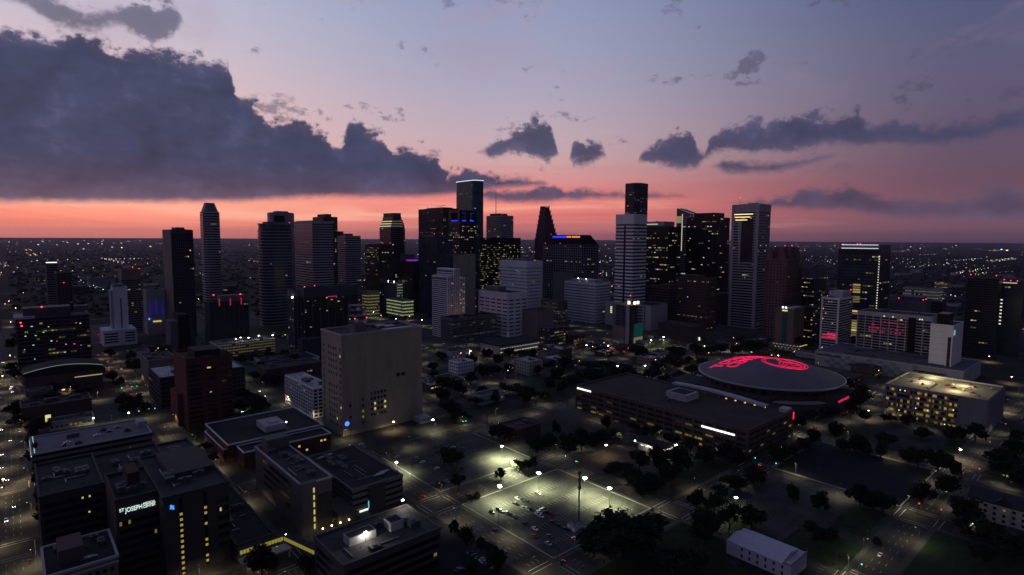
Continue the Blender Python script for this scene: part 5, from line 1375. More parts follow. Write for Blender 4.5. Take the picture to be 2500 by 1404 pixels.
for f in (.22, .59):
    panel(r, 'stair_slot', PANE, (w * f, 0), (w * f + 1.6, 0), 1, h - 1, (0, -1), .1, -.04)
    for k_ in range(12):
        z = h - 10 - k_ * 2.75
        if f == .59 and k_ in (2, 4, 5, 8, 11): continue
        panel(r, 'stair_window', emit('stair_glow', (1.0, .74, .16), .32 if f == .22 else .2), (w * f + .2, 0), (w * f + 1.4, 0), z, z + 1.3, (0, -1), .08, .06)
for k_ in range(6):
    panel(r, 'window_band', PANE, (w * .80, 0), (w * .99, 0), h - 9 - k_ * 4.6, h - 6.6 - k_ * 4.6, (0, -1), .1, -.02)
panel(r, 'lit_window', PANE_L, (w * .84, 0), (w * .84 + .8, 0), h - 13.4, h - 11.6, (0, -1), .05, .1)
m_ = MB()
for dx_, dz_ in ((0, 0), (.9, .6), (.1, 1.1), (1.0, -.5)): m_.box(w * .09 + dx_, w * .09 + dx_ + .75, -.3, -.1, h - 5.5 + dz_, h - 4.6 + dz_)
m_.build('emblem', emit('emblem_blue', (.05, .35, 1.0), 1.3), r)
r, w, d, h = bld('back_wing', 'hospital_wing', 'long dark hospital wing with black window bands along the avenue', 'hospital')
MB().box(0, w, 0, d, 0, h).build('wall', HOSP, r)
roof_top(r, rect(w, d), h, HOSP, ROOF_D, 1.2, 4)
for k_ in range(6): panel(r, 'window_band', PANE, (1.2, 0), (w - .8, 0), h - 6 - k_ * 4.2, h - 3.6 - k_ * 4.2, (0, -1), .1, -.02)
for x, k_ in ((17, 0), (20, 0), (19.5, 2)): panel(r, 'lit_window', PANE_L, (x, 0), (x + .8, 0), h - 5.2 - k_ * 4.2, h - 4.2 - k_ * 4.2, (0, -1), .05, .12)
plain('mid_wing', 'hospital_rear_block', 'dark flat-roofed hospital block behind the lit sign', 'hospital', wall=HOSP, body=HOSP, band=0, lit=0, roof=ROOF_D, plant=7)
plain('east_wing', 'hospital_side_block', 'lower hospital block with a mottled grey roof beside the sunken street', 'hospital', wall=HOSP, body=HOSP, band=0, lit=0, roof=ROOF, plant=8)
r, w, d, h = bld('cream_old', 'old_cream_building', 'old cream building with rows of square windows at the bottom left corner', 'building')
MB().box(0, w, 0, d, 0, h).build('wall', mat('old_cream', (.15, .145, .135), .9, .15, .2, streak=True), r)
roof_top(r, rect(w, d), h, LIGHT, ROOF_D, 1.0, 3, box=[(.2, .55, .25, .75, 6.5, mat('dull_pink', (.09, .066, .066), .9, .1, .2))])
MB().box(-.25, w + .25, -.35, 0, h - 2.2, h - 1.4).build('cornice', LIGHT, r)
ws = wset(1.5, 1.9, 1)
for row in range(5):
    for c_ in range(9): link('window', ws[1 if (row, c_) == (0, 3) else 0], r, None, (1.2 + c_ * 2.6, 0, h - 5.6 - row * 3.6))
r, w, d, h = bld('low_link', 'low_link_building', 'low dark flat-roofed link building behind the glowing skybridge', 'building')
MB().box(0, w, 0, d, 0, h).build('wall', HOSP, r)
roof_top(r, rect(w, d), h, HOSP, ROOF_D, .8, 5)
r, w, d, h = bld('brick_hosp', 'brick_clinic', 'sprawling red brick clinic with a dark roof edged in white', 'building')
for nm, (xa, xb, ya, yb, hh) in (('main_block', (0, w, 18, d, h)), ('front_block', (w * .08, w * .98, 0, 17.9, h - 2)), ('side_block', (-2, w * .25, 22, d - 6, h - 4))):
    MB().box(xa, xb, ya, yb, 0, hh).build(nm, BRICK, r)
    MB().box(xa + .5, xb - .5, ya + .5, yb - .5, hh, hh + .15).build('roof_deck', ROOF_D, r)
    b = MB().box(xa - .2, xb + .2, ya - .2, ya + .5, hh, hh + .9).box(xa - .2, xb + .2, yb - .5, yb + .2, hh, hh + .9).box(xa - .2, xa + .5, ya + .5, yb - .5, hh, hh + .9).box(xb - .5, xb + .2, ya + .5, yb - .5, hh, hh + .9)
    b.build('white_coping', WHITE, r)
MB().box(w * .42, w * .64, d * .35, d * .62, h + .1, h + 5).build('penthouse', LIGHT, r)
MB().box(w * .48, w * .58, d * .42, d * .52, h + 5, h + 6).build('rooftop_unit', ROOF_W, r)
MB().ball((w * .645, d * .36, h + 5.2), .6).build('roof_lamp', WHITE_L, r)
for x, z in ((.62, 6), (.86, 6.5), (.9, 6.5), (.7, 2)): panel(r, 'lit_window', PANE_L, (w * x, 0), (w * x + 1.6, 0), z, z + 1.4, (0, -1), .08, .02)
r, w, d, h = bld('slab_hosp', 'long_slab_building', 'long pale slab building with a lit stair tower at its near end', 'building')
MB().box(0, w, 0, d, 0, h).build('wall', mat('pinkish_concrete', (.13, .118, .118), .85, .12, .1, streak=True), r)
roof_top(r, rect(w, d), h, LIGHT, ROOF, .9, 9, box=[(.2, 1.0, .84, .98, 7, _mats['pinkish_concrete'])])
for k_ in range(4): panel(r, 'window_band', PANE, (0, d * .80), (0, d * .22), h - 5.5 - k_ * 4.6, h - 3.2 - k_ * 4.6, (-1, 0), .12, -.02)
MB().box(-.6, w * .42, -3.5, 0, 0, h + 2).build('stair_tower', _mats['pinkish_concrete'], r)
for k_ in range(6): panel(r, 'stair_window', emit('slab_glow', (1, .78, .2), .55), (w * .30, -3.5), (w * .30 + .9, -3.5), h - 4.2 - k_ * 4.2, h - 1.4 - k_ * 4.2, (0, -1), .08, .03)
MB().box(w * .42, w * .95, -1.5, 0, 0, h * .72).build('lower_wall', HOSP, r)
MB().box(w, w + 11, -8, 14, 0, 8).build('entrance_block', HOSP, r)
for i in range(4): MB().ball((w * .45 + i * 5.2, -9.2, 3.6), .45).build('wall_lamp', WARM_L, r)
r, w, d, h = bld('dark_garage', 'dark_parking_garage', 'dark flat-topped parking garage between the slab building and the lit lots', 'parking garage')
skin(r, rect(w, d), 0, h, BLACK, GREY, fl=4, band=.55, proud=.3, lit=0, top=1.2)
roof_top(r, rect(w, d), h, GREY, mat('rust_deck', (.032, .026, .025), .95, .3, .1), 1.0, 1)
for (xa, ya) in ((.08, .86), (.55, .12)):
    for i in range(3): MB().box(w * xa + i * 2.6, w * xa + i * 2.6 + 7, d * ya + i * 1.3, d * ya + i * 1.3 + 1.2, h + 1.2, h + 1.6).build('roof_panel', ROOF_W, r)
for k_ in range(3): panel(r, 'lit_deck', emit('deck_glow', (.8, .66, .12), .12), (1.5, 0), (8, 0), 3.2 + k_ * 4, 5.0 + k_ * 4, (0, -1), .06, .05)
MB().box(w * .30, w * .62, -1.2, 0, 0, h + .4).build('stair_block', HOSP, r)
panel(r, 'cyan_sign', emit('cyan_sign', (.1, .8, .9), .9), (w * .29, 0), (w * .29 + .8, 0), 2.5, 7, (0, -1), .5, .4)
panel(r, 'white_sign', emit('white_sign', (.9, 1, .95), 1.2), (4, 0), (9.5, 0), 1.6, 2.6, (0, -1), .5, .4)
r, w, d, h = bld('fore_right', 'foreground_office', 'flat-roofed office in the foreground with black window bands and roof floodlights', 'office block')
MB().box(0, w, 0, d, 0, h).build('wall', mat('fore_concrete', (.085, .082, .086), .85, .12, .1, streak=True), r)
roof_top(r, rect(w, d), h, _mats['fore_concrete'], ROOF, 1.1, 7)
for k_ in range(4):
    panel(r, 'window_band', PANE, (w * .04, 0), (w * .985, 0), h - 5.0 - k_ * 4.2, h - 2.8 - k_ * 4.2, (0, -1), .12, -.02)
    panel(r, 'window_band', PANE, (0, d * .92), (0, d * .06), h - 5.0 - k_ * 4.2, h - 2.8 - k_ * 4.2, (-1, 0), .12, -.02)
panel(r, 'lit_window', PANE_D, (w * .92, 0), (w * .955, 0), h - 13.2, h - 11.4, (0, -1), .05, .12)
MB().box(w * .18, w * .45, d * .42, d * .62, h + .1, h + 4).build('penthouse', LIGHT, r)
MB().box(w * .19, w * .44, d * .44, d * .60, h + 4, h + 4.2).build('penthouse_roof', ROOF_D, r)
MB().box(w * .60, w * .74, d * .40, d * .62, h + .1, h + 4.6).build('lift_house', LIGHT, r)
MB().box(w * .61, w * .73, d * .42, d * .60, h + 4.6, h + 4.8).build('lift_house_roof', ROOF_D, r)
for fx, fy in ((.33, .38), (.93, .93)):
    MB().tube((w * fx, d * fy, h), (w * fx, d * fy, h + 5), .12).build('lamp_post', METAL, r)
    MB().box(w * fx - .6, w * fx + .6, d * fy - .4, d * fy + .4, h + 5, h + 5.6).build('floodlight', WHITE_L, r)
    l = bpy.data.lights.new('floodlight_glow', 'POINT'); l.energy = 3200; l.color = (1, .93, .75); l.shadow_soft_size = .5
    lo_ = bpy.data.objects.new('floodlight_glow', l); C.objects.link(lo_); lo_.parent = r; lo_.location = (w * fx, d * fy, h + 4.6)

# glowing skybridges
def bridge(label, a, b_, z, wd=3.4, hh=3.2):
    a, b_ = Vector(a), Vector(b_); L = (b_ - a).length
    r = thing('skybridge', label, 'skybridge', (a.x, a.y, z), math.atan2(b_.y - a.y, b_.x - a.x))
    MB().box(0, L, -wd / 2, wd / 2, 0, .5).build('floor', GREY, r); MB().box(-.2, L + .2, -wd / 2 - .2, wd / 2 + .2, hh, hh + .4).build('roof', ROOF, r)
    n = int(L / 1.5); g = emit('bridge_glow', (1.0, .82, .16), .26)
    pm = MB().box(.12, L / n - .12, -wd / 2 + .05, -wd / 2 + .12, .9, hh - .3).mesh('pane', g); pb = MB().box(.12, L / n - .12, wd / 2 - .12, wd / 2 - .05, .9, hh - .3).mesh('pane', g)
    pst = MB().box(-.1, .1, -wd / 2 - .02, wd / 2 + .02, .5, hh).mesh('mullion', FRAME)
    for i in range(n):
        link('pane', pm, r, None, (i * L / n, 0, 0)); link('pane', pb, r, None, (i * L / n, 0, 0)); link('mullion', pst, r, None, (i * L / n, 0, 0))
    return r
bridge('yellow-lit skybridge along the front of the low link building', (80, 297.5), (101.5, 297.5), 5.2)
bridge('yellow-lit skybridge running from the link building to the foreground office', (103.3, 296), (111, 268), 5.2)
r = thing('ambulance_canopy', 'flat canopy on posts lit from below under the skybridge', 'canopy', (79, 288, 0))
MB().box(0, 24, 0, 7, 4.2, 4.8).build('roof', LIGHT, r)
for x in (1, 12, 23): MB().box(x - .3, x + .3, .4, 1.0, 0, 4.2).build('post', LIGHT, r)
l = bpy.data.lights.new('canopy_glow', 'POINT'); l.energy = 900; l.color = (1, .8, .3); l.shadow_soft_size = .5
lo_ = bpy.data.objects.new('canopy_glow', l); C.objects.link(lo_); lo_.parent = r; lo_.location = (7, 3, 3.6)

# --- left blocks along the avenue
r, w, d, h = bld('white_roof_left', 'white_deck_garage', 'parking garage with a pale open roof deck and a string of lamps at its edge', 'parking garage')
skin(r, rect(w, d), 0, h, BLACK, GREY, fl=4, band=.5, proud=.3, lit=.1, cols=GREEN, bright=.15, rng=random.Random(71))
roof_top(r, rect(w, d), h, LIGHT, mat('pale_deck', (.15, .15, .18), .9, .18, .1), 1.0, 0, box=[(.92, 1.0, .5, .8, 4, LIGHT)])
b = MB()
for i in range(11):
    b.box(-.6, -.1, -.4 + i * 4, .3 + i * 4, h - .9, h - .4, (.7, 1, .85, 1)); b.box(1.2, 1.8, 2 + i * 4, 2.6 + i * 4, h + .9, h + 1.3, (.5, .9, .75, 1))
b.build('deck_lamp', LIT, r)
r, w, d, h = plain('low_left', 'low_avenue_block', 'low dark building with a bright yellow doorway on the left avenue', 'building', wall=BROWN, body=BROWN, band=0, lit=0, roof=ROOF_D, plant=6)
panel(r, 'lit_door', emit('door_glow', (.95, .88, .35), .75), (w * .32, 0), (w * .40, 0), .4, 7, (0, -1), .1, .05)
r, w, d, h = bld('curved_dark', 'curved_roof_hall', 'dark hall with a long curved roof edged in light on the left avenue', 'building')
prof = [(0, h - 10)] + [(w * i / 12, h - 10 + 9 * math.sin(math.pi * (.15 + .7 * i / 12))) for i in range(13)] + [(w, h - 10)]
m_ = MB(); q = [(x, 0, z) for x, z in prof]; q2 = [(x, d, z) for x, z in prof]
m_.face(q[::-1]); m_.face(q2)
for i in range(len(q)):
    j = (i + 1) % len(q); m_.face([q[i], q[j], q2[j], q2[i]])
m_.build('curved_roof', ROOF_D, r)
MB().box(1, w - 1, .5, d - .5, 0, h - 9.95).build('wall', BROWN, r)
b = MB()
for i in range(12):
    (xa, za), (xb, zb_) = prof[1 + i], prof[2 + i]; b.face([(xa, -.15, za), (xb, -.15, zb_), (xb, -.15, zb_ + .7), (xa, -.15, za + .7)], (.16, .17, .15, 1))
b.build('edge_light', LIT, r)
b = MB(); b.box(w * .62, w * .98, -.2, 0, h - 16, h - 15, (.35, .3, .15, 1)); b.box(w * .55, w * .6, -1, 0, 2, 3.4, (1, .7, .3, 1)); b.box(w * .45, w * .49, -1, 0, 2, 3.2, (1, .75, .35, 1)); b.build('lit_window', LIT, r)

plain('u_roof', 'white_edged_block', 'block with a U-shaped white roof at the left foot of the windowless block', 'building', wall=WHITE, body=GLASS, band=.35, bay=4.2, pier=1.2, lit=.01, roof=ROOF_W, plant=4, fl=3.4)
plain('low_a', 'pale_walled_shed', 'low shed with pale end wall behind the white-edged block', 'building', wall=LIGHT, body=LIGHT, band=0, lit=0, roof=ROOF_D, plant=5)
plain('low_b', 'long_brown_shed', 'long low brown shed nearer than the pale-walled shed', 'building', wall=BROWN, body=BROWN, band=0, lit=.02, roof=ROOF, plant=4)

# --- arena garage
r, w, d, h = bld('garage_arena', 'arena_garage', 'long tan parking garage with a broad flat roof in front of the dome', 'parking garage')
TANG = mat('garage_tan', (.105, .082, .066), .9, .14, .1, streak=True)
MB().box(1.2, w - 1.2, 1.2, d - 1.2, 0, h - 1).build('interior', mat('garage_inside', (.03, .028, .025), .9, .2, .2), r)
nl = 5; fh = h / nl
for k_ in range(nl):
    b = MB(); z0_, z1_ = k_ * fh + fh * .55, (k_ + 1) * fh + (.9 if k_ == nl - 1 else 0)
    b.box(0, w, 0, 1.0, z0_, z1_).box(0, w, d - 1, d, z0_, z1_).box(0, 1.0, 1.0, d - 1, z0_, z1_).box(w - 1, w, 1.0, d - 1, z0_, z1_)
    b.build('deck_parapet', TANG, r)
MB().box(.9, w - .9, .9, d - .9, h - .95, h - .5).build('roof_deck', mat('arena_deck', (.046, .040, .036), .95, .35, .06), r)
cm = MB().box(-.08, 1.1, -.9, .9, 0, h).mesh('pier', TANG); nc = 19
for i in range(nc + 1): link('pier', cm, r, None, (0, min(d - .9, max(.9, d * i / nc)), 0))
cm = MB().box(-.9, .9, -.08, 1.1, 0, h).mesh('pier', TANG)
for i in range(9): link('pier', cm, r, None, (min(w - .9, max(.9, w * i / 8)), 0, 0))
b = MB(); rg = random.Random(72)
for k_ in range(nl - 1):
    for i in range(nc):
        if rg.random() < (.55 if k_ < 2 else .15):
            s = rg.choice((.03, .05, .08, .12, .2)) * (1 if k_ < 2 else .5); y0_ = d * (i + .12) / nc; y1_ = d * (i + .88) / nc; z = k_ * fh + fh * .08
            b.face([(1.1, y1_, z), (1.1, y0_, z), (1.1, y0_, z + fh * .44), (1.1, y1_, z + fh * .44)], (s, s * .75, s * .18, 1))
    for i in range(8):
        if rg.random() < .15:
            s = rg.uniform(.05, .2); x0_ = w * (i + .15) / 8; x1_ = w * (i + .85) / 8; z = k_ * fh + fh * .08
            b.face([(x0_, 1.1, z), (x1_, 1.1, z), (x1_, 1.1, z + fh * .44), (x0_, 1.1, z + fh * .44)], (s, s * .75, s * .2, 1))
b.build('lit_opening', LIT, r, 'stuff')
TUBE = emit('tube_sign', (.96, .93, 1.0), 2.2)
panel(r, 'tube_light', TUBE, (0, d * .985), (0, d * .885), h - 2.3, h - 1.0, (-1, 0), .3, .25)
panel(r, 'tube_light', TUBE, (0, d * .22), (0, d * .06), h - 6.3, h - 5.0, (-1, 0), .3, .25)
MB().box(w * .42, w * .66, d * .42, d * .54, h - .5, h + 5.5).build('stair_house', LIGHT, r)
MB().box(w * .44, w * .64, d * .435, d * .525, h + 5.5, h + 5.7).build('stair_house_roof', ROOF_D, r)
m_ = MB(); nseg = 10
for i in range(nseg):      # the arched white canopy that runs to the arena
    t0, t1 = i / nseg, (i + 1) / nseg
    P = lambda t: (w * .80 + 2 * math.sin(t * 3.1), d * (.62 - .52 * t), h + 2.2 + 3.6 * math.sin(math.pi * (.35 + .6 * t)))
    a_, c_ = P(t0), P(t1)
    m_.face([(a_[0], a_[1], a_[2]), (c_[0], c_[1], c_[2]), (c_[0] + 7, c_[1], c_[2]), (a_[0] + 7, a_[1], a_[2])]); m_.face([(a_[0], a_[1], a_[2]), (a_[0], a_[1], a_[2] - 1.6), (c_[0], c_[1], c_[2] - 1.6), (c_[0], c_[1], c_[2])])
m_.build('arched_canopy', ROOF_W, r)
for i in range(6): MB().box(w * .80 + 1, w * .80 + 1.4, d * (.58 - .08 * i), d * (.58 - .08 * i) + .4, h - .5, h + 3.4).build('canopy_post', METAL, r)
b = MB()
for i in range(5): b.box(w * .8 + .4, w * .8 + 1.4, d * (.30 - .05 * i), d * (.30 - .05 * i) + 1.2, h + 1.2, h + 2.0, (.9, .62, .2, 1))
b.build('canopy_lamp', LIT, r)
for i in range(3):
    rg = random.Random(80 + i); x, y = rg.uniform(.2, .9) * w, rg.uniform(.1, .9) * d
    MB().box(x, x + 3, y, y + 2.2, h - .5, h + 1.2).build('rooftop_unit', PLANT, r)
panel(r, 'red_sign', emit('red_sign', (1, .02, .12), 1.2), (w * .965, 0), (w * .985, 0), h - 7, h - 1, (0, -1), .4, .3)
MB().box(w * .86, w * .97, 1, 8, h - .5, h + 2.6).build('stair_head', CREAM, r)

# --- arena with its shallow dome
AX, AY, AR = ARENA
r = thing('domed_arena', 'round arena with a shallow grey dome drawn over in red neon', 'arena', (AX, AY, 0))
DOME = mat('dome_membrane', (.135, .135, .155), .75, .12, .04)
circ = lambda R, n=72: [(R * math.cos(2 * math.pi * i / n), R * math.sin(2 * math.pi * i / n)) for i in range(n)]
ZR = 25.0; RISE = 13.0
def dome_z(x, y): return ZR + RISE * max(0.0, 1 - (x * x + y * y) / (AR * AR))
m_ = MB(); n = 72; rings = 12
for k_ in range(rings + 1):
    R = AR * (1 - k_ / rings) + .001
    for i in range(n): m_.v.append((R * math.cos(2 * math.pi * i / n), R * math.sin(2 * math.pi * i / n), dome_z(R, 0)))
for k_ in range(rings):
    for i in range(n):
        j = (i + 1) % n; m_.f.append((k_ * n + i, k_ * n + j, (k_ + 1) * n + j, (k_ + 1) * n + i)); m_.c.append(None)
m_.build('dome', DOME, r, None, True)
b = MB()
for i in range(24):
    a = 2 * math.pi * i / 24
    for k_ in range(8):
        r0_, r1_ = AR * (1 - k_ * .1), AR * (1 - (k_ + 1) * .1)
        b.tube((r0_ * math.cos(a), r0_ * math.sin(a), dome_z(r0_, 0) + .02), (r1_ * math.cos(a), r1_ * math.sin(a), dome_z(r1_, 0) + .02), .07, .07, 3)
b.build('dome_seam', DOME, r, 'stuff')
MB().prism(circ(AR + 1.4), ZR - 1.4, ZR - .05).build('rim', LIGHT, r)
MB().prism(circ(AR + .2), ZR - 2.4, ZR - 1.4).build('rim_underside', DGREY, r)
MB().prism(circ(AR - 3), 12, ZR - 2.4).build('upper_drum', mat('arena_brown', (.070, .050, .043), .85, .15, .1), r)
MB().prism(circ(AR + 4), 0, 12).build('lower_drum', mat('arena_tan', (.12, .09, .076), .85, .15, .1), r)
MB().prism(circ(AR + 4.6), 12, 13).build('ledge', LIGHT, r)
fin = MB().box(AR + 3.8, AR + 5.0, -.5, .5, 0, 11).mesh('fin', _mats['arena_tan'])
for i in range(60): link('fin', fin, r, None, None, 2 * math.pi * i / 60)
pane_m = MB().box(AR - 3.05, AR - 2.8, -2.2, 2.2, 17.5, 20.5).mesh('window', PANE)
for i in range(44): link('window', pane_m, r, None, None, 2 * math.pi * (i + .5) / 44)
AB = _mats['arena_brown']
for nm, (xa, xb, ya, yb, hh) in (('front_block', (-AR - 3, -AR * .35, -34, 40, 17)), ('entry_block', (-30, 16, -AR - 6, -AR * .45, 19)), ('side_block', (-AR - 4, -AR * .5, 44, 76, 15)), ('rear_block', (-20, 40, 30, AR + 6, 16))):
    MB().box(xa, xb, ya, yb, 0, hh).build(nm, AB, r); MB().box(xa + .5, xb - .5, ya + .5, yb - .5, hh, hh + .25).build('block_roof', ROOF, r)
o = link('entrance_sign', text_mesh('TOYOTA CENTER', 3.4, emit('dim_red', (1, .03, .16), .8), 0, .1), r); o.rotation_euler = (math.pi / 2, 0, 0); o.location = (-24, -AR - 6.35, 13)
def drape(me, ox, oy, lift=.35, rot=0.0):
    c_, s_ = math.cos(rot), math.sin(rot)
    for v in me.vertices:
        x, y = v.co.x * c_ - v.co.y * s_ + ox, v.co.x * s_ + v.co.y * c_ + oy
        v.co = (x, y, dome_z(x, y) + lift + v.co.z)
    return me
ex, ey = EMBLEM
for s, x, y in (('TOYOTA', -43, 33), ('CENTER', -41, 18)):
    link('neon_lettering', drape(text_mesh(s, 17.5, NEON, .17, 0, 1.02), x, y, .35, rad(-6)), r)
def ring(name, cx, cy, ra, rb, rot=0.0, a0=0.0, a1=360.0, n=64, rr=.2):
    b = MB(); pts = []
    for i in range(n + 1):
        a = rad(a0 + (a1 - a0) * i / n); x, y = ra * math.cos(a), rb * math.sin(a)
        x, y = x * math.cos(rot) - y * math.sin(rot) + cx, x * math.sin(rot) + y * math.cos(rot) + cy
        pts.append((x, y, dome_z(x, y) + .4))
    for p, q in zip(pts, pts[1:]): b.tube(p, q, rr, rr, 4)
    return b.build(name, NEON, r)
ring('neon_ring', ex, ey, 22, 22); ring('neon_ring', ex, ey, 19.4, 19.4)
ring('neon_ring', ex - 5, ey - 9.5, 12.2, 12.2); ring('neon_ring', ex - 4, ey - 9.0, 8.6, 8.6)
for (xa, ya, xb, yb) in ((13, 14, 3, 4), (16, 9, 9, -2.5), (13, 14, 4, 10), (4, 10, -2, 3), (-8, -4, 0, -7), (0, -7, -7, -11), (-7, -11, 1, -14)):
    b = MB(); pts = [(ex + xa + (xb - xa) * t / 6, ey + ya + (yb - ya) * t / 6) for t in range(7)]
    for p, q in zip(pts, pts[1:]): b.tube((p[0], p[1], dome_z(*p) + .4), (q[0], q[1], dome_z(*q) + .4), .2, .2, 4)
    b.build('neon_stroke', NEON, r)

# --- garage at the right with cars on its roof
r, w, d, h = bld('garage_right', 'open_deck_garage', 'pale open-sided parking garage with yellow-lit decks and a lit roof of cars', 'parking garage')
wg = min(w, 75); nl = 6; fh = h / nl
GW = mat('garage_pale', (.20, .20, .22), .85, .12, .1, streak=True)
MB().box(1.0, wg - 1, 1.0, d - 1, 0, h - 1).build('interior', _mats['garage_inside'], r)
for k_ in range(nl):
    b = MB(); z0_, z1_ = k_ * fh + fh * .60, (k_ + 1) * fh + (.9 if k_ == nl - 1 else 0)
    b.box(0, wg, 0, .8, z0_, z1_).box(0, wg, d - .8, d, z0_, z1_).box(0, .8, .8, d - .8, z0_, z1_).box(wg - .8, wg, .8, d - .8, z0_, z1_)
    b.build('deck_parapet', GW, r)
MB().box(.7, wg - .7, .7, d - .7, h - .9, h - .5).build('roof_deck', mat('sandy_deck', (.15, .135, .105), .95, .25, .08), r)
MB().box(-.25, 1.2, 0, d * .27, 0, h + .9).build('solid_panel', GW, r); MB().box(0, wg, -.25, 1.2, 0, h + .9).build('solid_panel', GW, r)
cm = MB().box(-.15, .95, -.6, .6, 0, h + .9).mesh('pier', GW)
for f in (.36, .52, .70, .87, .985): link('pier', cm, r, None, (0, d * f, 0))
b = MB(); rg = random.Random(73)
for k_ in range(nl):
    for i in range(30):
        y0_ = d * .28 + d * .72 * i / 30; z = k_ * fh + fh * .05
        if rg.random() < .52:
            s = rg.choice((.03, .06, .1, .16, .22, .3)); b.face([(.95, y0_ + d * .024, z), (.95, y0_, z), (.95, y0_, z + fh * .52), (.95, y0_ + d * .024, z + fh * .52)], (s, s * .66, s * .10, 1))
        if rg.random() < .05: b.box(.6, .9, y0_, y0_ + .9, z + fh * .2, z + fh * .4, (1, .95, .6, 1))
b.build('lit_opening', LIT, r, 'stuff')
MB().box(wg * .55, wg * .58, d * .6, d, h - .5, h + .7).build('ramp_wall', GW, r); MB().box(wg * .2, wg * .58, d * .60, d * .62, h - .5, h + .7).build('ramp_wall', GW, r)
for f in (.3, .5, .7, .9):
    MB().tube((wg * f, d * .5, h - .5), (wg * f, d * .5, h + 5), .1).build('lamp_post', METAL, r)
    l = bpy.data.lights.new('deck_light', 'POINT'); l.energy = 14000; l.color = (1, .86, .45); l.shadow_soft_size = .4
    lo_ = bpy.data.objects.new('deck_light', l); C.objects.link(lo_); lo_.parent = r; lo_.location = (wg * f, d * (.35 if f in (.3, .7) else .7), h + 5)
    MB().box(wg * f - .3, wg * f + .3, d * .5 - .3, d * .5 + .3, h + 5.1, h + 5.4).build('lamp_head', METAL, r)
b = MB()
for i in range(5): b.box(wg + .2, wg + 1.2, d * .56 + i * 3.2, d * .56 + i * 3.2 + 1.8, h - .6, h + .2, (1, .8, .25, 1))
b.build('rear_light', LIT, r)
garage_roof = (GEO['garage_right'][0], GEO['garage_right'][2], wg, d, h)

# --- white gabled house, cream hotel, small structures by the lots
r, w, d, h = bld('white_house', 'white_row_house', 'long white house with a pale pitched roof at the bottom right', 'house')
HW = mat('white_siding', (.50, .50, .55), .8, .08, .3)
MB().box(0, w, 0, d, 0, h).build('wall', HW, r)
m_ = MB(); ze = h; zr = h + 2.2
for (ya, yb, dz_) in ((4.0, d * .86, 0), (d * .86, d + .4, -1.3)):
    P = [(-.5, ya, ze + dz_), (w * .5, ya, zr + dz_), (w + .5, ya, ze + dz_)]; Q = [(x, yb, z) for x, _, z in P]
    m_.face([P[0], P[1], Q[1], Q[0]]); m_.face([P[1], P[2], Q[2], Q[1]]); m_.face(P[::-1]); m_.face(Q); m_.face([P[0], Q[0], Q[2], P[2]])
m_.build('roof', mat('pale_shingle', (.50, .50, .55), .85, .1, .5), r)
MB().box(.3, w - .3, .3, 3.8, h, h + .2).build('flat_roof', ROOF_W, r)
MB().box(-.1, w + .1, -.1, .3, h, h + .9).box(-.1, .3, .3, 3.8, h, h + .9).build('parapet', mat('grey_siding', (.3, .28, .27), .8, .1, .3), r)
ws = wset(1.0, 1.7, 0)
for row in range(2):
    for i in range(6): link('window', ws[0], r, None, (0, 3.6 + i * 4.1, 4.7 - row * 3.2))
r, w, d, h = bld('cream_hotel', 'cream_hotel', 'cream hotel with dark gabled roofs and three rows of square windows at the right edge', 'hotel')
MB().box(0, w, 0, d, 0, h).build('wall', mat('warm_cream', (.62, .54, .40), .9, .1, .2), r)
SH = mat('dark_shingle', (.035, .035, .045), .9, .25, .6)
m_ = MB(); P = [(-.6, -.5, h), (w / 2, -.5, h + 5), (w + .6, -.5, h)]; Q = [(x, d + .5, z) for x, _, z in P]
m_.face([P[0], P[1], Q[1], Q[0]]); m_.face([P[1], P[2], Q[2], Q[1]]); m_.face(P[::-1]); m_.face(Q); m_.face([P[0], Q[0], Q[2], P[2]])
m_.build('roof', SH, r)
for f in (.30, .72):
    y = d * f; m_ = MB(); m_.face([(-.9, y + 5, h), (-.9, y - 5, h), (-.9, y, h + 3.6)]); m_.face([(-.95, y - 5.4, h - .2), (w * .4, y - .2, h + 3.8), (-.95, y, h + 3.9)]); m_.face([(-.95, y + 5.4, h - .2), (-.95, y, h + 3.9), (w * .4, y + .2, h + 3.8)])
    m_.build('dormer_gable', _mats['warm_cream'] if False else SH, r)
    MB().prism([(-.8, y - 4.6), (0, y - 4.6), (0, y + 4.6), (-.8, y + 4.6)], 0, h + .1).build('gable_bay', _mats['warm_cream'], r)
ws = wset(1.6, 1.6, 0)
for row in range(3):
    for i in range(12):
        y = 2 + i * 4.3; link('window', ws[2 if (row, i) == (2, 8) else 0], r, None, (-.8 if any(abs(y + .8 - d * f) < 4.6 for f in (.30, .72)) else 0, y, 1.6 + row * 3.3))
r, w, d, h = bld('canopy', 'lot_kiosk', 'low flat-roofed kiosk with bright lamps round its eaves in front of the arena garage', 'building')
MB().box(2, w - 2, 2, d - 2, 0, h - .8).build('wall', LIGHT, r); MB().box(0, w, 0, d, h - .8, h).build('roof', ROOF_D, r); MB().box(-.2, w + .2, -.2, 0, h - .9, h + .3).box(-.2, 0, 0, d, h - .9, h + .3).build('fascia', LIGHT, r)
for (x, y) in ((-.4, d * .98), (w * .98, -.4), (-.4, -.2)): MB().ball((x, y, h + .4), .55).build('corner_lamp', WHITE_L, r)
b = MB()
for i in range(3): b.box(-.5, -.25, d * (.36 + .16 * i), d * (.36 + .16 * i) + 2.4, h - 1.4, h - .9, (1.6, 1.5, 1.2, 1))
for i in range(3): b.box(w * (.2 + .25 * i), w * (.2 + .25 * i) + 2, -.5, -.25, h - 1.4, h - .9, (1.2, 1.05, .6, 1))
b.build('eave_lamp', LIT, r)
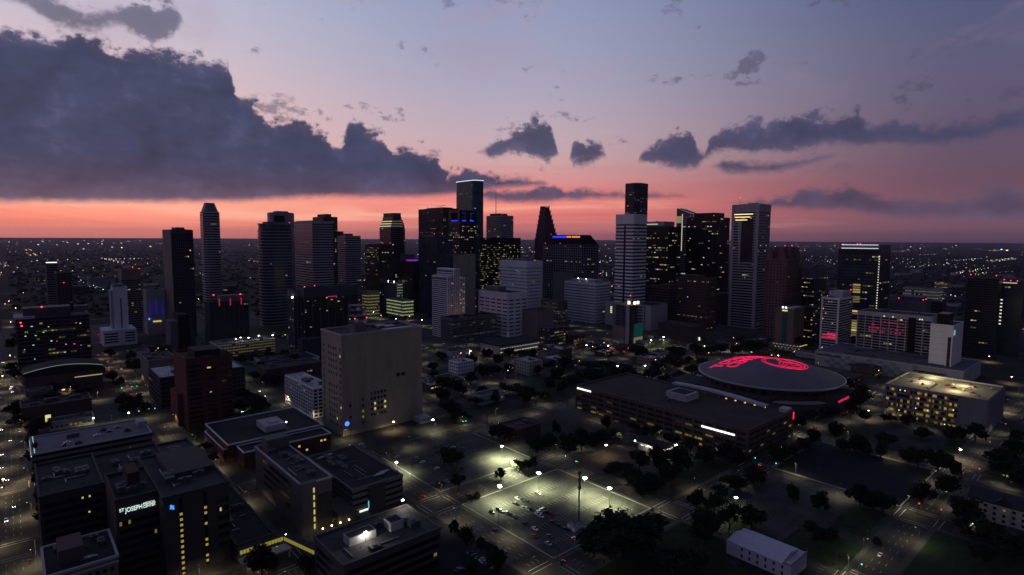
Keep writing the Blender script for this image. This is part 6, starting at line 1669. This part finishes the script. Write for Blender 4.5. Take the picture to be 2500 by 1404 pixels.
for (x, y) in ((-2.5, d * .5), (w * .3, -2.5)):
    l = bpy.data.lights.new('eave_glow', 'POINT'); l.energy = 1100; l.color = (1, .88, .62); l.shadow_soft_size = .4
    lo_ = bpy.data.objects.new('eave_glow', l); C.objects.link(lo_); lo_.parent = r; lo_.location = (x, y, h - 1)
plain('low_dark_mid', 'low_brown_shed', 'low brown flat building among trees across from the lit car park', 'building', wall=BROWN, body=BROWN, band=0, lit=.02, roof=mat('red_tar', (.06, .042, .042), .95, .3, .2), plant=3)
# slim mast standing in the car park, with its equipment cabin
r = thing('cell_mast', 'tall slim antenna mast standing in the lit car park', 'mast', (*MAST, .15))
MB().tube((0, 0, 0), (0, 0, 32), .55, .30, 10).build('pole', METAL, r)
for z in (22, 26.5, 30.5):
    b = MB()
    for i in range(6):
        a = math.pi * i / 3; b.box(.9 * math.cos(a) - .18, .9 * math.cos(a) + .18, .9 * math.sin(a) - .18, .9 * math.sin(a) + .18, z - .9, z + .9); b.tube((0, 0, z), (.9 * math.cos(a), .9 * math.sin(a), z), .08)
    b.build('antenna_array', DGREY, r)
r = thing('equipment_cabin', 'cluster of pale equipment cabins at the foot of the mast', 'cabin', (MAST[0] - 9, MAST[1] - 5, .15))
for (x, y, w_, d_, h_) in ((0, 0, 3, 2.2, 2.6), (4, 1, 3.5, 2.2, 2.4), (1, 4, 2.5, 2.5, 2.8), (8, 0, 2.2, 1.4, 1.8)):
    MB().box(x, x + w_, y, y + d_, 0, h_).build('cabin_wall', WHITE, r); MB().box(x - .1, x + w_ + .1, y - .1, y + d_ + .1, h_, h_ + .15).build('cabin_roof', GREY, r)

# ------------------------------------------------------------------ ordering by where a thing stands, for labels
def across(x, y): return (x * math.sin(HEAD) - y * math.cos(HEAD)) / max(1.0, x * math.cos(HEAD) + y * math.sin(HEAD))
MARKS = [(600, 268, 'the dome'), (450, 283, 'the arena garage'), (250, 235, 'the lit car park'), (245, 340, 'the dim car park'), (240, 455, 'the windowless beige block'), (127, 560, 'the red brick tower'),
         (50, 340, 'the hospital sign'), (130, 250, 'the foreground office'), (130, 345, 'the long slab building'), (150, 465, 'the brick clinic'), (655, 130, 'the open-deck garage'), (455, 135, 'the dark empty lot'),
         (283, 128, 'the white row house'), (436, 40, 'the cream hotel'), (555, 750, 'the glow-roofed block'), (555, 630, 'the flat-roofed hall'), (745, 560, 'the unfinished tower'), (830, 520, 'the brown hall'),
         (240, 850, 'the long parking deck'), (140, 650, 'the white-roofed block'), (40, 520, 'the pale deck garage'), (40, 780, 'the curved-roof hall'), (40, 940, 'the glass office'), (815, 220, 'the chequered podium'),
         (900, 380, 'the slender brown tower'), (370, 250, 'the lot kiosk'), (350, 440, 'the bare lots'), (440, 500, 'the small park'), (620, 1050, 'the green-lit decks'), (640, 760, 'the lower white block'),
         (350, 130, 'the lit concrete lot'), (555, 130, 'the tree-lined lots'), (280, 700, 'the brown sheds'), (420, 640, 'the white cube')]
def mark(x, y): return min(MARKS, key=lambda k: (k[0] - x) ** 2 + (k[1] - y) ** 2)[2]
def ordered(items, phrase, where=None):
    """items: list of (x, y, payload) -> (x, y, payload, label) with an ordinal from the left inside each neighbourhood"""
    by = {}
    for it in items: by.setdefault(where(it) if where else mark(it[0], it[1]), []).append(it)
    out = []
    for k, v in by.items():
        v.sort(key=lambda t: across(t[0], t[1]))
        for i, it in enumerate(v): out.append(it + (phrase(it[2], nth(i) + ' from the left' if len(v) > 1 else 'the only one', k),))
    return out

# ------------------------------------------------------------------ trees
LEAF = [mat('foliage_dark', (.011, .018, .007), .9, .55, .5), mat('foliage_mid', (.016, .026, .009), .9, .5, .5), mat('foliage_dry', (.022, .027, .011), .9, .5, .5)]
BARK = mat('bark', (.055, .042, .032), .95, .3, 2)
def crown_mesh(seed, leafmat, tall=1.0, n=1500):
    """leaf-sized faces gathered in clumps; unit crown: diameter 1, standing on z = 0.28"""
    rg = np.random.default_rng(seed)
    nc = int(rg.integers(11, 18)); cc = rg.normal(size=(nc, 3)); cc /= np.linalg.norm(cc, axis=1)[:, None]; cc *= (rg.uniform(.12, 1, nc) ** .5)[:, None] * np.array([.42, .42, .30 * tall])
    cr = rg.uniform(.07, .19, nc)
    k = rg.integers(0, nc, n); d = rg.normal(size=(n, 3)); d /= np.linalg.norm(d, axis=1)[:, None]
    p = cc[k] + d * (cr[k] * np.where(rg.random(n) < .16, rg.uniform(1.1, 1.7, n), rg.uniform(.5, 1.08, n)))[:, None]; p[:, 2] += .28 + .30 * tall
    a = rg.normal(size=(n, 3)); a /= np.linalg.norm(a, axis=1)[:, None]
    b = np.cross(a, rg.normal(size=(n, 3))); b /= np.linalg.norm(b, axis=1)[:, None]
    s = rg.uniform(.030, .066, n)[:, None]
    v = np.stack([p - a * s, p - b * s * .7, p + a * s, p + b * s * .7], 1).reshape(-1, 3)
    me = bpy.data.meshes.new('crown'); me.from_pydata(v.tolist(), [], np.arange(4 * n).reshape(-1, 4).tolist()); me.materials.append(leafmat); me.update()
    return me
def trunk_mesh(seed, tall=1.0):
    rg = random.Random(seed); b = MB(); b.tube((0, 0, 0), (.01, .0, .34), .032, .022, 7)
    for i in range(6):
        a = i * 1.05 + rg.random(); l = rg.uniform(.16, .30); z = .26 + .05 * i * tall
        b.tube((0, 0, z * .8), (l * math.cos(a), l * math.sin(a), z + .22 * tall), .016, .005, 5)
    return b.mesh('trunk', BARK)
CROWNS = [crown_mesh(i, LEAF[i % 3], (1, .8, 1.25, .9, 1.1, .7)[i]) for i in range(6)]; TRUNKS = [trunk_mesh(i) for i in range(3)]
CYP = crown_mesh(77, LEAF[0], 2.3, 1100); CYT = trunk_mesh(78, 2.0)
kinds = ['broad dark', 'rounded', 'spreading', 'dense', 'loose-leaved', 'full']
rgt = random.Random(9)
for place, lst in TREES.items():
    items = [(x, y, dmt) for x, y, dmt in lst]
    items.sort(key=lambda t: across(t[0], t[1]))
    tall_row = place.startswith('on the left avenue beside')
    for i, (x, y, dmt) in enumerate(items):
        k = rgt.randrange(6)
        x = max(x, 7.5) if tall_row else x
        desc = 'tall dark' if tall_row else kinds[k]
        t = thing('street_tree' if 'avenue' in place or 'street' in place or 'along' in place else 'tree', f'{desc} tree {place}, {nth(i)} from the left', 'tree', (x, y, .15), rgt.uniform(0, 6.28), 'trees ' + place)
        if tall_row: c_, tr, sc = CYP, CYT, (dmt * .9, dmt * .9, dmt * 1.25)
        else: c_, tr, sc = CROWNS[k], TRUNKS[k % 3], (dmt * rgt.uniform(.9, 1.5), dmt * rgt.uniform(.9, 1.5), min(dmt * 1.15, 15) * rgt.uniform(.7, 1.3))
        for nm, me in (('crown', c_), ('trunk', tr)):
            o = link(nm, me, t); o.scale = sc

# ------------------------------------------------------------------ lamps
POLE = mat('lamp_pole', (.14, .14, .14), .6, .2, .5, .5)
HEADM = emit('sodium_head', (1.0, .74, .40), 7.0)
def lamp_light(name, energy, col, soft=.35):
    l = bpy.data.lights.new(name, 'SPOT'); l.energy = energy; l.color = col; l.shadow_soft_size = soft; l.spot_size = rad(158); l.spot_blend = .7
    return l
SL_POLE = MB().tube((0, 0, 0), (0, 0, 8.6), .11, .07, 6).tube((0, 0, 8.5), (1.9, 0, 9.0), .06, .05, 5).mesh('pole', POLE)
SL_HEAD = MB().box(1.5, 2.3, -.18, .18, 8.98, 9.14).mesh('lamp_head', POLE)
SL_LENS = MB().box(1.6, 2.2, -.14, .14, 8.92, 8.97).mesh('lamp_lens', HEADM)
SL_LIGHT = lamp_light('street_light', 3600, (.98, .88, .52)); SL_AVE = lamp_light('avenue_light', 5600, (1.0, .80, .46))
spots = []
for k in range(0, 9):
    x = XK(k)
    for i in range(0, 34):
        y = 60 + i * 33.7
        if y > (1000 if k < 3 else 760): break
        if k == 6 and 187 < y < 389: continue
        s = 1 if i % 2 else -1; spots.append((x + s * 8.3, y, 0 if s < 0 else math.pi))
for m_i in range(-1, 6):
    y = 187 + 101 * m_i
    for i in range(0, 26):
        x = 28 + i * 33.7
        if x > 830: break
        if m_i == 1 and 401 < x < 706: continue
        if min(abs(x - XK(q)) for q in range(10)) < 9: continue
        s = 1 if i % 2 else -1; spots.append((x, y + s * 8.3, math.pi / 2 if s < 0 else -math.pi / 2))
def blocked(x, y): return any(g[0] - 1 < x < g[1] + 1 and g[2] - 1 < y < g[3] + 1 for g in GEO.values()) or (x - 600) ** 2 + (y - 268) ** 2 < 80 ** 2
def inview(x, y):
    a = across(x, y); dd = x * math.cos(HEAD) + y * math.sin(HEAD)
    return abs(a) < .95 and dd > 165
spots = [(x, y, rz) for x, y, rz in spots if not blocked(x, y) and inview(x, y)]
for x, y, rz, lab in ordered(spots, lambda p, o, k: f'grey street lamp by the kerb near {k}, {o}'):
    t = thing('street_lamp', lab, 'street lamp', (x, y, .15), rz, 'street lamps along the kerbs')
    link('pole', SL_POLE, t); link('lamp_lens', SL_LENS, link('lamp_head', SL_HEAD, t))
    o = bpy.data.objects.new('street_light', SL_AVE if x < 112 else SL_LIGHT); C.objects.link(o); o.parent = t; o.location = (1.9, 0, 8.85)
FL_HEAD = {}
for w_ in (0, 1):
    b = MB()
    for i in range(4):
        a = math.pi / 2 * i + .4; b.box(.75 * math.cos(a) - .45, .75 * math.cos(a) + .45, .75 * math.sin(a) - .45, .75 * math.sin(a) + .45, -.35, .15)
    FL_HEAD[w_] = b.mesh('floodlight', (emit('flood_white', (.95, 1.0, .9), 26.0), emit('flood_warm', (1.0, .70, .34), 16.0))[w_])
items = [(x, y, (h_, w_)) for x, y, h_, w_ in LAMPS]
big = {0: 46000, 1: 46000, 2: 46000, 3: 46000, 4: 30000, 5: 60000, 6: 60000}
idx = {id(it): i for i, it in enumerate(items)}
for n_, it in enumerate(items): items[n_] = (it[0], it[1], it[2] + (n_,))
for x, y, (h_, w_, n_), lab in ordered(items, lambda p, o, k: f'{"amber" if p[1] else "bright white"} floodlight on a tall post near {k}, {o}'):
    t = thing('floodlight_post', lab, 'floodlight', (x, y, .15), 0, 'floodlights over lots and streets')
    MB().tube((0, 0, 0), (0, 0, h_ - .1), .15, .09, 6).build('post', POLE, t)
    b = MB().box(-1.0, 1.0, -.06, .06, h_ - .2, h_ - .08).box(-.06, .06, -1.0, 1.0, h_ - .2, h_ - .08); b.build('bracket', POLE, t)
    o = link('floodlight', FL_HEAD[w_], t, None, (0, 0, h_))
    o.scale = (1, 1, 1) if n_ < 4 else (.7, .7, .7) if n_ < 26 else (.5, .5, .5)
    l = lamp_light('flood_beam', big.get(n_, 7000), (1, .72, .38) if w_ else (.93, 1.0, .60), .5); l.spot_size = rad(150); l.spot_blend = .5
    lo_ = bpy.data.objects.new('flood_beam', l); C.objects.link(lo_); lo_.parent = t; lo_.location = (0, 0, h_ - .6)
# traffic signals
SG_POLE = MB().tube((0, 0, 0), (0, 0, 5.8), .12, .09, 6).tube((0, 0, 5.6), (4.5, 0, 5.9), .08, .06, 5).mesh('signal_arm', POLE)
SG_HEAD = MB().box(3.9, 4.3, -.2, .2, 4.9, 6.1).mesh('signal_head', DGREY)
for x, y, c_, lab in ordered([(a, b_, c) for a, b_, c in SIGNALS], lambda p, o, k: f'traffic signal showing {"green" if p == "g" else "red"} near {k}, {o}'):
    t = thing('traffic_signal', lab, 'traffic signal', (x - 4.1, y, .02), 0, 'traffic signals at the crossings')
    link('signal_arm', SG_POLE, t); sh = link('signal_head', SG_HEAD, t)
    MB().ball((4.1, -.25, 5.2 if c_ == 'g' else 5.8), .34, 8, 6).build('signal_lamp', GREEN_L if c_ == 'g' else RED_L, sh)

# ------------------------------------------------------------------ vehicles
TYRE = mat('tyre', (.012, .012, .012), .9, .1, 5); CARGLASS = mat('car_glass', (.008, .010, .013), .08, .1, 1, 0, .6)
PAINTS = {'white': (.75, .75, .75), 'silver': (.42, .43, .44), 'grey': (.10, .10, .11), 'black': (.012, .012, .014), 'red': (.28, .014, .014), 'blue': (.02, .04, .13)}
def loft(b, secs):
    """secs: list of (x, half width, z0, z1): joins box-like sections into one hull"""
    s = len(b.v)
    for x, hw, z0, z1 in secs: b.v += [(x, -hw, z0), (x, hw, z0), (x, hw * .86, z1), (x, -hw * .86, z1)]
    for i in range(len(secs) - 1):
        for j in range(4):
            k = (j + 1) % 4; b.f.append((s + 4 * i + j, s + 4 * i + 4 + j, s + 4 * i + 4 + k, s + 4 * i + k)); b.c.append(None)
    b.f.append((s, s + 1, s + 2, s + 3)); b.f.append(tuple(s + 4 * (len(secs) - 1) + j for j in (3, 2, 1, 0))); b.c += [None, None]
    return b
wheel = MB().tube((0, -.11, 0), (0, .11, 0), .33, .33, 12).mesh('wheel', TYRE)
rim_m = MB().tube((0, -.13, 0), (0, .13, 0), .2, .2, 8).mesh('rim', METAL)
CABIN = loft(MB(), [(-1.55, .80, .86, .90), (-.95, .78, .86, 1.40), (.35, .78, .86, 1.42), (1.05, .80, .86, .92)]).mesh('window', CARGLASS)
LAMP_OFF = mat('lamp_glass', (.30, .28, .26), .2, .1, 1); TL_OFF = mat('tail_glass', (.12, .01, .01), .3, .1, 1); HL_ON = emit('head_lamp', (1.0, .93, .80), 16.0)
cars = {}
def car_proto(colr, mode):
    key = (colr, mode)
    pm = mat('car_paint_' + colr, PAINTS[colr], .28, .08, .6, .2, .5)
    body = loft(MB(), [(-2.25, .78, .34, .74), (-2.05, .90, .24, .86), (-1.2, .92, .22, .90), (1.2, .92, .22, .86), (2.0, .90, .24, .76), (2.25, .76, .34, .62)]).mesh('body', pm)
    roof = loft(MB(), [(-.95, .70, 1.38, 1.44), (-.3, .72, 1.40, 1.49), (.35, .70, 1.40, 1.46)]).mesh('roof', pm)
    hl = MB().box(2.12, 2.27, -.16, .16, .52, .70).mesh('headlight', HL_ON if mode == 'head' else LAMP_OFF)
    tl = MB().box(-2.27, -2.14, -.18, .18, .55, .78).mesh('taillight', TAIL_L if mode == 'tail' else TL_OFF)
    cars[key] = (body, roof, hl, tl)
def car(x, y, rz, colr, label, mode='off', z=.15, group='cars parked in the lots'):
    if (colr, mode) not in cars: car_proto(colr, mode)
    body, roof, hl, tl = cars[(colr, mode)]
    t = thing('car', label, 'car', (x, y, z), rz, group)
    link('body', body, t); link('window', CABIN, t); link('roof', roof, t)
    for sx in (-1.35, 1.38):
        for sy in (-.80, .80): link('rim', rim_m, link('wheel', wheel, t, None, (sx, sy, .33)))
    for sy in (-.6, .6): link('headlight', hl, t, None, (0, sy, 0)); link('taillight', tl, t, None, (0, sy, 0))
    return t
rgc = random.Random(31); cl = ['white', 'silver', 'grey', 'black', 'white', 'silver', 'red', 'blue', 'black', 'grey']
def fleet(lst, where, rzf, mode='off', z=.15, group=None, colors=None):
    its = sorted([(x, y, (colors[i] if colors and i < len(colors) else rgc.choice(cl))) for i, (x, y) in enumerate(lst)], key=lambda t: across(t[0], t[1]))
    for i, (x, y, c_) in enumerate(its): car(x, y, rzf(i), c_, f'{c_} car {where}, {nth(i)} from the left', mode, z, group or 'cars ' + where)
fleet(LOT_CARS, 'parked in the lit car park', lambda i: math.pi / 2 + (math.pi if rgc.random() < .5 else 0) + rgc.uniform(-.05, .05), z=.16,
      colors=['white', 'grey', 'black', 'black', 'silver', 'white', 'black', 'black', 'black', 'silver', 'white', 'grey', 'silver', 'white', 'white', 'white', 'silver', 'red', 'black', 'white', 'red', 'black', 'black', 'black', 'black', 'white', 'red', 'grey', 'silver'])
fleet(DIM_CARS, 'parked in the dim car park', lambda i: (math.pi / 2 if i % 3 else 0) + rgc.uniform(-.06, .06), z=.16)
fleet(STAFF_CARS, 'in the staff car park at the bottom', lambda i: rgc.uniform(-.06, .06), z=.16)
fleet([(x, y) for x, y in TAIL_CARS[:15]], 'with tail lamps lit left of the brick tower', lambda i: math.pi / 2, 'tail', .03)
fleet([(x, y) for x, y in TAIL_CARS[15:]], 'with red tail lamps near the dome', lambda i: 0.0, 'tail', .03)
fleet(HEAD_CARS[:12], 'with headlamps on coming down the left avenue', lambda i: -math.pi / 2, 'head', .03)
fleet(HEAD_CARS[12:], 'with headlamps on beside the brick clinic', lambda i: -math.pi / 2, 'head', .03)
fleet(MOVING, 'crossing near the lit car park', lambda i: -math.pi / 2 if i % 2 else math.pi, 'tail', .03)
gx, gy, gw, gd, gh = garage_roof
fleet([(gx + gw * a, gy + gd * b_) for a, b_ in ((.70, .85), (.78, .80), (.62, .78), (.45, .82), (.40, .70), (.55, .48), (.66, .45), (.48, .40), (.60, .28), (.42, .30), (.72, .24), (.35, .20), (.82, .30), (.25, .14), (.80, .10))], 'on the roof of the open-deck garage', lambda i: math.pi / 2 * (i % 2), z=gh - .48)
wx, wy = GEO['white_roof_left'][0], GEO['white_roof_left'][2]
fleet([(wx + a, wy + b_) for a, b_ in ((38, 18), (46, 22), (52, 30), (20, 14), (24, 30), (18, 8))], 'on the roof of the pale deck garage', lambda i: 0.2 * (i % 2), z=GEO['white_roof_left'][4] + .14)
lx, ly = GEO['long_garage'][0], GEO['long_garage'][2]
for i, f in enumerate((.30, .40, .50, .70, .90)):
    t = thing('deck_lamp', f'white lamp on the roof of the long parking deck, {nth(i)} from the left', 'lamp', (lx + 82 * f, ly + 6 + 8 * (i % 2), GEO['long_garage'][4]), 0, 'lamps on the long parking deck')
    MB().tube((0, 0, 0), (0, 0, 5), .1).build('post', POLE, t); MB().box(-.9, .9, -.5, .5, 5, 5.5).build('lamp_head', WHITE_L, t)
    lo_ = bpy.data.objects.new('deck_beam', bpy.data.lights.get('deck_beam') or lamp_light('deck_beam', 900, (1, .95, .8))); C.objects.link(lo_); lo_.parent = t; lo_.location = (0, 0, 4.8)
kerb = []
for k in range(0, 7):
    for i in range(60):
        y = 70 + i * 13.0; x = XK(k) + (5.9 if i % 2 else -5.9)
        if min(abs(y - 187 - 101 * q) for q in range(-2, 9)) > 14 and inview(x, y) and not blocked(x, y) and rgc.random() < (.16 if k > 1 else .30) and not (k == 6 and 187 < y < 389): kerb.append((x, y, rgc.choice(cl)))
for x, y, c_, lab in ordered(kerb, lambda p, o, k: f'{p} car parked at the kerb near {k}, {o}'): car(x, y, math.pi / 2 if rgc.random() < .5 else -math.pi / 2, c_, lab, 'off', .03, 'cars parked along the kerbs')
drive = []
for m_i in range(-1, 6):
    for i in range(30):
        x = 120 + i * 24.0; y = 187 + 101 * m_i + (1.7 if i % 2 else -1.7)
        if inview(x, y) and not blocked(x, y) and rgc.random() < .10: drive.append((x, y, rgc.choice(cl)))
for x, y, c_, lab in ordered(drive, lambda p, o, k: f'{p} car driving with its lamps on near {k}, {o}'): car(x, y, math.pi if y % 101 > 86 else 0, c_, lab, 'head' if rgc.random() < .4 else 'tail', .03, 'cars driving on the cross streets')
# utility poles along the open lots
UP = MB().tube((0, 0, 0), (0, 0, 11), .16, .11, 6).box(-1.1, 1.1, -.06, .06, 10, 10.2).box(-.8, .8, -.06, .06, 9.1, 9.3).mesh('pole', BARK)
TR = MB().tube((.3, 0, 7.6), (.3, 0, 8.8), .28, .28, 8).mesh('transformer', METAL)
ups = [(x, y, 0) for k in (2, 3, 4) for i in range(9) for x, y in [(XK(k) + 9.6, 100 + 47 * i)] if not blocked(x, y)] + [(300 + 42 * i, 187 + 101 * q + 9.4, 1) for q in (-1, 2) for i in range(6) if not blocked(300 + 42 * i, 187 + 101 * q + 9.4)]
for x, y, c_, lab in ordered(ups, lambda p, o, k: f'wooden utility pole with crossarms near {k}, {o}'):
    t = thing('utility_pole', lab, 'utility pole', (x, y, .15), math.pi / 2 * c_, 'utility poles by the open lots'); link('pole', UP, t); link('transformer', TR, t)
# lit signs on the street at the far side
for x, y, h_, c_, lab in ((822, 500, 8, (.5, 1, .8), 'pale green lit banner near the brown hall'), (832, 486, 8, (.9, 1, .8), 'tall white lit banner near the brown hall')):
    t = thing('lit_banner', lab, 'sign', (x, y, .15)); MB().box(-.1, .1, -.1, .1, 0, h_).build('post', POLE, t); MB().box(-.3, .1, -1.2, 1.2, 2.5, h_ - .5).build('panel', emit('banner_%d' % x, c_, 1.1), t)
t = thing('neon_marquee', 'pink glowing marquee in front of the brown hall', 'sign', (826, 493, .15)); MB().box(-.1, .1, -2, 2, 0, 3).build('post', POLE, t); MB().box(-.4, .3, -3, 3, 3, 6).build('panel', emit('pink_sign', (1, .35, .6), 2.2), t)

# ------------------------------------------------------------------ low buildings that fill the blocks behind the lots
rgm = random.Random(17); low = []
full = [g for g in GEO.values()] + [(520, 680, 188, 348, 30)]
trees_at = [(x, y) for v in TREES.values() for x, y, _ in v]
lowwall = [('brick', BRICK), ('pale', LIGHT), ('grey', GREY), ('tan', TAN), ('brown', BROWN), ('cream', CREAM)]
for (bi, bj) in ((3, 2), (3, 3), (3, 4), (4, 3), (4, 4), (5, 3), (5, 4), (2, 4), (2, 5), (6, 2), (6, 3), (6, 4), (7, 1), (7, 2), (7, 3), (8, 1), (8, 2), (1, 4), (1, 5), (1, 6), (1, 7), (0, 4), (0, 5), (0, 6), (2, 6), (3, 5), (3, 6), (4, 5), (4, 6), (2, 7), (3, 7), (5, 5), (7, 0), (6, -1), (7, -1)):
    for tr in range(7):
        w_, d_ = rgm.uniform(11, 34), rgm.uniform(11, 34)
        x = rgm.uniform(XK(bi) + 13, XK(bi + 1) - 13 - w_); y = rgm.uniform(187 + 101 * bj + 13, 187 + 101 * (bj + 1) - 13 - d_)
        if any(g[0] - 4 < x + w_ and x < g[1] + 4 and g[2] - 4 < y + d_ and y < g[3] + 4 for g in full): continue
        if any(x - 3 < tx < x + w_ + 3 and y - 3 < ty < y + d_ + 3 for tx, ty in trees_at): continue
        h_ = rgm.choice((3.8, 4.5, 5, 6, 7, 9, 12)); full.append((x, x + w_, y, y + d_, h_)); low.append((x, y, (w_, d_, h_, rgm.choice(lowwall), rgm.choice((('white', ROOF_W), ('dark', ROOF_D), ('grey', ROOF), ('grey', ROOF))))))
for x, y, (w_, d_, h_, (cn, cm_), (rn_, rm_)), lab in ordered(low, lambda p, o, k: f'low {p[3][0]} building with a {p[4][0]} roof near {k}, {o}'):
    t = thing('low_building', lab, 'building', (x, y, .15), 0, 'low buildings behind the lots')
    MB().box(0, w_, 0, d_, 0, h_).build('wall', cm_, t); roof_top(t, rect(w_, d_), h_, cm_, rm_, .7, 2, random.Random(int(x * 3)))
    b = MB(); nw = int(w_ / 3.2)
    for i in range(nw):
        s_ = rgm.choice((0, 0, 0, .12, .35))
        panel(t, 'window' if not s_ else 'lit_window', PANE if not s_ else PANE_D, (1 + i * 3.2, 0), (2.9 + i * 3.2, 0), h_ * .35, h_ * .35 + 1.5, (0, -1), .06, .02)
    for i in range(int(d_ / 3.6)): panel(t, 'window', PANE, (0, 2.8 + i * 3.6), (0, 1 + i * 3.6), h_ * .35, h_ * .35 + 1.5, (-1, 0), .06, .02)
    if rgm.random() < .6: panel(t, 'wall_lamp', WARM_L, (w_ * .5, 0), (w_ * .5 + .7, 0), h_ * .75, h_ * .75 + .3, (0, -1), .3, .05)

# ------------------------------------------------------------------ city out to the horizon
rgf = random.Random(77)
far = []
def inband(px_a, d_): return d_ * math.cos(HEAD) + px_a * d_ * math.sin(HEAD), d_ * math.sin(HEAD) - px_a * d_ * math.cos(HEAD)
walls = [('grey', GREY), ('pale', LIGHT), ('dark', DGREY), ('tan', TAN), ('brown', BROWN)]
occ = [g for g in GEO.values()]
for i in range(150):
    a = rgf.uniform(-.92, .92); d_ = rgf.choice((rgf.uniform(1250, 1900), rgf.uniform(1700, 3200)))
    x, y = inband(a, d_)
    if x < 10 or y < 10: continue
    w_, dd_, h_ = rgf.uniform(18, 60), rgf.uniform(18, 60), rgf.choice((6, 8, 10, 12, 16, 22, 30))
    if any(g[0] - w_ - 6 < x < g[1] + 6 and g[2] - dd_ - 6 < y < g[3] + 6 for g in occ): continue
    occ.append((x, x + w_, y, y + dd_, h_)); far.append((x, y, (w_, dd_, h_, rgf.choice(walls))))
def zone(it):
    a = across(it[0], it[1]); d_ = math.hypot(it[0], it[1])
    return ('far ' if d_ > 1900 else '') + ('left of the dark slab tower' if a < -.58 else 'between the slab tower and the teal tower' if a < -.1 else 'between the teal tower and the white tower' if a < .2 else 'behind the framed tower' if a < .5 else 'beyond the glass box tower')
for x, y, (w_, dd_, h_, (cn, cm_)), lab in ordered(far, lambda p, o, k: f'{p[3][0]} {"low" if p[2] < 13 else "mid-height"} building {k}, {o}', zone):
    t = thing('low_building' if h_ < 13 else 'mid_rise', lab, 'building', (x, y, 0), 0, 'buildings beyond downtown')
    skin(t, rect(w_, dd_), 0, h_, GLASS if h_ > 12 else cm_, cm_ if h_ > 12 else None, fl=3.6, band=.5, lit=rgf.choice((0, 0, .05, .12, .5)), cols=WARM + YELL, bright=.35, litbay=5, rng=random.Random(int(x)))
    roof_top(t, rect(w_, dd_), h_, cm_, rgf.choice((ROOF, ROOF_W, ROOF)), 1, 1, random.Random(int(y)))
# street and house lights too far off to count
b = MB()
pal = [(1, .70, .30), (1, .74, .36), (1, .62, .24), (1, .95, .8), (.8, .95, 1), (.75, 1, .8), (1, .9, .6)]
def dot(x, y, z, s, c_, k): b.box(x - s, x + s, y - s, y + s, z, z + s * .9, tuple(v * k for v in c_) + (1,))
for i in range(3600):
    d_ = 1250 * (18000 / 1250) ** (rgf.random() ** .72); a = rgf.uniform(-.95, .95); x, y = inband(a, d_)
    if any(g[0] < x < g[1] and g[2] < y < g[3] for g in occ): continue
    if random.Random(int(x / 700) * 7919 + int(y / 700)).choice((0, 0, .15, .4, 1, 1)) < rgf.random(): continue
    s = rgf.uniform(.3, .7) * (d_ / 1500) ** .75; k = rgf.choice((.25, .35, .5, .8, 1.6, 5.0))
    dot(x, y, 7, s, rgf.choice(pal), k)
for i in range(80):       # lit compounds and stretches of road
    d_ = 1400 * (14000 / 1400) ** rgf.random(); a = rgf.uniform(-.95, .95); x, y = inband(a, d_); n_ = rgf.randint(6, 22); c_ = rgf.choice(pal); alongx = rgf.random() < .5
    for j in range(n_):
        sp = 34 * (d_ / 1800) ** .6
        xx, yy = (x + j * sp, y + rgf.uniform(-8, 8) + (j % 2) * sp * .6) if alongx else (x + rgf.uniform(-8, 8) + (j % 2) * sp * .6, y + j * sp)
        if any(g[0] < xx < g[1] and g[2] < yy < g[3] for g in occ): continue
        dot(xx, yy, 8, rgf.uniform(.5, .95) * (d_ / 1500) ** .75, c_, rgf.choice((.8, 1.6, 4.0)))
for i in range(90):
    x, y = inband(rgf.choice((rgf.gauss(-.75, .12), rgf.gauss(-.1, .3), rgf.gauss(.55, .2))), rgf.uniform(6000, 22000)); dot(x, y, 10, rgf.uniform(5, 11), rgf.choice(pal), rgf.choice((1.0, 2, 4)))
o = b.build('distant_city_lights', LIT); tag(o, 'countless small street and house lights scattered to the horizon', 'city lights'); o['kind'] = 'stuff'
# dark tree cover between the far houses
b = MB(); cov = []
nn = 5200
rn = np.random.default_rng(3)
for i in range(nn):
    d_ = 1150 * (6500 / 1150) ** float(rn.random() ** .8); x, y = inband(float(rn.uniform(-.97, .97)), d_)
    if x < 5 or y < 5 or any(g[0] - 5 < x < g[1] + 5 and g[2] - 5 < y < g[3] + 5 for g in occ): continue
    s = float(rn.uniform(4, 9)) * (d_ / 1500) ** .5; h_ = float(rn.uniform(5, 10)); n6 = 5; a0 = float(rn.uniform(0, 6))
    base = [(x + s * math.cos(a0 + 6.283 * j / n6) * float(rn.uniform(.7, 1.2)), y + s * math.sin(a0 + 6.283 * j / n6) * float(rn.uniform(.7, 1.2))) for j in range(n6)]
    top = [(x + (px - x) * .5, y + (py - y) * .5) for px, py in base]
    b.prism(base, 1.5, h_ * .7); b.prism([(x + (px - x) * .98, y + (py - y) * .98) for px, py in base], h_ * .7, h_, top)
o = b.build('far_tree_cover', LEAF[0]); tag(o, 'dark mass of trees covering the land beyond downtown', 'trees'); o['kind'] = 'stuff'

# ------------------------------------------------------------------ evening haze
hz = MB().box(-26000, 26000, -26000, 26000, -1.0, 420.0).build('haze', None); hz['kind'] = 'stuff'; tag(hz, 'thin purple evening haze over the whole city', 'haze'); hz['kind'] = 'stuff'
hm = bpy.data.materials.new('haze'); hm.use_nodes = True; ht = hm.node_tree; ht.nodes.clear()
pv = ht.nodes.new('ShaderNodeVolumePrincipled'); pv.inputs['Density'].default_value = 2.3e-5; pv.inputs['Color'].default_value = (.62, .60, .86, 1); pv.inputs['Anisotropy'].default_value = 0.2
ho = ht.nodes.new('ShaderNodeOutputMaterial'); ht.links.new(pv.outputs[0], ho.inputs['Volume'])
hz.data.materials.clear(); hz.data.materials.append(hm)
